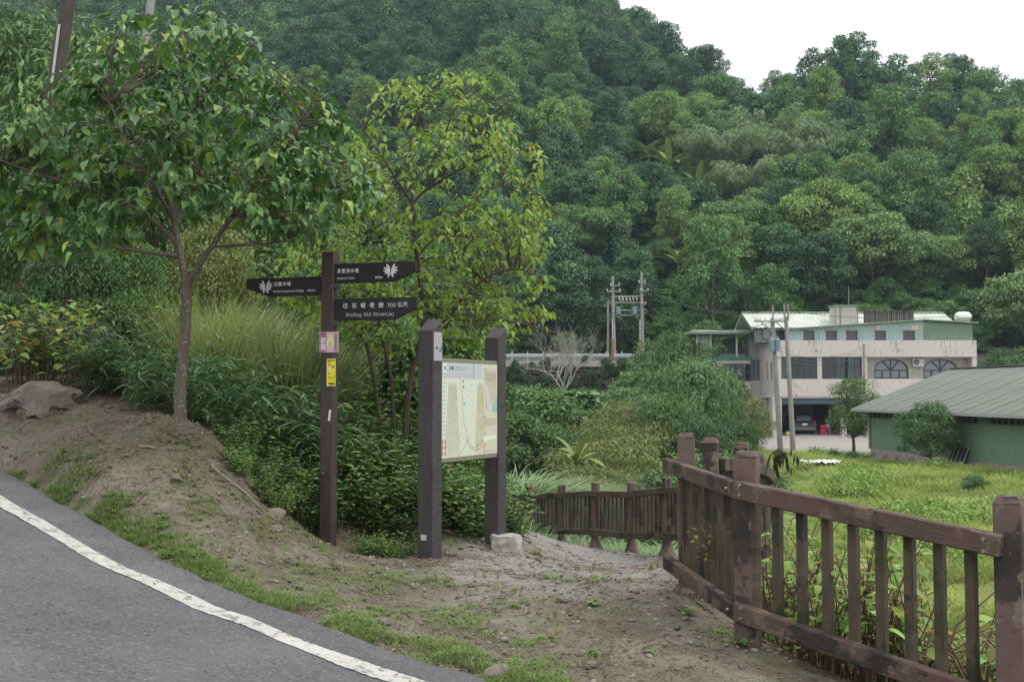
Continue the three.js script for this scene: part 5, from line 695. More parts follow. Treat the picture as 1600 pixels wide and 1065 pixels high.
// ---------- lettering: strokes of the characters on the signs, on a 100 x 100 square ----------
const SHUI = '14,10 26,20;8,36 22,46;8,92 26,62', MU = '4,30 40,30;22,6 22,94;22,32 4,66;22,34 38,56', SHI2 = '4,16 42,16;20,16 6,52;14,46 14,84;14,46 38,46;38,46 38,84;14,82 38,82', CHI = '26,6 8,28;28,30 6,58;18,46 18,94';
const HAN = {
  '烏': '50,2 40,14;30,14 72,14 72,40;30,14 30,58;30,27 72,27;30,41 72,41;30,58 86,58;32,58 32,70 84,70 82,92 70,88;16,76 10,92;30,78 33,90;46,77 50,88;60,76 66,86',
  '塗': SHUI.replace(/(\d+),(\d+)/g, (m, a, b) => `${a},${Math.round(b * 0.6)}`) + ';62,2 34,26;62,2 94,26;46,24 78,24;38,36 88,36;62,24 62,56 54,52;48,42 40,54;76,42 86,54;22,72 84,72;52,60 52,94;8,94 94,94',
  '溪': SHUI + ';84,4 46,14;48,20 54,30;64,18 68,28;86,16 78,30;66,30 50,44 70,44;76,38 52,56 84,54;78,48 88,58;38,68 94,68;66,58 64,70 36,96;66,70 94,96',
  '步': '50,4 50,46;50,24 76,24;26,20 26,46;8,46 94,46;50,52 50,74 42,70;30,56 16,74;72,54 84,68;80,70 54,88 20,96',
  '道': '10,8 20,18;6,34 20,34 12,58 22,66 10,82;8,80 24,82 46,92 96,94;46,6 54,16;82,4 74,16;34,22 94,22;64,22 60,34;44,34 84,34 84,78;44,34 44,78;44,48 84,48;44,62 84,62;44,78 84,78',
  '淡': SHUI + ';66,4 66,24 44,48;66,24 90,46;48,12 54,24;86,10 78,22;66,50 66,70 38,96;66,70 94,94;48,58 54,70;86,56 78,68',
  '蘭': '6,14 94,14;32,4 32,24;68,4 68,24;12,28 12,96;12,28 40,28 40,48;12,38 40,38;12,48 40,48;88,28 88,94 80,92;60,28 88,28;60,28 60,48;60,38 88,38;60,48 88,48;30,56 72,56;36,62 66,62 66,74;36,62 36,74;36,74 66,74;51,50 51,94;50,76 30,92;52,76 72,90',
  '吊': '30,8 70,8 70,34;30,8 30,34;30,34 70,34;16,48 84,48 84,84 74,80;16,48 16,86;50,36 50,98',
  '橋': MU + ';82,4 52,12;44,24 96,24;68,10 64,28 42,46;72,26 94,44;56,36 80,36 80,46;56,36 56,46;56,46 80,46;46,56 92,56 92,94 84,92;46,56 46,96;58,66 80,66 80,82;58,66 58,82;58,82 80,82',
  '往': CHI + ';62,4 72,16;40,24 94,24;44,54 90,54;36,92 96,92;67,24 67,92', '石': '8,14 92,14;46,14 8,66;32,50 32,92;32,50 82,50;82,50 82,92;32,88 82,88', '碇': SHI2 + ';70,2 70,12;48,26 48,14 94,14 92,26;54,34 88,34;70,34 70,86;70,58 90,58;56,48 54,70 44,92;54,78 70,90 96,92',
  '老': '22,18 76,18;48,2 48,40;6,40 94,40;82,8 56,40 8,70;80,54 42,68;40,52 40,86 46,92 86,92 88,80', '街': CHI.replace(/(\d+),(\d+)/g, (m, a, b) => `${Math.round(a * 0.85)},${b}`) + ';34,20 62,20;48,6 48,40;30,40 66,40;34,58 62,58;48,44 48,90;30,90 66,88;72,14 94,14;70,36 98,36;86,36 86,92 78,88',
  '公': '38,8 8,48;60,8 94,46;46,44 22,86 80,80;64,58 88,94', '尺': '26,10 80,10 80,44;26,44 80,44;26,10 26,44 8,94;50,44 66,76 96,92',
};
function han(c, s, x, y, size, lw) { c.lineWidth = lw; c.lineCap = 'round'; c.lineJoin = 'round'; for (const ch of s) { if (HAN[ch]) for (const st of HAN[ch].split(';')) { c.beginPath(); st.split(' ').forEach((q, i) => { const [a, b] = q.split(',').map(Number); i ? c.lineTo(x + a / 100 * size, y + b / 100 * size) : c.moveTo(x + a / 100 * size, y + b / 100 * size); }); c.stroke(); } x += size * 1.1; } return x; }
function canvasTex(w, h, draw, W, H) { const cv = document.createElement('canvas'); cv.width = w; cv.height = h; const c = cv.getContext('2d'); draw(c, w, h); const t = new THREE.CanvasTexture(cv); t.colorSpace = THREE.SRGBColorSpace; t.magFilter = THREE.LinearFilter; t.minFilter = THREE.LinearFilter; t.wrapS = t.wrapT = THREE.ClampToEdgeWrapping; t.repeat.set(1 / W, 1 / H); return t; }
function darkWood(c, w, h, seed) { const r = RNG(seed); c.fillStyle = '#1f1f22'; c.fillRect(0, 0, w, h); for (let k = 0; k < 900; k++) { const y = r() * h, x = r() * w, l = 20 + r() * 160, v = 22 + Math.floor(r() * 34); c.fillStyle = `rgba(${v},${v},${v + 2},0.35)`; c.fillRect(x, y, l, 1 + r() * 1.5); } for (let k = 0; k < 60; k++) { c.fillStyle = `rgba(${90 + r() * 60},${85 + r() * 50},${80 + r() * 40},${0.1 + 0.15 * r()})`; c.fillRect(r() * w, r() * h, 1 + r() * 4, 1 + r() * 2); } }
const signWood = std({ color: C(0.02, 0.02, 0.022), map: grainTex, bumpMap: grainTex, bumpScale: 0.002, roughness: 0.7 });
const woodTexP = tex(512, (u, v) => { const g = grainL(v * 0.6, u), m = moA(u, v), k = 0.75 + 0.5 * (g - 0.5) + 0.35 * (m - 0.5); return [k, k * 0.97, k * 0.95]; }, 0.9);
const woodTexH = tex(512, (u, v) => { const g = grainL(u * 0.6, v), m = moA(u, v), k = 0.75 + 0.6 * (g - 0.5) + 0.4 * (m - 0.5); return [k, k * 0.97, k * 0.95]; }, 0.9);
const postWood = std({ color: C(0.09, 0.066, 0.06), map: woodTexP, bumpMap: grainTexV, bumpScale: 0.003, roughness: 0.75 }), boardWood = std({ color: C(0.072, 0.066, 0.066), map: woodTexH, bumpMap: grainTex, bumpScale: 0.003, roughness: 0.72 });
const POSTF = at(512, 853, 9.5);
{
  const d = 9.5, foot = G(POSTF.x, d), t = thing('signpost', 'tall brown wooden trail signpost with notices fixed to its shaft', 'signpost', V(POSTF.x, foot, -d), -0.262), top = at(510, 394, d).y - foot, w = 0.118;
  part('shaft', box(w, top + 0.3, w, 0.006).translate(0, top / 2 - 0.15, 0), postWood, t);
  const Y = (py, dd) => at(510, py, dd).y - foot;
  const emblem = (dir, k) => { const [x0, y0, x1, y1, w] = [[-0.09, -0.05, -0.3, 0.5, 0.1], [-0.1, -0.08, -0.56, 0.3, 0.09], [-0.1, -0.1, -0.62, 0.03, 0.075], [-0.1, -0.1, -0.5, -0.22, 0.07], [-0.08, -0.06, -0.24, -0.52, 0.1]][k], s = new THREE.Shape(), px = -(y1 - y0), py = x1 - x0, l = Math.hypot(px, py), ux = px / l * w, uy = py / l * w, mx = lerp(x0, x1, 0.45), my = lerp(y0, y1, 0.45); s.moveTo(x0 * dir, y0); s.quadraticCurveTo((mx + ux * 1.6) * dir, my + uy * 1.6, x1 * dir, y1); s.quadraticCurveTo((mx - ux * 1.6) * dir, my - uy * 1.6, x0 * dir, y0); return s; };
  const whiteRelief = std({ color: C(0.62, 0.62, 0.6), roughness: 0.6 });
  const arm = (side, L, h, y0, seed, draw, em, name) => {
    const poly = side > 0 ? [[0, 0], [0.73 * L, 0], [L, 0.5 * h], [L, h], [0, h]] : [[0, 0], [-0.72 * L, 0], [-L, 0.45 * h], [-L, h], [0, h]], sh = new THREE.Shape(poly.map(([x, y]) => new THREE.Vector2(x, y)));
    const g = new THREE.ExtrudeGeometry(sh, { depth: 0.036, bevelEnabled: true, bevelSize: 0.003, bevelThickness: 0.003, bevelSegments: 1 }).translate(side * (w / 2 + 0.002), y0, 0.0);
    const p = part('arm_board', g, signWood, t);
    const f = new THREE.ShapeGeometry(sh); const u = f.attributes.uv; if (side < 0) for (let k = 0; k < u.count; k++) u.setX(k, u.getX(k) + L);
    part('lettering', f.translate(side * (w / 2 + 0.002), y0, 0.0405), new THREE.MeshStandardMaterial({ map: canvasTex(1024, Math.round(1024 * h / L), (c, W, H) => { darkWood(c, W, H, seed); draw(c, W, H); }, L, h), roughness: 0.7 }), p);
    if (em) for (const k of [-1, 1]) part('butterfly_emblem', merged([0, 1, 2, 3, 4].map((q) => new THREE.ExtrudeGeometry(emblem(-k * -1, q), { depth: 0.05 + 0.01 * q, bevelEnabled: true, bevelSize: 0.012, bevelThickness: 0.04, bevelSegments: 2 }).scale(em[2], em[2], 0.1).rotateZ(0.05 * k).translate(side * w / 2 + em[0] + 0.012 * em[2] * 8 * (k > 0 ? -1 : 1) * -0.12, y0 + em[1], 0.0445))), whiteRelief, p);
    part('bracket', boxAt(0.05, 0.05, 0.05, side * (w / 2 + 0.02), y0 - 0.027, 0.018), darkMetal, p); return p;
  };
  const white = (c, a = 0.92) => { c.fillStyle = c.strokeStyle = `rgba(225,226,222,${a})`; };
  arm(1, 0.775, 0.168, Y(441.5, 9.45), 3, (c, W, H) => { white(c); han(c, '烏塗溪步道', 32, H * 0.26, 52, 7); c.font = 'bold 38px sans-serif'; c.fillText('Wutuxi Trail', 34, H * 0.84); c.fillText('650m', 520, H * 0.84); }, [0.548, 0.094, 0.118]);
  arm(-1, 0.76, 0.162, Y(461, 9.55), 4, (c, W, H) => { white(c); han(c, '淡蘭吊橋', 372, H * 0.22, 54, 7); c.font = 'bold 37px sans-serif'; c.fillText('Danlan Suspension Bridge', 366, H * 0.82, 420); c.fillText('1850m', 822, H * 0.82, 118); }, [-0.56, 0.085, 0.115]);
  arm(1, 0.785, 0.19, Y(500, 9.45), 5, (c, W, H) => { white(c); let x = 112; for (const ch of '往石碇老街') { han(c, ch, x, H * 0.2, 62, 7.5); x += 112; } c.font = '66px sans-serif'; c.fillText('700', 665, H * 0.44); han(c, '公尺', 795, H * 0.2, 60, 7.5); c.font = '54px monospace'; c.fillText('Shiding Old Street(m)', 145, H * 0.84, 610); });
  // metal straps behind the boards
  for (const py of [452, 515]) part('strap', boxAt(0.012, 0.12, 0.06, w / 2 + 0.006, Y(py, 9.5), 0.0), darkMetal, t);
  // notices
  const N1 = thing('pink_notice', 'square pink notice plate fixed to the signpost', 'notice', V(0, 0, 0)); N1.position.copy(V(0.0225, Y(550.5, 9.42), w / 2 + 0.004).applyAxisAngle(V(0, 1, 0), -0.262).add(t.position)); N1.rotation.y = -0.262;
  part('plate', boxAt(0.19, 0.186, 0.004, 0, 0.093, 0, 0.001), std({ color: C(0.55, 0.5, 0.5), roughness: 0.5 }), N1);
  part('print', new THREE.PlaneGeometry(0.184, 0.18).translate(0, 0.093, 0.0032), new THREE.MeshStandardMaterial({ roughness: 0.5, map: canvasTex(256, 256, (c) => { const r = RNG(8); c.fillStyle = '#b0708c'; c.fillRect(0, 0, 256, 256); c.fillStyle = '#d9b9bf'; c.fillRect(96, 0, 160, 256); c.fillStyle = '#b58ea0'; c.fillRect(200, 20, 50, 236); for (let k = 0; k < 90; k++) { c.fillStyle = ['#c8a0b0', '#a8607f', '#d8c4c4'][k % 3]; c.fillRect(r() * 250, r() * 250, 3 + r() * 12, 2 + r() * 5); } c.fillStyle = '#cfcfd2'; c.fillRect(20, 52, 62, 84); c.fillRect(20, 146, 66, 80); c.fillStyle = '#7c6680'; c.fillRect(20, 52, 62, 14); c.fillStyle = '#e8dcae'; c.beginPath(); c.ellipse(150, 130, 52, 74, 0, 0, 7); c.fill(); c.beginPath(); c.ellipse(150, 60, 30, 26, 0, 0, 7); c.fill(); c.fillStyle = '#8f8468'; for (let k = 0; k < 5; k++) c.fillRect(126, 128 + k * 14, 40 + (k % 3) * 8, 5); c.fillStyle = '#5a5060'; for (let k = 0; k < 6; k++) c.fillRect(212, 40 + k * 30, 20, 16); c.fillStyle = '#8c3d5e'; c.fillRect(24, 14, 30, 18); }, 1, 1) }), N1);
  const N2 = thing('yellow_notice', 'narrow bright yellow notice strip fixed to the signpost', 'notice', V(0, 0, 0)); N2.position.copy(V(w / 2 - 0.012, Y(603, 9.42), w / 2 + 0.004).applyAxisAngle(V(0, 1, 0), -0.262).add(t.position)); N2.rotation.y = -0.262;
  part('plate', boxAt(0.088, 0.246, 0.003, 0, 0.123, 0, 0.0005), std({ color: C(0.6, 0.6, 0.58), roughness: 0.4 }), N2);
  part('print', new THREE.PlaneGeometry(0.082, 0.238).translate(0, 0.124, 0.0028), new THREE.MeshStandardMaterial({ roughness: 0.45, map: canvasTex(128, 372, (c) => { c.fillStyle = '#f2e51a'; c.fillRect(0, 0, 128, 372); c.fillStyle = '#1c1c10'; c.fillRect(10, 12, 108, 14); c.fillRect(10, 34, 34, 12); c.fillRect(10, 330, 108, 8); c.fillRect(30, 342, 90, 16); c.fillStyle = '#b02015'; c.fillRect(18, 74, 44, 18); c.fillRect(20, 196, 40, 14); c.fillStyle = '#e8dca0'; c.fillRect(24, 92, 32, 104); c.fillStyle = '#8b8a60'; c.fillRect(72, 94, 38, 34); c.fillStyle = '#3b3510'; for (let k = 0; k < 4; k++) c.fillRect(20 + k * 22, 252, 13, 18); c.fillRect(110, 226, 8, 44); for (let k = 0; k < 9; k++) c.fillRect(18 + k * 10, 292, 6, 6); }, 1, 1) }), N2);
  part('sticker', boxAt(0.022, 0.1, 0.002, 0.03, 0, 0, 0.0005).rotateZ(-0.12).translate(0.004, Y(648, 9.42), w / 2 + 0.0015), std({ color: C(0.7, 0.7, 0.68), roughness: 0.5 }), t, 'torn white paper sticker'); part('cable_tie', merged([boxAt(w + 0.006, 0.007, 0.003, 0, Y(592, 9.42), w / 2 + 0.003), boxAt(0.003, 0.007, w, w / 2 + 0.003, Y(592, 9.42), 0)]), darkMetal, t); part('screw', cyl(0.006, 0.006, 0.004, 8).rotateX(Math.PI / 2).translate(0.045, Y(446, 9.4), w / 2), boltMat, t);
}
// ---------- map board ----------
{
  const LP = at(671, 870, 9.0), RP = at(774, 850, 10.0), turn = -Math.atan2(0.45, 0.89), base = G(LP.x, 9), t = thing('map_board', 'wooden two-post trail map board with slanted post tops', 'map board', V(LP.x, base, -9), turn);
  const dirv = V(RP.x - LP.x, 0, -1.0), L = dirv.length(), tr = Math.atan2(-dirv.z, dirv.x); t.rotation.y = tr;   // local x runs from the near post to the far post, local z faces right
  const w = 0.142, Yl = (py) => at(671, py, 9).y - base, Yr = (py) => at(774, py, 10).y - base;
  const postGeo = (x, foot, top) => { const H = top - 0.1 - foot, s = new THREE.Shape([[-w / 2, foot], [w / 2, foot], [w / 2, top], [-w / 2, top - 0.1]].map(([a, b]) => new THREE.Vector2(a, b))); const g = new THREE.ExtrudeGeometry(s, { depth: w, bevelEnabled: true, bevelSize: 0.004, bevelThickness: 0.004, bevelSegments: 1 }).translate(x, 0, -w / 2); return g; };
  const p1 = part('post', postGeo(0, -0.35, Yl(499)), boardWood, t), p2 = part('post', postGeo(L, -0.3, Yr(512)), boardWood, t);
  part('number_plate', boxAt(0.13, 0.245, 0.006, 0.0, Yl(541.5), w / 2 + 0.007, 0.002), std({ color: C(0.36, 0.36, 0.36), roughness: 0.6 }), p1, 'grey metal plate with a dark arrow'); part('arrow_mark', new THREE.ShapeGeometry(new THREE.Shape([[-0.05, 0.0], [-0.02, 0.025], [0.0, 0.0]].map(([a, b]) => new THREE.Vector2(a, b)))).translate(0.0, Yl(545), w / 2 + 0.0115), darkMetal, p1); part('crescent_mark', new THREE.RingGeometry(0.014, 0.026, 16, 1, -2.2, 3.4).translate(0.03, Yl(544), w / 2 + 0.0115), darkMetal, p1);
  part('sticker', boxAt(0.004, 0.045, 0.055, -w / 2 - 0.006, Yl(838), -0.01, 0.001), std({ color: C(0.55, 0.54, 0.5), roughness: 0.6 }), p1, 'small pale sticker low on the post');
  const y0 = Yl(724), y1 = Yl(559), pw = L - w - 0.006, ph = y1 - y0, cx = L / 2, z = w / 2 - 0.03;
  const panel = part('panel', boxAt(pw, ph, 0.04, cx, (y0 + y1) / 2, z, 0.003), std({ color: C(0.2, 0.2, 0.13), roughness: 0.6 }), t, 'olive panel edge');
  part('map_print', new THREE.PlaneGeometry(pw - 0.004, ph - 0.075).translate(cx, (y0 + y1) / 2 + 0.002, z + 0.0215), new THREE.MeshPhysicalMaterial({ roughness: 0.42, clearcoat: 0.4, clearcoatRoughness: 0.25, map: canvasTex(1024, 900, (c, W, H) => {
    const r = RNG(44), line = (pts, col, lw) => { c.strokeStyle = col; c.lineWidth = lw; c.lineJoin = 'round'; c.beginPath(); pts.forEach(([x, y], i) => i ? c.lineTo(x * W, y * H) : c.moveTo(x * W, y * H)); c.stroke(); };
    c.fillStyle = '#cfd6c4'; c.fillRect(0, 0, W, H); c.fillStyle = '#cbc9b2'; c.fillRect(0.73 * W, 0, 0.27 * W, H);
    for (let k = 0; k < 5200; k++) { const right = r() < 0.5, yy = 0.25 + 0.75 * r(), hw = right ? 0.1 : 0.13, xc = right ? 0.64 : 0.19; let x = xc + (r() - 0.5) * 2 * hw * (0.35 + 0.65 * yy); if (right) x += 0.04; c.strokeStyle = right ? `rgba(${150 + r() * 40},${140 + r() * 35},${90 + r() * 40},0.32)` : `rgba(${140 + r() * 40},${132 + r() * 35},${105 + r() * 40},0.3)`; c.lineWidth = 2; c.beginPath(); c.moveTo(x * W, yy * H); c.lineTo((x + (r() - 0.5) * 0.012) * W, (yy - 0.03 - 0.03 * r()) * H); c.stroke(); }
    for (let k = 0; k < 1400; k++) { const yy = 0.12 + 0.4 * r(), x = 0.77 + 0.2 * r(); c.strokeStyle = `rgba(150,132,92,0.3)`; c.lineWidth = 2; c.beginPath(); c.moveTo(x * W, yy * H); c.lineTo((x + 0.006) * W, (yy - 0.03) * H); c.stroke(); }
    c.fillStyle = '#c9c4cc'; c.beginPath(); c.moveTo(0.76 * W, 0.25 * H); c.lineTo(0.82 * W, 0.24 * H); c.lineTo(0.91 * W, 0.5 * H); c.lineTo(0.84 * W, 0.52 * H); c.fill();
    c.fillStyle = '#8fbdb5'; c.beginPath(); c.moveTo(W, 0.34 * H); c.lineTo(0.95 * W, 0.42 * H); c.lineTo(0.9 * W, 0.54 * H); c.lineTo(W, 0.54 * H); c.fill();
    c.fillStyle = '#bcc4c4'; c.fillRect(0, 0, 0.72 * W, 0.17 * H); for (let k = 0; k < 900; k++) { c.fillStyle = `rgba(${130 + r() * 90},${130 + r() * 90},${140 + r() * 90},0.35)`; c.fillRect(r() * 0.7 * W, r() * 0.16 * H, 4 + r() * 14, 3 + r() * 6); } c.fillStyle = 'rgba(190,150,165,0.22)'; c.fillRect(0.05 * W, 0.1 * H, 0.52 * W, 0.06 * H); c.fillStyle = '#9a9aa4'; c.fillRect(0.55 * W, 0, 0.02 * W, 0.17 * H);
    c.fillStyle = '#e9eee4'; c.beginPath(); c.ellipse(0.065 * W, 0.06 * H, 30, 42, 0, 0, 7); c.fill(); c.fillStyle = '#23804c'; for (const a of [0.8, 2.3, 3.9, 5.4]) { c.beginPath(); c.ellipse(0.065 * W + 13 * Math.cos(a), 0.06 * H + 15 * Math.sin(a), 14, 8, a, 0, 7); c.fill(); }
    c.strokeStyle = '#4a4f4a'; han(c, '淡蘭', 0.13 * W, 0.035 * H, 40, 5); for (let k = 0; k < 5; k++) { c.fillStyle = '#55585a'; c.fillRect((0.24 + k * 0.04) * W, 0.045 * H, 26, 5); c.fillRect((0.245 + k * 0.04) * W, 0.035 * H, 5, 34); c.fillRect((0.24 + k * 0.04) * W, 0.07 * H, 28, 5); }
    const path = [[0.3, 0.14], [0.33, 0.2], [0.34, 0.28], [0.36, 0.36], [0.36, 0.46], [0.375, 0.55], [0.37, 0.62], [0.41, 0.7], [0.43, 0.78], [0.46, 0.86], [0.5, 0.92], [0.6, 0.95], [0.67, 0.93], [0.71, 0.86], [0.74, 0.8]]; line(path, '#b4545a', 5); line(path.slice(5, 12).map(([x, y]) => [x + 0.025, y - 0.02]), '#9aa0a0', 4); line([[0.36, 0.76], [0.3, 0.79], [0.3, 0.83]], '#5e6468', 3); line([[0.3, 0.98], [0.37, 0.93], [0.42, 0.87], [0.45, 0.84]], '#5e6468', 4); line([[0.46, 0.86], [0.5, 0.9], [0.56, 0.92]], '#5e6468', 3);
    c.fillStyle = '#b45a5a'; c.beginPath(); c.arc(0.45 * W, 0.84 * H, 12, 0, 7); c.fill(); c.fillStyle = '#4f6d8c'; for (const [x, y] of [[0.36, 0.18], [0.37, 0.24], [0.38, 0.42], [0.62, 0.88]]) c.fillRect(x * W, y * H, 20, 26); c.fillStyle = '#b8894a'; c.fillRect(0.36 * W, 0.28 * H, 14, 20); c.fillStyle = '#55585a'; for (let k = 0; k < 26; k++) c.fillRect((0.1 + 0.6 * r()) * W, (0.2 + 0.7 * r()) * H, 8 + r() * 14, 4);
    for (let k = 0; k < 13; k++) { c.fillStyle = '#6a6d68'; c.fillRect(0.03 * W, (0.21 + k * 0.045) * H, 14, 9); c.fillRect(0.055 * W, (0.21 + k * 0.045) * H, 22, 5); } c.fillStyle = '#9a4a4a'; for (let k = 0; k < 3; k++) for (const x of [0.02, 0.06]) { c.fillRect(x * W, (0.82 + k * 0.062) * H, 16, 30); c.beginPath(); c.arc(x * W + 8, (0.815 + k * 0.062) * H, 9, 0, 7); c.fill(); }
    c.fillStyle = '#7f7a64'; const txt = (y, n, w0) => { c.fillRect(0.745 * W, y * H, 0.05 * W, 8); for (let k = 0; k < n; k++) c.fillRect(0.745 * W, (y + 0.022 + k * 0.0155) * H, (w0 - (k === n - 1 ? 0.07 : 0.01 * r())) * W, 4); }; txt(0.05, 8, 0.235); txt(0.585, 6, 0.235); c.fillRect(0.745 * W, 0.765 * H, 0.05 * W, 8); c.fillStyle = '#dfe0d2'; c.fillRect(0.745 * W, 0.8 * H, 0.235 * W, 0.07 * H); c.fillStyle = '#b6cfa4'; c.beginPath(); c.moveTo(0.745 * W, 0.87 * H); c.lineTo(0.745 * W, 0.86 * H); c.lineTo(0.98 * W, 0.83 * H); c.lineTo(0.98 * W, 0.87 * H); c.fill(); c.fillStyle = '#a05a52'; c.fillRect(0.755 * W, 0.9 * H, 40, 6); c.fillStyle = '#77756a'; for (const x of [0.74, 0.8, 0.84, 0.9]) c.fillRect(x * W, 0.965 * H, 36, 7);
  }, 1, 1) }), panel);
  for (const [px, y] of [[cx - pw / 2 + 0.05, y1 - 0.015], [cx + pw / 2 - 0.05, y1 - 0.015], [cx, y1 - 0.015]]) part('screw', cyl(0.006, 0.006, 0.004, 8).rotateX(Math.PI / 2).translate(px, y, z + 0.019), boltMat, panel);
  // concrete footing of the far post
  const fx = t.position.x + dirv.x, fz = t.position.z + dirv.z; const g = new THREE.IcosahedronGeometry(0.2, 3), p = g.attributes.position; for (let k = 0; k < p.count; k++) { const v = V().fromBufferAttribute(p, k); v.set(clamp(v.x, -0.15, 0.16), clamp(v.y, -0.13, 0.12), clamp(v.z, -0.14, 0.15)); v.multiplyScalar(1 + 0.12 * n3(v.x * 9, v.y * 9, v.z * 9)); p.setXYZ(k, v.x * 0.92, v.y * 0.8, v.z * 0.85); } g.computeVertexNormals(); const fo = single('concrete_footing', g, concMat, 'rough pale concrete lump at the foot of the far map board post', 'footing'); fo.position.set(fx + 0.1, G(fx + 0.1, -fz - 0.14) + 0.03, fz + 0.14);
}
// ---------- leaves ----------
function leafGeo(len, wid, o = {}) {                               // lies along +z, upper side +y
  const rows = o.rows ?? 5, b = new B(), prof = o.prof ?? ((t) => Math.pow(Math.sin(Math.PI * Math.pow(t, 0.72)), 0.85));
  for (let k = 0; k <= rows; k++) { const t = k / rows, w = (k === rows ? 0 : k === 0 ? 0.04 : 1) * wid / 2 * prof(clamp(t, 0.03, 1)), y = -(o.curl ?? 0.25) * len * t * t, z = len * (t - 0.1 * (o.curl ?? 0.25) * t * t), wav = (o.wave ?? 0) * wid * Math.sin(t * 9 + (o.ph ?? 0)); for (const s of [-1, 0, 1]) b.v(s * w, y + Math.abs(s) * (w * (o.fold ?? 0.3) + wav * s), z, 0, 1, 0, 0.5 + 0.5 * s, t); }
  for (let k = 0; k < rows; k++) for (let s = 0; s < 2; s++) { const a = k * 3 + s, c = a + 3; b.i.push(a, c, c + 1, a, c + 1, a + 1); }
  const g = b.build(); g.computeVertexNormals(); return g;
}
const leafTex = tex(256, (u, v) => { const m = Math.abs(u - 0.5) * 2, rib = m < 0.05 ? 0.22 : 0, side = (((v * 7 - m * 1.6) % 1) + 1) % 1 < 0.1 ? 0.1 : 0, k = 0.8 + rib + side + 0.25 * (moB(u * 0.3, v * 0.3) - 0.5); return [k, k, k * 0.9]; }, 1);
const bigLeafMats = [C(0.1, 0.24, 0.045), C(0.07, 0.185, 0.045), C(0.16, 0.31, 0.05), C(0.32, 0.44, 0.055)].map((c) => leafMat(c, { map: leafTex, clearcoat: 0.85, clearcoatRoughness: 0.32, transmission: 0.3 }));
const yelLeafMats = [C(0.33, 0.5, 0.085), C(0.23, 0.42, 0.075), C(0.43, 0.55, 0.095), C(0.6, 0.52, 0.07)].map((c) => leafMat(c, { map: leafTex, clearcoat: 0.45, transmission: 0.48 }));
const smooth = (pts, n = 6) => new THREE.CatmullRomCurve3(pts).getPoints(pts.length * n);
// A tree grown on surveyed limbs: twigs reach out to tips and carry single leaves; the nearest 300 leaves are parts
function leafTree(o) {
  const r = RNG(o.seed), base = o.limbs[0].pts[0].clone(), t = thing(o.name, o.label, 'tree', base), bark = new B(), nodes = [];
  for (const L of o.limbs) { const c = smooth(L.pts), N = c.length; const rad = (q) => lerp(L.r[0], L.r[1], q) * (L.trunk && q < 0.1 ? 1 + (0.1 - q) * 4 : 1); bark.tube(c.map((q, i) => q.clone().sub(base).add(i && i < N - 1 ? V(0.006 * n2(i, L.r[0] * 99), 0, 0.006 * n2(i * 1.3, 7)) : V(0, 0, 0))), rad, 0, L.trunk ? 12 : 7); c.forEach((q, i) => { if (i / N > (L.bare ?? 0.15)) nodes.push([q, rad(i / N)]); }); }
  const leaves = [], twigs = new B();
  for (const tip of o.tips) {
    let best = null, bd = 1e9; for (const [q, rr] of nodes) { const dd = q.distanceTo(tip) + Math.max(0, q.y - tip.y) * 0.9; if (dd < bd) { bd = dd; best = q; } }
    const len = best.distanceTo(tip); if (len > (o.maxTwig ?? 1.4)) continue;
    const m = best.clone().lerp(tip, 0.5).add(V((r() - 0.5) * 0.15, -0.05 * len + 0.08 * r(), (r() - 0.5) * 0.15)), c = new THREE.CatmullRomCurve3([best, m, tip]).getPoints(8);
    twigs.tube(c.map((q) => q.clone().sub(base)), o.twig ?? 0.007, 0.0022, 4);
    const n = o.perTip[0] + Math.floor(r() * o.perTip[1]);
    for (let k = 0; k < n; k++) {
      const f = 1 - Math.pow(r(), 1.4) * Math.min(0.85, (o.reach ?? 0.5) / Math.max(len, 0.2)), i = clamp(Math.floor(f * 8), 0, 7), P = c[i].clone().lerp(c[i + 1], f * 8 - i), td = c[i + 1].clone().sub(c[i]).normalize();
      const side = rv(r); side.y *= 0.5; const out = td.clone().multiplyScalar(0.7).add(side).normalize(), pet = o.petiole * (0.5 + r()), S = P.clone().addScaledVector(out, pet).add(V(0, 0.02 * r(), 0));
      const along = V(out.x, 0, out.z).normalize().multiplyScalar(0.75).add(V(0, -(o.droop[0] + o.droop[1] * r()), 0)).add(rv(r).multiplyScalar(0.22)).normalize();
      let nn = V(out.x * 0.3, 1, out.z * 0.3).add(rv(r).multiplyScalar(0.35)); nn.sub(along.clone().multiplyScalar(nn.dot(along))).normalize();
      twigs.tube([P.clone().sub(base), S.clone().sub(base)], 0.0022, 0.0016, 3);
      leaves.push({ S, m: basis(S.clone().sub(base), along, nn, 0.6 + 0.6 * r()), v: Math.floor(r() * o.geos.length), mat: o.pick(r, S) });
    }
  }
  part('trunk', bark.build(), o.bark, t); part('twigs', twigs.build(), o.bark, t).userData.kind = 'stuff';
  leaves.sort((a, b) => -a.S.z + b.S.z === 0 ? 0 : b.S.z - a.S.z);
  const rest = o.mats.map(() => new B());
  leaves.forEach((l, i) => { if (i < 300) { const m = part('leaf', o.geos[l.v], o.mats[l.mat], t); m.matrixAutoUpdate = false; m.matrix.copy(l.m); m.matrix.decompose(m.position, m.quaternion, m.scale); m.matrixAutoUpdate = true; } else rest[l.mat].add(o.geos[l.v], l.m); });
  rest.forEach((b, k) => { if (b.count) part('foliage', b.build(), o.mats[k], t).userData.kind = 'stuff'; });
  console.log(o.name, 'leaves', leaves.length); return t;
}
const spotted = (() => { const a = fbm(6, 5, 950, 0.65), b = vnoise(26, 951), c = vnoise(14, 955); const t = tex(512, (u, v) => { let k = 0.72 + 0.5 * (a(u, v) - 0.5); if (b(u, v) > 0.74 && c(u, v) > 0.35) return [1.0, 1.0, 0.96]; return [k * 0.8, k * 0.74, k * 0.66]; }, 0.55); return t; })();
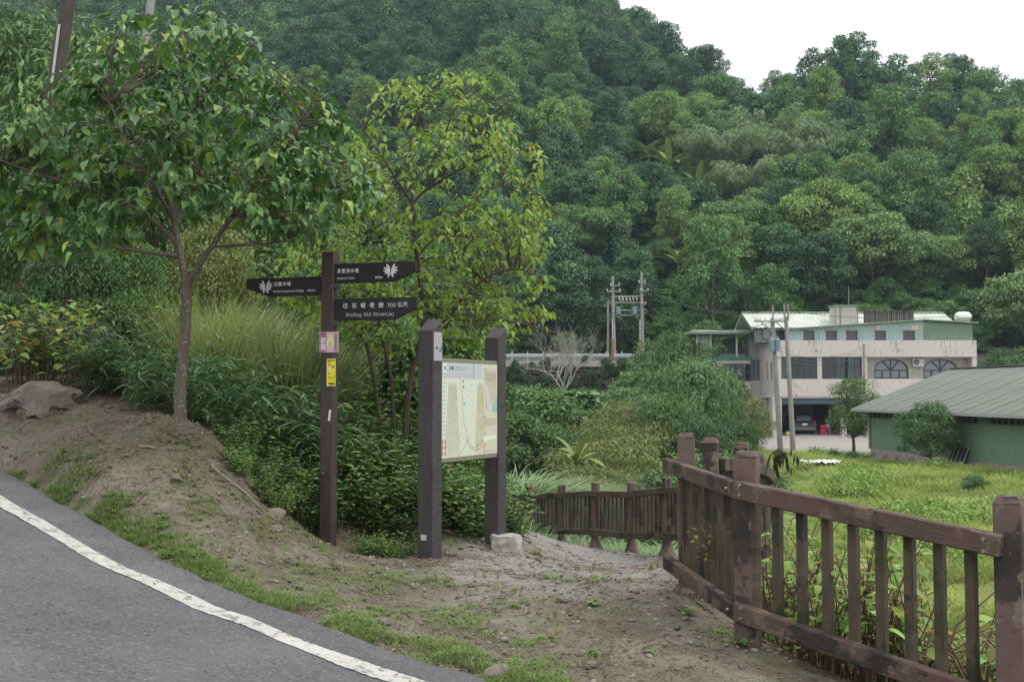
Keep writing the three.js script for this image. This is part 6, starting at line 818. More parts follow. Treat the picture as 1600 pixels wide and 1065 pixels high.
const trunkMat = std({ color: C(0.24, 0.215, 0.185), map: spotted, bumpMap: barkTex, bumpScale: 0.004, roughness: 0.95 });
const L3 = (...a) => a.map((q) => at(q[0], q[1], q[2]));
{
  const r = RNG(7001), top = [[-60, 300], [-40, 240], [0, 180], [60, 118], [150, 60], [180, 5], [310, -10], [390, 40], [450, 90], [520, 150], [560, 205], [600, 290]], bot = [[-60, 330], [0, 385], [100, 405], [190, 385], [250, 330], [330, 355], [420, 350], [500, 385], [560, 335], [600, 300]], tips = [];
  while (tips.length < 500) { const px = -60 + 660 * r(), py = -10 + 430 * r(); if (py < interp(top, px) + 14 || py > interp(bot, px)) continue; const k = Math.sqrt(Math.max(0, 1 - ((px - 280) / 345) ** 2)); tips.push(at(px, py, 9 + (r() * 2 - 1) * 1.25 * k)); }
  const foot = at(282, 660, 9); foot.y = G(foot.x, 9) - 0.05;
  leafTree({
    name: 'broadleaf_tree', label: 'small tree with large dark green leaves and pale-spotted trunk on the earth bank', seed: 7002, bark: trunkMat, tips, perTip: [8, 6], petiole: 0.055, droop: [-0.1, 0.7], maxTwig: 1.7, reach: 0.42, twig: 0.008,
    geos: [leafGeo(0.12, 0.068, { curl: 0.4, wave: 0.07, rows: 6 }), leafGeo(0.1, 0.062, { curl: 0.6, fold: 0.5, rows: 6 }), leafGeo(0.135, 0.074, { curl: 0.25, fold: 0.25, wave: 0.09, ph: 2, rows: 6 }), leafGeo(0.08, 0.048, { curl: 0.5 }), leafGeo(0.115, 0.06, { curl: 0.75, fold: 0.6, wave: 0.06, ph: 4, rows: 6 })], mats: bigLeafMats, pick: (q) => q() < 0.08 ? 3 : q() < 0.25 ? 2 : q() < 0.5 ? 1 : 0,
    limbs: [
      { pts: [foot, ...L3([281, 610, 9], [289, 525, 9], [291, 440, 9])], r: [0.054, 0.042], trunk: 1, bare: 1 }, { pts: L3([291, 448, 9], [272, 350, 9], [261, 260, 9], [268, 170, 9.05], [286, 60, 9.1]), r: [0.036, 0.008], bare: 0.3 }, { pts: L3([291, 446, 9], [330, 385, 8.9], [372, 325, 8.8], [422, 262, 8.7], [462, 205, 8.6], [505, 150, 8.6]), r: [0.029, 0.007], bare: 0.35 },
      { pts: L3([277, 380, 9], [225, 335, 8.8], [160, 303, 8.6], [70, 275, 8.5], [0, 250, 8.5]), r: [0.024, 0.006] }, { pts: L3([372, 325, 8.8], [440, 298, 9.2], [520, 290, 9.4], [575, 285, 9.5]), r: [0.022, 0.006] }, { pts: L3([264, 270, 9], [200, 210, 9.3], [140, 152, 9.4], [90, 130, 9.5]), r: [0.02, 0.006] }, { pts: L3([266, 215, 9], [320, 150, 9.0], [368, 75, 9.0]), r: [0.018, 0.006] }, { pts: L3([272, 350, 9], [300, 280, 9.6], [345, 205, 10], [380, 150, 10.2]), r: [0.02, 0.006] }, { pts: L3([270, 345, 9], [240, 290, 8.4], [200, 225, 8.1], [170, 160, 8.1]), r: [0.02, 0.006] }, { pts: L3([330, 385, 8.9], [400, 382, 9.3], [485, 372, 9.6]), r: [0.016, 0.005] }, { pts: L3([280, 400, 9], [190, 388, 8.7], [60, 360, 8.5]), r: [0.018, 0.005] }, { pts: L3([262, 300, 9], [180, 275, 9.6], [90, 210, 9.9], [20, 220, 10]), r: [0.018, 0.005] },
    ],
  });
  const nest = single('bird_nest', (() => { const q = RNG(3), b = new B(); for (let k = 0; k < 240; k++) { const a = rv(q).multiplyScalar(0.055 + 0.02 * q()), c = a.clone().add(rv(q).multiplyScalar(0.07)); b.tube([a, a.clone().lerp(c, 0.5).setLength(0.078), c.setLength(0.07)], 0.004, 0.002, 4); } return b.build(); })(), std({ color: C(0.035, 0.025, 0.02), roughness: 1 }), 'round dark nest of twigs on the main stem of the broadleaf tree', 'nest'); nest.position.copy(at(259, 208, 8.97));
}
{
  const r = RNG(7101), tips = [], inside = (px, py) => (py > interp([[520, 330], [545, 230], [580, 130], [640, 95], [760, 110], [800, 190], [850, 230], [860, 330]], px)) && py < 345;
  while (tips.length < 230) { const px = 520 + 340 * r(), py = 90 + 260 * r(); if (!inside(px, py)) continue; tips.push(at(px, py, 11.6 + (r() * 2 - 1) * 1.1)); }
  while (tips.length < 700) { const px = 435 + 425 * r(), py = 320 + 250 * r(); if (py < interp([[435, 400], [520, 330], [860, 330]], px) || py > interp([[435, 470], [520, 540], [700, 560], [800, 540], [860, 500]], px)) continue; tips.push(at(px, py, 11.7 + (r() * 2 - 1) * 1.0)); }
  const foot = at(628, 700, 11.6); foot.y = G(foot.x, 11.6) - 0.1; const f2 = at(600, 700, 11.8); f2.y = G(f2.x, 11.8) - 0.1; const f3 = at(660, 700, 11.5); f3.y = G(f3.x, 11.5) - 0.1;
  leafTree({
    name: 'yellow_green_tree', label: 'open multi-stemmed tree with yellow-green leaves behind the signpost and map board', seed: 7102, bark: std({ color: C(0.14, 0.105, 0.085), map: barkTex, roughness: 0.95 }), tips, perTip: [6, 5], petiole: 0.03, droop: [0.1, 0.55], maxTwig: 1.7, reach: 0.4, twig: 0.006,
    geos: [leafGeo(0.088, 0.046, { curl: 0.3 }), leafGeo(0.075, 0.04, { curl: 0.45 }), leafGeo(0.1, 0.05, { curl: 0.3, fold: 0.45 })], mats: yelLeafMats, pick: (q) => q() < 0.015 ? 3 : q() < 0.42 ? 0 : q() < 0.6 ? 1 : 2,
    limbs: [
      { pts: [foot, ...L3([640, 600, 11.6], [662, 500, 11.6], [652, 410, 11.6], [645, 315, 11.6])], r: [0.036, 0.021], trunk: 1, bare: 0.5 }, { pts: L3([645, 320, 11.6], [600, 250, 11.5], [560, 190, 11.5], [530, 150, 11.5]), r: [0.014, 0.005] }, { pts: L3([645, 320, 11.6], [640, 240, 11.7], [660, 150, 11.8]), r: [0.018, 0.005] }, { pts: L3([647, 315, 11.6], [690, 265, 11.5], [705, 180, 11.4], [760, 130, 11.3]), r: [0.016, 0.005] }, { pts: L3([690, 280, 11.5], [760, 245, 11.3], [830, 232, 11.2]), r: [0.015, 0.005] }, { pts: L3([652, 400, 11.6], [720, 330, 11.8], [780, 290, 12], [830, 300, 12]), r: [0.018, 0.005] },
      { pts: [f3, ...L3([670, 600, 11.4], [700, 500, 11.2], [750, 440, 11.1], [810, 420, 11], [850, 440, 11])], r: [0.03, 0.006], bare: 0.3 }, { pts: [f2, ...L3([585, 600, 11.8], [560, 500, 11.9], [520, 430, 12], [470, 400, 12])], r: [0.026, 0.006], bare: 0.3 }, { pts: [f2.clone().add(V(0.1, 0, 0.1)), ...L3([612, 600, 11.5], [590, 480, 11.4], [600, 400, 11.3], [580, 340, 11.3])], r: [0.026, 0.006], bare: 0.3 }, { pts: L3([700, 500, 11.2], [740, 500, 10.9], [790, 500, 10.8], [850, 515, 10.8]), r: [0.014, 0.005] }, { pts: L3([560, 500, 11.9], [500, 480, 11.8], [450, 440, 11.8]), r: [0.012, 0.005] },
    ],
  });
}
// ---------- undergrowth ----------
const upStem = (b, P, az, h, lean, rad) => { const pts = []; for (let k = 0; k <= 5; k++) { const t = k / 5; pts.push(V(P.x + Math.cos(az) * lean * h * t * t, P.y + h * t * (1 - 0.2 * lean * t), P.z + Math.sin(az) * lean * h * t * t)); } b.tube(pts, rad, rad * 0.4, 4); return pts; };
function leafyPlant(seed, o) {                                       // stems with alternate leaves
  const r = RNG(seed), st = new B(), lf = new B(), g = o.geos;
  for (let s = 0; s < o.stems; s++) {
    const a = r() * 6.28, P = V(Math.cos(a) * o.spread * r(), 0, Math.sin(a) * o.spread * r()), h = o.h * (0.55 + 0.6 * r()), pts = upStem(st, P, a + (r() - 0.5), h, o.lean * (0.4 + r()), o.rad ?? 0.005);
    for (let k = 0; k < o.leaves; k++) { const t = lerp(o.from ?? 0.15, 1, (k + r() * 0.6) / o.leaves), i = clamp(Math.floor(t * 5), 0, 4), Q = pts[i].clone().lerp(pts[i + 1], clamp(t * 5 - i, 0, 1)), az = k * 2.4 + a + r(), e = o.rise * (0.3 + r()) - 0.1, al = V(Math.cos(az), e, Math.sin(az)).normalize(), nn = V(-Math.cos(az) * e, 1, -Math.sin(az) * e).add(rv(r).multiplyScalar(0.3)); nn.sub(al.clone().multiplyScalar(nn.dot(al))).normalize(); const v = 0.75 + 0.5 * r(); lf.add(g[Math.floor(r() * g.length)], basis(Q.addScaledVector(al, o.pet ?? 0.01), al, nn, 0.6 + 0.6 * r()), C(v * (r() < (o.young ?? 0.1) ? 1.7 : 1), v * (r() < (o.young ?? 0.1) ? 1.4 : 1), v)); }
  }
  return { stem: st.build(), leaf: lf.build() };
}
const lance = [leafGeo(0.24, 0.03, { curl: 0.5, rows: 5, fold: 0.5 }), leafGeo(0.3, 0.034, { curl: 0.75, rows: 5, fold: 0.5 }), leafGeo(0.2, 0.028, { curl: 0.3, rows: 4 })], ovate = [leafGeo(0.075, 0.042, { curl: 0.3, rows: 4 }), leafGeo(0.09, 0.05, { curl: 0.15, rows: 4 }), leafGeo(0.06, 0.034, { curl: 0.4, rows: 4 })], broad = [leafGeo(0.085, 0.06, { curl: 0.3, rows: 5 }), leafGeo(0.07, 0.05, { curl: 0.2, rows: 4 }), leafGeo(0.105, 0.07, { curl: 0.45, rows: 5 })];
const vcLeaf = (c, o) => leafMat(c, { vertexColors: true, ...o }), mLance = vcLeaf(C(0.095, 0.195, 0.06), { clearcoat: 0.5, clearcoatRoughness: 0.35 }), mOvate = vcLeaf(C(0.14, 0.26, 0.06), { transmission: 0.28 }), mBroad = vcLeaf(C(0.22, 0.33, 0.07), { transmission: 0.45 }), stemG = std({ color: C(0.1, 0.12, 0.05), roughness: 0.9 }), stemBr = std({ color: C(0.16, 0.095, 0.06), roughness: 0.95 });
const plants = {
  spear: [0, 1, 2].map((k) => leafyPlant(8000 + k, { geos: lance, stems: 12, spread: 0.28, h: 0.75, lean: 0.4, leaves: 14, rise: 0.9 })), weed: [0, 1, 2, 3].map((k) => leafyPlant(8100 + k, { geos: ovate, stems: 16, spread: 0.26, h: 0.5, lean: 0.5, leaves: 16, rise: 0.35, young: 0.15 })), broad: [0, 1, 2].map((k) => leafyPlant(8200 + k, { geos: broad, stems: 6, spread: 0.16, h: 0.75, lean: 0.35, leaves: 10, rise: 0.2, rad: 0.006, pet: 0.03, from: 0.3, young: 0.25 })), low: [0, 1].map((k) => leafyPlant(8300 + k, { geos: ovate, stems: 9, spread: 0.1, h: 0.1, lean: 1.2, leaves: 7, rise: 0.5, rad: 0.002, young: 0.2 })),
};
const plantSpec = { spear: ['spear_leaved_plant', mLance, stemG, 'plant'], weed: ['leafy_weed', mOvate, stemG, 'weed'], broad: ['broad_leaved_weed', mBroad, stemBr, 'weed'] };
function grow(kind, x, d, s, turn, label, group, y) { const [nm, m, sm, cat] = plantSpec[kind], pk = plants[kind][Math.floor(Math.abs(x * 131 + d * 77)) % plants[kind].length], t = thing(nm, label, cat, V(x, (y ?? G(x, d)) - 0.015, -d), turn, group); t.scale.set(s, s, s); part('stems', pk.stem, sm, t); part('leaves', pk.leaf, m, t).userData.kind = 'stuff'; return t; }
{
  const r = RNG(8800), many = (kind, n, xa, xb, da, db, s0, s1, label, ok) => { const pk = plants[kind], sets = pk.map(() => []); for (let k = 0, i = 0; k < n && i < n * 8; i++) { const x = lerp(xa, xb, r()), d = lerp(da, db, r()); if (ok && !ok(x, d)) continue; const s = lerp(s0, s1, r()); sets[k % pk.length].push(MM(x, G(x, d) - 0.015, -d, r() * 6.28, s)); k++; } const b = new B(), q = RNG(n); sets.forEach((ms, i) => ms.forEach((m) => { const v = 0.6 + 0.75 * q(); b.add(pk[i].stem, m, kind === 'broad' ? C(0.75, 0.3, 0.8) : C(0.9, 0.55, 0.7)); const from = b.c.length; b.add(pk[i].leaf, m, C(1, 1, 1)); const col = pk[i].leaf.attributes.color.array; for (let c = 0; c < col.length; c++) b.c[from + c] = col[c] * v; })); stuff(kind === 'spear' ? 'spear_leaved_thicket' : kind === 'broad' ? 'broad_leaved_weeds' : 'weed_thicket', b.build(), plantSpec[kind][1], label, kind === 'spear' ? 'thicket' : 'weeds'); };
  many('spear', 40, -4.4, -1.75, 9.7, 11.4, 0.6, 1.0, 'dark spear-leaved thicket behind the broadleaf tree trunk', (x, d) => d > 9.6 + 0.25 * (x + 3) && !(x < -3.7 && d < 10.7));
  many('spear', 12, -2.3, -1.55, 10.2, 11.2, 0.7, 1.0, 'dark spear-leaved plants on the slope just left of the signpost');
  many('weed', 60, -2.15, -0.75, 9.95, 11.6, 0.7, 1.35, 'small-leaved weeds on the shaded bank between signpost and map board', (x, d) => d > 9.85 + 0.25 * Math.abs(x + 1.2));
  many('weed', 22, -2.5, -1.75, 9.0, 10.0, 0.5, 0.95, 'small-leaved weeds on the steep slope below the broadleaf tree', (x, d) => x + 2.5 < (d - 8.9) * 0.9 + 0.25 && (d > 9.3 || x < -1.95));
  many('weed', 26, -2.5, -1.7, 8.65, 9.5, 0.25, 0.55, 'small weeds along the edge of the earth bank', (x, d) => Math.abs((x + 2.5) - (9.5 - d) * -0.2 - 0.25 - 0.5 * (9.4 - d)) < 0.22);
  many('weed', 34, -0.75, 0.12, 10.45, 12.3, 0.7, 1.2, 'small-leaved weeds on the mound behind the map board', (x, d) => x < -0.02 - 0.1 * (d - 10));
  many('weed', 12, -1.35, -0.55, 9.05, 9.6, 0.3, 0.55, 'low weeds at the foot of the near map board post', (x, d) => Math.abs(x + 0.7) > 0.12 && Math.abs(x + 1.67) > 0.2);
  many('weed', 40, -4.6, -0.6, 12.0, 14.5, 1.2, 2.0, 'tall weeds in the thicket behind the bank');
  many('weed', 18, 0.0, 0.8, 12.5, 19, 0.3, 0.55, 'weeds on the left verge of the gravel trail', (x, d) => x < pathX(d) - 1.0);
  // weeds and dead stalks beyond the near railing
  many('broad', 48, 1.75, 3.6, 5.2, 9.2, 0.8, 1.35, 'pale green broad-leaved weeds on the slope beyond the near railing', (x, d) => x > interp([[5.05, 2.62], [6.16, 1.68], [7.4, 1.7], [9.2, 2.3]], d));
  many('weed', 26, 1.75, 3.9, 5.0, 9.6, 0.8, 1.3, 'dark small-leaved weeds beyond the near railing', (x, d) => x > interp([[5.0, 2.7], [6.16, 1.7], [7.4, 1.72], [9.6, 2.4]], d));
  const st = new B(), r2 = RNG(8850); for (let k = 0; k < 420; k++) { const d = 5 + 4 * r2(), x0 = interp([[5.05, 2.62], [6.16, 1.66], [7.4, 1.62], [9.2, 2.3]], d), x = x0 + 1.5 * r2(), y = G(x, d), a = r2() * 6.28, h = 0.4 + 0.6 * r2(), l = 0.1 + 0.8 * r2(); st.tube([V(x, y - 0.05, -d), V(x + Math.cos(a) * l * h * 0.4, y + h * 0.55, -d + Math.sin(a) * l * h * 0.4), V(x + Math.cos(a) * l * h, y + h * (1 - 0.3 * l), -d + Math.sin(a) * l * h)], 0.004 + 0.008 * r2(), 0.003, 5); }
  stuff('dead_stalks', st.build(), stemBr, 'tangle of brown dead stalks on the slope beyond the near railing', 'stalks');
  many('broad', 14, -5.9, -4.6, 10.75, 11.6, 0.9, 1.3, 'broad-leaved weeds beside the boulder at the photo edge');
  grow('broad', 1.98, 6.9, 0.4, 1, 'climbing weed growing between the balusters of the near railing', undefined, 0.12).position.set(1.26, 0.34, -6.75);
  // withered hanging plant behind the tall post
  const wb = new B(), r3 = RNG(91), W0 = at(1196, 712, 7.2); for (let k = 0; k < 5; k++) { const e = V(0.1 + 0.16 * r3(), 0.05 - 0.3 * r3(), -0.1 * r3()), pts = [V(0, -0.9, 0), V(0.0, -0.15, 0), V(0.05, 0.02, 0), e]; wb.tube(smooth(pts, 3), 0.004, 0.0015, 4); for (let m = 0; m < 9; m++) { const q = V(0.05, 0.02, 0).lerp(e, r3()); wb.rhomb(q, V(0.3 * (r3() - 0.5), -1, 0.3 * (r3() - 0.5)).normalize(), rv(r3).setY(0.1).normalize(), 0.06 + 0.05 * r3(), 0.02); } }
  const wp = single('withered_plant', wb.build(), std({ color: C(0.035, 0.026, 0.02), roughness: 1, side: THREE.DoubleSide }), 'withered dark plant hanging right of the tall railing post', 'plant'); wp.position.copy(W0);
}
// thicket shrubs and trees behind the bank, left
{
  const put = (ki, mi, px, d, top, wide, label, name = 'thicket_shrub') => shrub(name, ki, mi, px, d, 0, top, wide, label, 'bush', undefined, px + d);
  const list = [[3, 1, 105, 12.6, 330, 0.62, 'small-leaved dark tree behind the boulder', 'thicket_tree'], [3, 0, 190, 13.2, 350, 0.6, 'small-leaved bush tree left of the spotted trunk', 'thicket_tree'], [0, 1, 20, 12.4, 440, 0.8, 'dark shrub behind the boulder at the photo edge'], [0, 1, 85, 12.2, 455, 0.75, 'dark shrub right behind the boulder'], [0, 1, 160, 12.4, 450, 0.8, 'dark shrub between the boulder and the spotted trunk'], [0, 0, 225, 13, 440, 0.8, 'green shrub just left of the spotted trunk'], [0, 1, 130, 14, 400, 0.9, 'taller dark shrub behind the boulder'], [3, 2, 330, 16, 330, 0.6, 'leafy bush seen under the broadleaf tree crown'], [3, 0, 520, 15.5, 360, 0.6, 'green bush behind the signpost arms'], [0, 3, 600, 14, 470, 0.8, 'green bush behind the signpost lower arm'], [0, 0, 690, 14, 500, 0.8, 'green bush behind the near map board post'], [0, 0, 715, 14.5, 560, 0.5, 'green bush behind the map panel'], [3, 1, 60, 17, 250, 0.7, 'tall dark bush at the photo edge behind the thicket'], [3, 1, 230, 19, 260, 0.8, 'tall dark bush behind the broadleaf tree'], [4, 0, 10, 34, 45, 0.9, 'tall tree rising at the photo edge beside the leaning pole', 'thicket_tree'], [4, 1, 95, 30, 190, 0.9, 'dark tree behind the leaning pole', 'thicket_tree'], [3, 0, 420, 22, 300, 0.9, 'mid-green tree behind the thicket'], [3, 1, 520, 24, 330, 0.8, 'dark tree behind the yellow-green tree', 'thicket_tree'], [4, 0, 330, 28, 240, 0.8, 'tall tree hidden behind the broadleaf crown', 'thicket_tree'], [4, 1, 610, 30, 420, 0.9, 'dark tree between signpost and map board in the distance', 'thicket_tree'], [4, 1, 450, 34, 300, 0.9, 'dark distant tree above the left sign arm', 'thicket_tree'], [4, 0, 200, 40, 200, 0.9, 'distant tree between the two poles', 'thicket_tree']];
  for (const [k, m, px, d, top, w, lb, nm] of list) put(k, m, px, d, top, w, lb, nm);
  const q = RNG(8900), sil = []; for (let k = 0; k < 260; k++) { const d = 11.4 + 3.5 * q(), px = 300 + 200 * q(), x = (px - 800) / F * d, s = 0.8 + 0.4 * q(); sil.push(MM(x, G(x, d) - 0.03, -d, q() * 6.28, s, s, s)); }
  stuff('reed_grass', tuft(331, 34, 1.35, 0.01, 0.3, { segs: 5, curl: 0.38, dry: 0.1 }), cropMat(C(0.24, 0.3, 0.1), { clearcoat: 0.1, transmission: 0.4 }), 'pale feathery reed grass in the thicket under the left sign arm', 'grass', sil);
  const mOvatePlain = leafMat(C(0.13, 0.24, 0.06));
  for (const [px, py, d, s, lb] of []) { const P = at(px, py, d); plantTree('broad_bladed_plant', kinds.banana, mOvatePlain, P.x, d, s * 0.55, px, lb, 'plant', undefined, stemG); }
}
// wire mesh fence behind the boulder
{
  const A = at(30, 575, 11.5), Bq = at(185, 575, 11.7), g = thing('wire_fence', 'sagging wire mesh fence behind the boulder', 'fence', V(A.x, G(A.x, 11.5), A.z)), dx = Bq.x - A.x, dz = Bq.z - A.z, gy = G(Bq.x, 11.7) - G(A.x, 11.5), b = new B(), P = (u, v) => V(dx * u, gy * u + v * 0.62 + 0.04 * n2(u * 6, v * 2), dz * u + 0.05 * n2(u * 5, v * 4)), wm2 = std({ color: C(0.3, 0.3, 0.29), metalness: 0.4, roughness: 0.6 });
  for (let k = -10; k < 24; k++) for (const s of [-1, 1]) { const pts = []; for (let m = 0; m <= 10; m++) { const v = m / 10, u = k / 20 + (s > 0 ? v : 1 - v) * 0.5; if (u >= 0 && u <= 1) pts.push(P(u, v)); } if (pts.length > 1) b.tube(pts, 0.0024, 0.0024, 3); }
  part('wire_mesh', b.build(), wm2, g).userData.kind = 'stuff'; for (const u of [0, 0.35, 0.7, 1]) part('fence_post', new B().tube([P(u, -0.1), P(u, 1.04)], 0.012, 0.011, 6).build(), darkMetal, g);
}
// leaning poles, upper left
{
  const A = at(82, 150, 19), T = at(117, -60, 19); const dir = T.clone().sub(A), foot = A.clone().addScaledVector(dir, (G(A.x, 19) - A.y) / dir.y); foot.y = G(foot.x, 19);
  const p = pole('utility_pole', 'dark leaning pole rising at the upper left behind the broadleaf tree', foot, T, 0.17, 0.125, std({ color: C(0.1, 0.085, 0.075), map: barkTex, roughness: 0.9 })); const a = at(80, 130, 18.84).sub(foot), c = at(92, 38, 18.84).sub(foot); part('cable_guard', new B().tube([a, c], 0.024, 0.024, 8).build(), pvc, p, 'pale plastic cable guard'); part('step_bolt', boxAt(0.1, 0.02, 0.02, at(122, 15, 18.95).x - foot.x, at(122, 15, 18.95).y - foot.y, 0), darkMetal, p);
  const A2 = at(215, 150, 34), T2 = at(243, -50, 34); const d2 = T2.clone().sub(A2), f2 = A2.clone().addScaledVector(d2, (G(A2.x, 34) - A2.y) / d2.y); f2.y = G(f2.x, 34); pole('utility_pole', 'grey pole rising behind the top of the broadleaf tree', f2, T2, 0.17, 0.12);
  single('guy_wire', wire(at(128, 85, 19), at(155, -40, 19), 0.02, 0.012), darkMetal, 'thin guy wire right of the dark leaning pole', 'cable');
}
// ---------- rocks, stones, litter, grass at the roadside ----------
function rockGeo(seed, sx, sy, sz, rough = 0.25) { const g = new THREE.IcosahedronGeometry(1, 5), p = g.attributes.position; for (let k = 0; k < p.count; k++) { const v = V().fromBufferAttribute(p, k); let s = 1 + rough * n3(v.x * 1.1 + seed, v.y * 1.1, v.z * 1.1) + rough * 0.4 * n3(v.x * 3 + seed, v.y * 3, v.z * 3) + rough * 0.12 * n3(v.x * 9, v.y * 9 + seed, v.z * 9); const q = [[0.5, 0.8, 0.3], [-0.7, 0.5, 0.4], [0.1, 0.3, 0.95], [0.8, 0.1, 0.5], [-0.3, 0.9, -0.2]].map(([a, b, c]) => V(a, b, c).normalize()); for (const n of q) { const d = v.dot(n) * s; if (d > 0.78) s *= 0.78 / d; } p.setXYZ(k, v.x * s * sx, v.y * s * sy, v.z * s * sz); } g.computeVertexNormals(); const u = g.attributes.uv; for (let k = 0; k < u.count; k++) u.setXY(k, p.getX(k) + p.getZ(k) * 0.6, p.getY(k) + p.getZ(k) * 0.4); return g; }
const rockTex = tex(512, (u, v) => { const a = moA(u, v), b = grainA(u, v), s = speck2(u, v); const k = 0.8 + 0.5 * (a - 0.5) + 0.5 * (b - 0.5) - (s > 0.88 ? 0.25 : 0); return [k, k * 0.985, k * 0.95]; }, 0.7), rockMat = std({ color: C(0.22, 0.198, 0.168), map: rockTex, bumpMap: rockTex, bumpScale: 0.02, roughness: 0.95 });
for (const [px, py, d, s, lb, seed] of [[64, 618, 10.2, [0.35, 0.23, 0.27], 'large grey boulder on the bank at the photo edge', 1], [20, 606, 10.4, [0.1, 0.1, 0.1], 'small mossy stone left of the boulder', 4], [4, 610, 10.4, [0.1, 0.09, 0.1], 'small stone at the photo edge beside the boulder', 6]]) { const P = at(px, py, d); const m = single('boulder', rockGeo(seed, ...s, 0.34), rockMat, lb, 'rock'); m.position.set(P.x, G(P.x, d) + s[1] * 0.45, -d); }
const onGround = (px, py) => { const q = ray(px, py); for (let d = 4.5; d < 30; d += 0.02) { const P = q.clone().multiplyScalar(d / -q.z); if (P.y + EYE < G(P.x, d)) return [P.x, d]; } return [0, 10]; };
[[425, 808, 0.1, 'pale stone on the slope left of the signpost'], [432, 828, 0.06, 'grey stone below the pale one on the slope'], [275, 750, 0.05, 'flat pale stone in the dirt below the broadleaf tree'], [300, 773, 0.028, 'small pale stone in the dirt above the road edge'], [703, 868, 0.07, 'pale stone beside the near map board post'], [700, 820, 0.05, 'white stone behind the near map board post'], [770, 985, 0.09, 'flat grey stone sunk in the trail dirt'], [780, 1055, 0.08, 'mossy stone at the road edge'], [600, 975, 0.05, 'small grey stone beside the asphalt edge'], [880, 940, 0.05, 'dark stone on the trail'], [925, 1042, 0.04, 'small grey stone on the trail at the photo bottom']].forEach(([px, py, s, lb], i) => { const [x, d] = onGround(px, py), m = single('stone', rockGeo(20 + i * 3, s, s * 0.6, s * 0.8), i === 5 ? std({ color: C(0.6, 0.6, 0.58), roughness: 0.9 }) : rockMat, lb, 'stone'); m.position.set(x, G(x, d) + s * 0.18, -d); m.rotation.y = i; });
[[262, 680, 300, 700, 0.012, 'dark rotten stick on the dirt below the broadleaf tree'], [330, 730, 430, 815, 0.014, 'long pale fallen branch down the slope'], [215, 700, 245, 703, 0.016, 'short pale stick on the dirt bank'], [585, 1000, 680, 1002, 0.012, 'brown fallen branch beside the asphalt edge'], [160, 822, 225, 850, 0.008, 'thin stick lying along the road edge'], [1072, 930, 1115, 962, 0.012, 'brown stick under the bottom rail of the near railing'], [320, 640, 372, 690, 0.014, 'brown root on the bank beside the trunk']].forEach(([a, b, c, e, rd, lb], i) => { const [x0, d0] = onGround(a, b), [x1, d1] = onGround(c, e), pts = []; for (let k = 0; k <= 8; k++) { const t = k / 8, x = lerp(x0, x1, t) + 0.02 * n2(k * 0.7, i), d = lerp(d0, d1, t); pts.push(V(x, G(x, d) + rd * 0.9, -d)); } single('fallen_stick', new B().tube(pts, rd, rd * 0.5, 6).build(), i === 1 || i === 2 ? paleBark : barkMat, lb, 'stick'); });
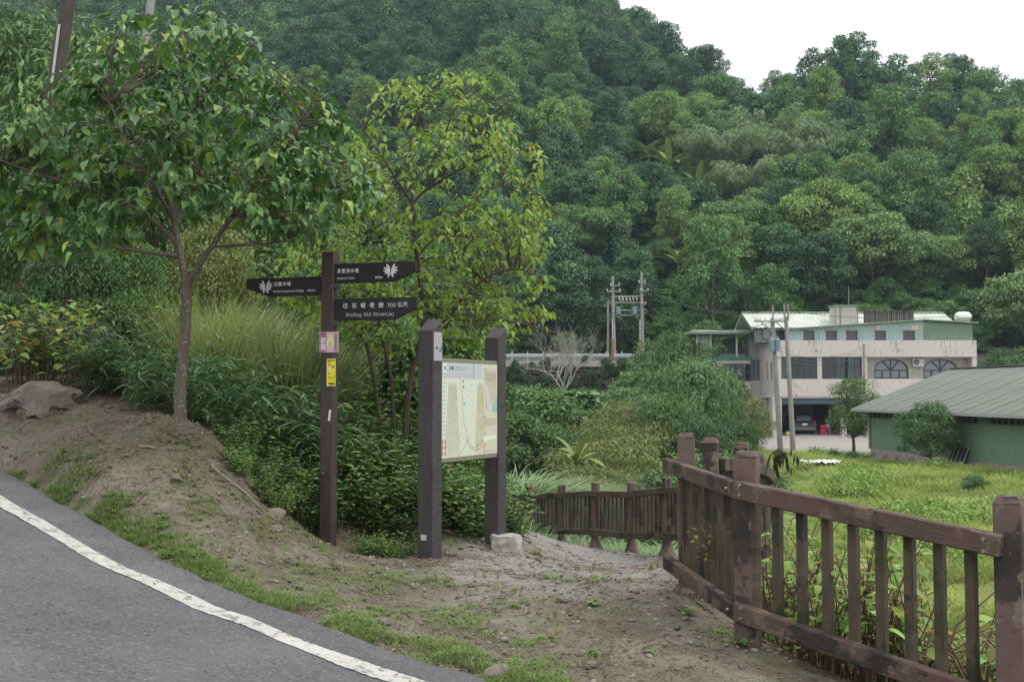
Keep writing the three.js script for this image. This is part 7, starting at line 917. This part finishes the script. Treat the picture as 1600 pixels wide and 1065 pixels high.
{
  const r = RNG(9900), nearOK = (x, d) => d - edgeD(x) > 0.05, gr = [], lowW = [], leaf = [], leafC = [], peb = [], pebC = [], twig = [];
  const up = (x, d) => { const e = 0.05, n = V(-(G(x + e, d) - G(x - e, d)) / (2 * e), 1, (G(x, d + e) - G(x, d - e)) / (2 * e)).normalize(); return n; };
  // grass along the asphalt edge and in patches on the dirt
  for (let k = 0; k < 15000; k++) { const x = -6 + 6.3 * r(), e = edgeD(x), strip = r() < 0.6, d = strip ? e + 0.02 + 0.5 * r() * r() : e + 0.2 + 2.2 * r(), den = n2(x * 1.6 + 3, d * 1.6) + 0.5 * n2(x * 5, d * 5); if ((strip ? den < -0.3 + 0.9 * r() : den < -0.35 + 0.85 * r() + 0.22 * (d - edgeD(x) - 1.0) - (x > -2.6 && x < -0.8 ? 0.15 : 0)) || (d > 8.6 + 0.4 * r() && x < -2.2) || d > 9.3) continue; const s = (0.3 + 0.6 * r()) * (strip ? 0.8 : 0.65); if (r() < 0.3) lowW.push(MM(x, G(x, d), -d, r() * 6.28, s * 0.36)); else gr.push(MM(x, G(x, d) - 0.005, -d, r() * 6.28, s)); }
  for (let k = 0; k < 900; k++) { const x = -0.6 + 3 * r(), d = 5.2 + 6 * r(); if (!nearOK(x, d)) continue; const den = n2(x * 1.3 + 13, d * 1.3) + 0.4 * n2(x * 4, d * 4), edge = x > interp([[5.05, 2.1], [6.16, 1.05], [7.4, 0.95], [9, 1.6], [12, 2.4]], d); if (x > interp([[5.05, 2.5], [6.16, 1.5], [7.4, 1.4], [9, 2.0], [12, 2.8]], d) || (den < (edge ? 0.1 : 0.62))) continue; const s = 0.4 + 0.6 * r(); r() < 0.5 ? lowW.push(MM(x, G(x, d), -d, r() * 6, s * 0.4)) : gr.push(MM(x, G(x, d), -d, r() * 6, s)); }
  for (let k = 0; k < 30000; k++) { const d = 5 + 9 * Math.pow(r(), 1.3), x = -5.6 + 7.6 * r(); if (!nearOK(x, d) || x > interp([[5, 2.4], [7.4, 1.4], [10, 2.2], [14, 2.8]], d)) continue; if (n2(x * 0.8 + 50, d * 0.8) < -0.1 + 0.5 * r() - (x < -1 || (x > -0.6 && x < 0.6 && d > 9) ? 0.5 : 0)) continue; const n = up(x, d), P = V(x, G(x, d) + 0.006 + 0.008 * r(), -d), al = rv(r); al.sub(n.clone().multiplyScalar(al.dot(n))).normalize(); leaf.push(basis(P, al, n.add(rv(r).multiplyScalar(0.4)).normalize(), 0.25 + 0.95 * r() * r())); const v = 0.55 + 0.9 * r(); leafC.push([C(v * 0.85, v * 0.7, v * 0.57), C(v * 0.8, v * 0.75, v * 0.67), C(v * 0.5, v * 0.41, v * 0.34)][Math.floor(r() * 3)]); }
  for (let k = 0; k < 22000; k++) { const d = 5 + 13 * Math.pow(r(), 1.2), x = -4.8 + 7.5 * r(), g = Math.abs(x - pathX(d)) < 1.3 && d > 6; if (!nearOK(x, d) || x > interp([[5, 2.4], [7.4, 1.4], [10, 2.2], [14, 2.8], [16, 2.4], [19, 1]], d) || (!g && r() < 0.8) || n2(x * 0.9 + 20, d * 0.9) < -0.3 + 0.5 * r()) continue; const s = (0.004 + 0.02 * Math.pow(r(), 5)) * (d > 11 ? 1.3 : 1); peb.push(MM(x, G(x, d) + s * 0.2, -d, r() * 6, s * (0.8 + 0.6 * r()), s * 0.7, s, r() * 0.5)); const v = 0.6 + 0.7 * r(); pebC.push(C(v, v * 0.98, v * 0.94)); }
  for (let k = 0; k < 5200; k++) { const d = 5.2 + 8 * r(), x = -5 + 7 * r(); if (!nearOK(x, d) || x > interp([[5, 2.4], [7.4, 1.4], [10, 2.2], [14, 2.8]], d)) continue; const n = up(x, d), al = rv(r); al.sub(n.clone().multiplyScalar(al.dot(n))).normalize(); twig.push(basis(V(x, G(x, d) + 0.006, -d), al, n, 0.4 + 1.2 * r() * r())); }
  for (let k = 0; k < 60; k++) { const x = -5 + 5 * r(), d = edgeD(x) - 0.05 - 1.2 * r() * r(); leaf.push(basis(V(x, roadY(x) + 0.008, -d), V(r() - 0.5, 0, r() - 0.5).normalize(), V(0.1 * (r() - 0.5), 1, 0.1).normalize(), 0.4 + 0.5 * r())); leafC.push(C(0.7, 0.5, 0.38)); }
  const clod = [], clodC = []; for (let k = 0; k < 9000; k++) { const d = 5.2 + 7 * r(), x = -5.6 + 7 * r(); if (!nearOK(x, d) || x > interp([[5, 2.3], [7.4, 1.3], [10, 0.6], [12, 0.2]], d) || n2(x * 1.5 + 90, d * 1.5) + 0.4 * n2(x * 6, d * 6) < -0.1 + 0.4 * r()) continue; const s = 0.005 + 0.022 * Math.pow(r(), 4); clod.push(MM(x, G(x, d) + s * 0.1, -d, r() * 6, s * (0.8 + 0.8 * r()), s * 0.7, s, r())); const v = 0.6 + 0.7 * r(); clodC.push(C(v, v * 0.97, v * 0.93)); }
  stuff('earth_clods', new THREE.DodecahedronGeometry(1, 0), std({ color: C(0.15, 0.124, 0.098), roughness: 1 }), 'crumbs and clods of earth on the bank', 'earth', clod, clodC);
  console.log('litter', gr.length, lowW.length, leaf.length, peb.length, twig.length);
  stuff('roadside_grass', tuft(335, 18, 0.13, 0.006, 0.075, { curl: 0.6, dry: 0.14 }), cropMat(C(0.19, 0.27, 0.065), { clearcoat: 0.1, transmission: 0.35 }), 'short bright grass along the asphalt edge and on the bank', 'grass', gr);
  stuff('ground_weeds', plants.low[0].leaf, mOvate, 'low creeping weeds on the dirt bank', 'weeds', lowW);
  stuff('leaf_litter', leafGeo(0.042, 0.02, { curl: -0.3, rows: 3, fold: 0.5 }), std({ color: C(0.23, 0.19, 0.15), roughness: 0.95, side: THREE.DoubleSide }), 'dry brown leaf litter over the bank and trail', 'leaf litter', leaf, leafC);
  stuff('gravel', new THREE.IcosahedronGeometry(1, 1), std({ color: C(0.2, 0.185, 0.165), roughness: 0.95 }), 'loose grey gravel and pebbles on the trail', 'gravel', peb, pebC);
  stuff('twig_litter', new B().tube([V(0, 0, 0), V(0.012, 0.004, 0.07), V(0, 0.002, 0.15)], 0.003, 0.0015, 4).build(), std({ color: C(0.2, 0.155, 0.12), roughness: 0.95 }), 'thin dry twigs scattered over the bank and trail', 'twigs', twig);
}
renderer.render(scene, camera);
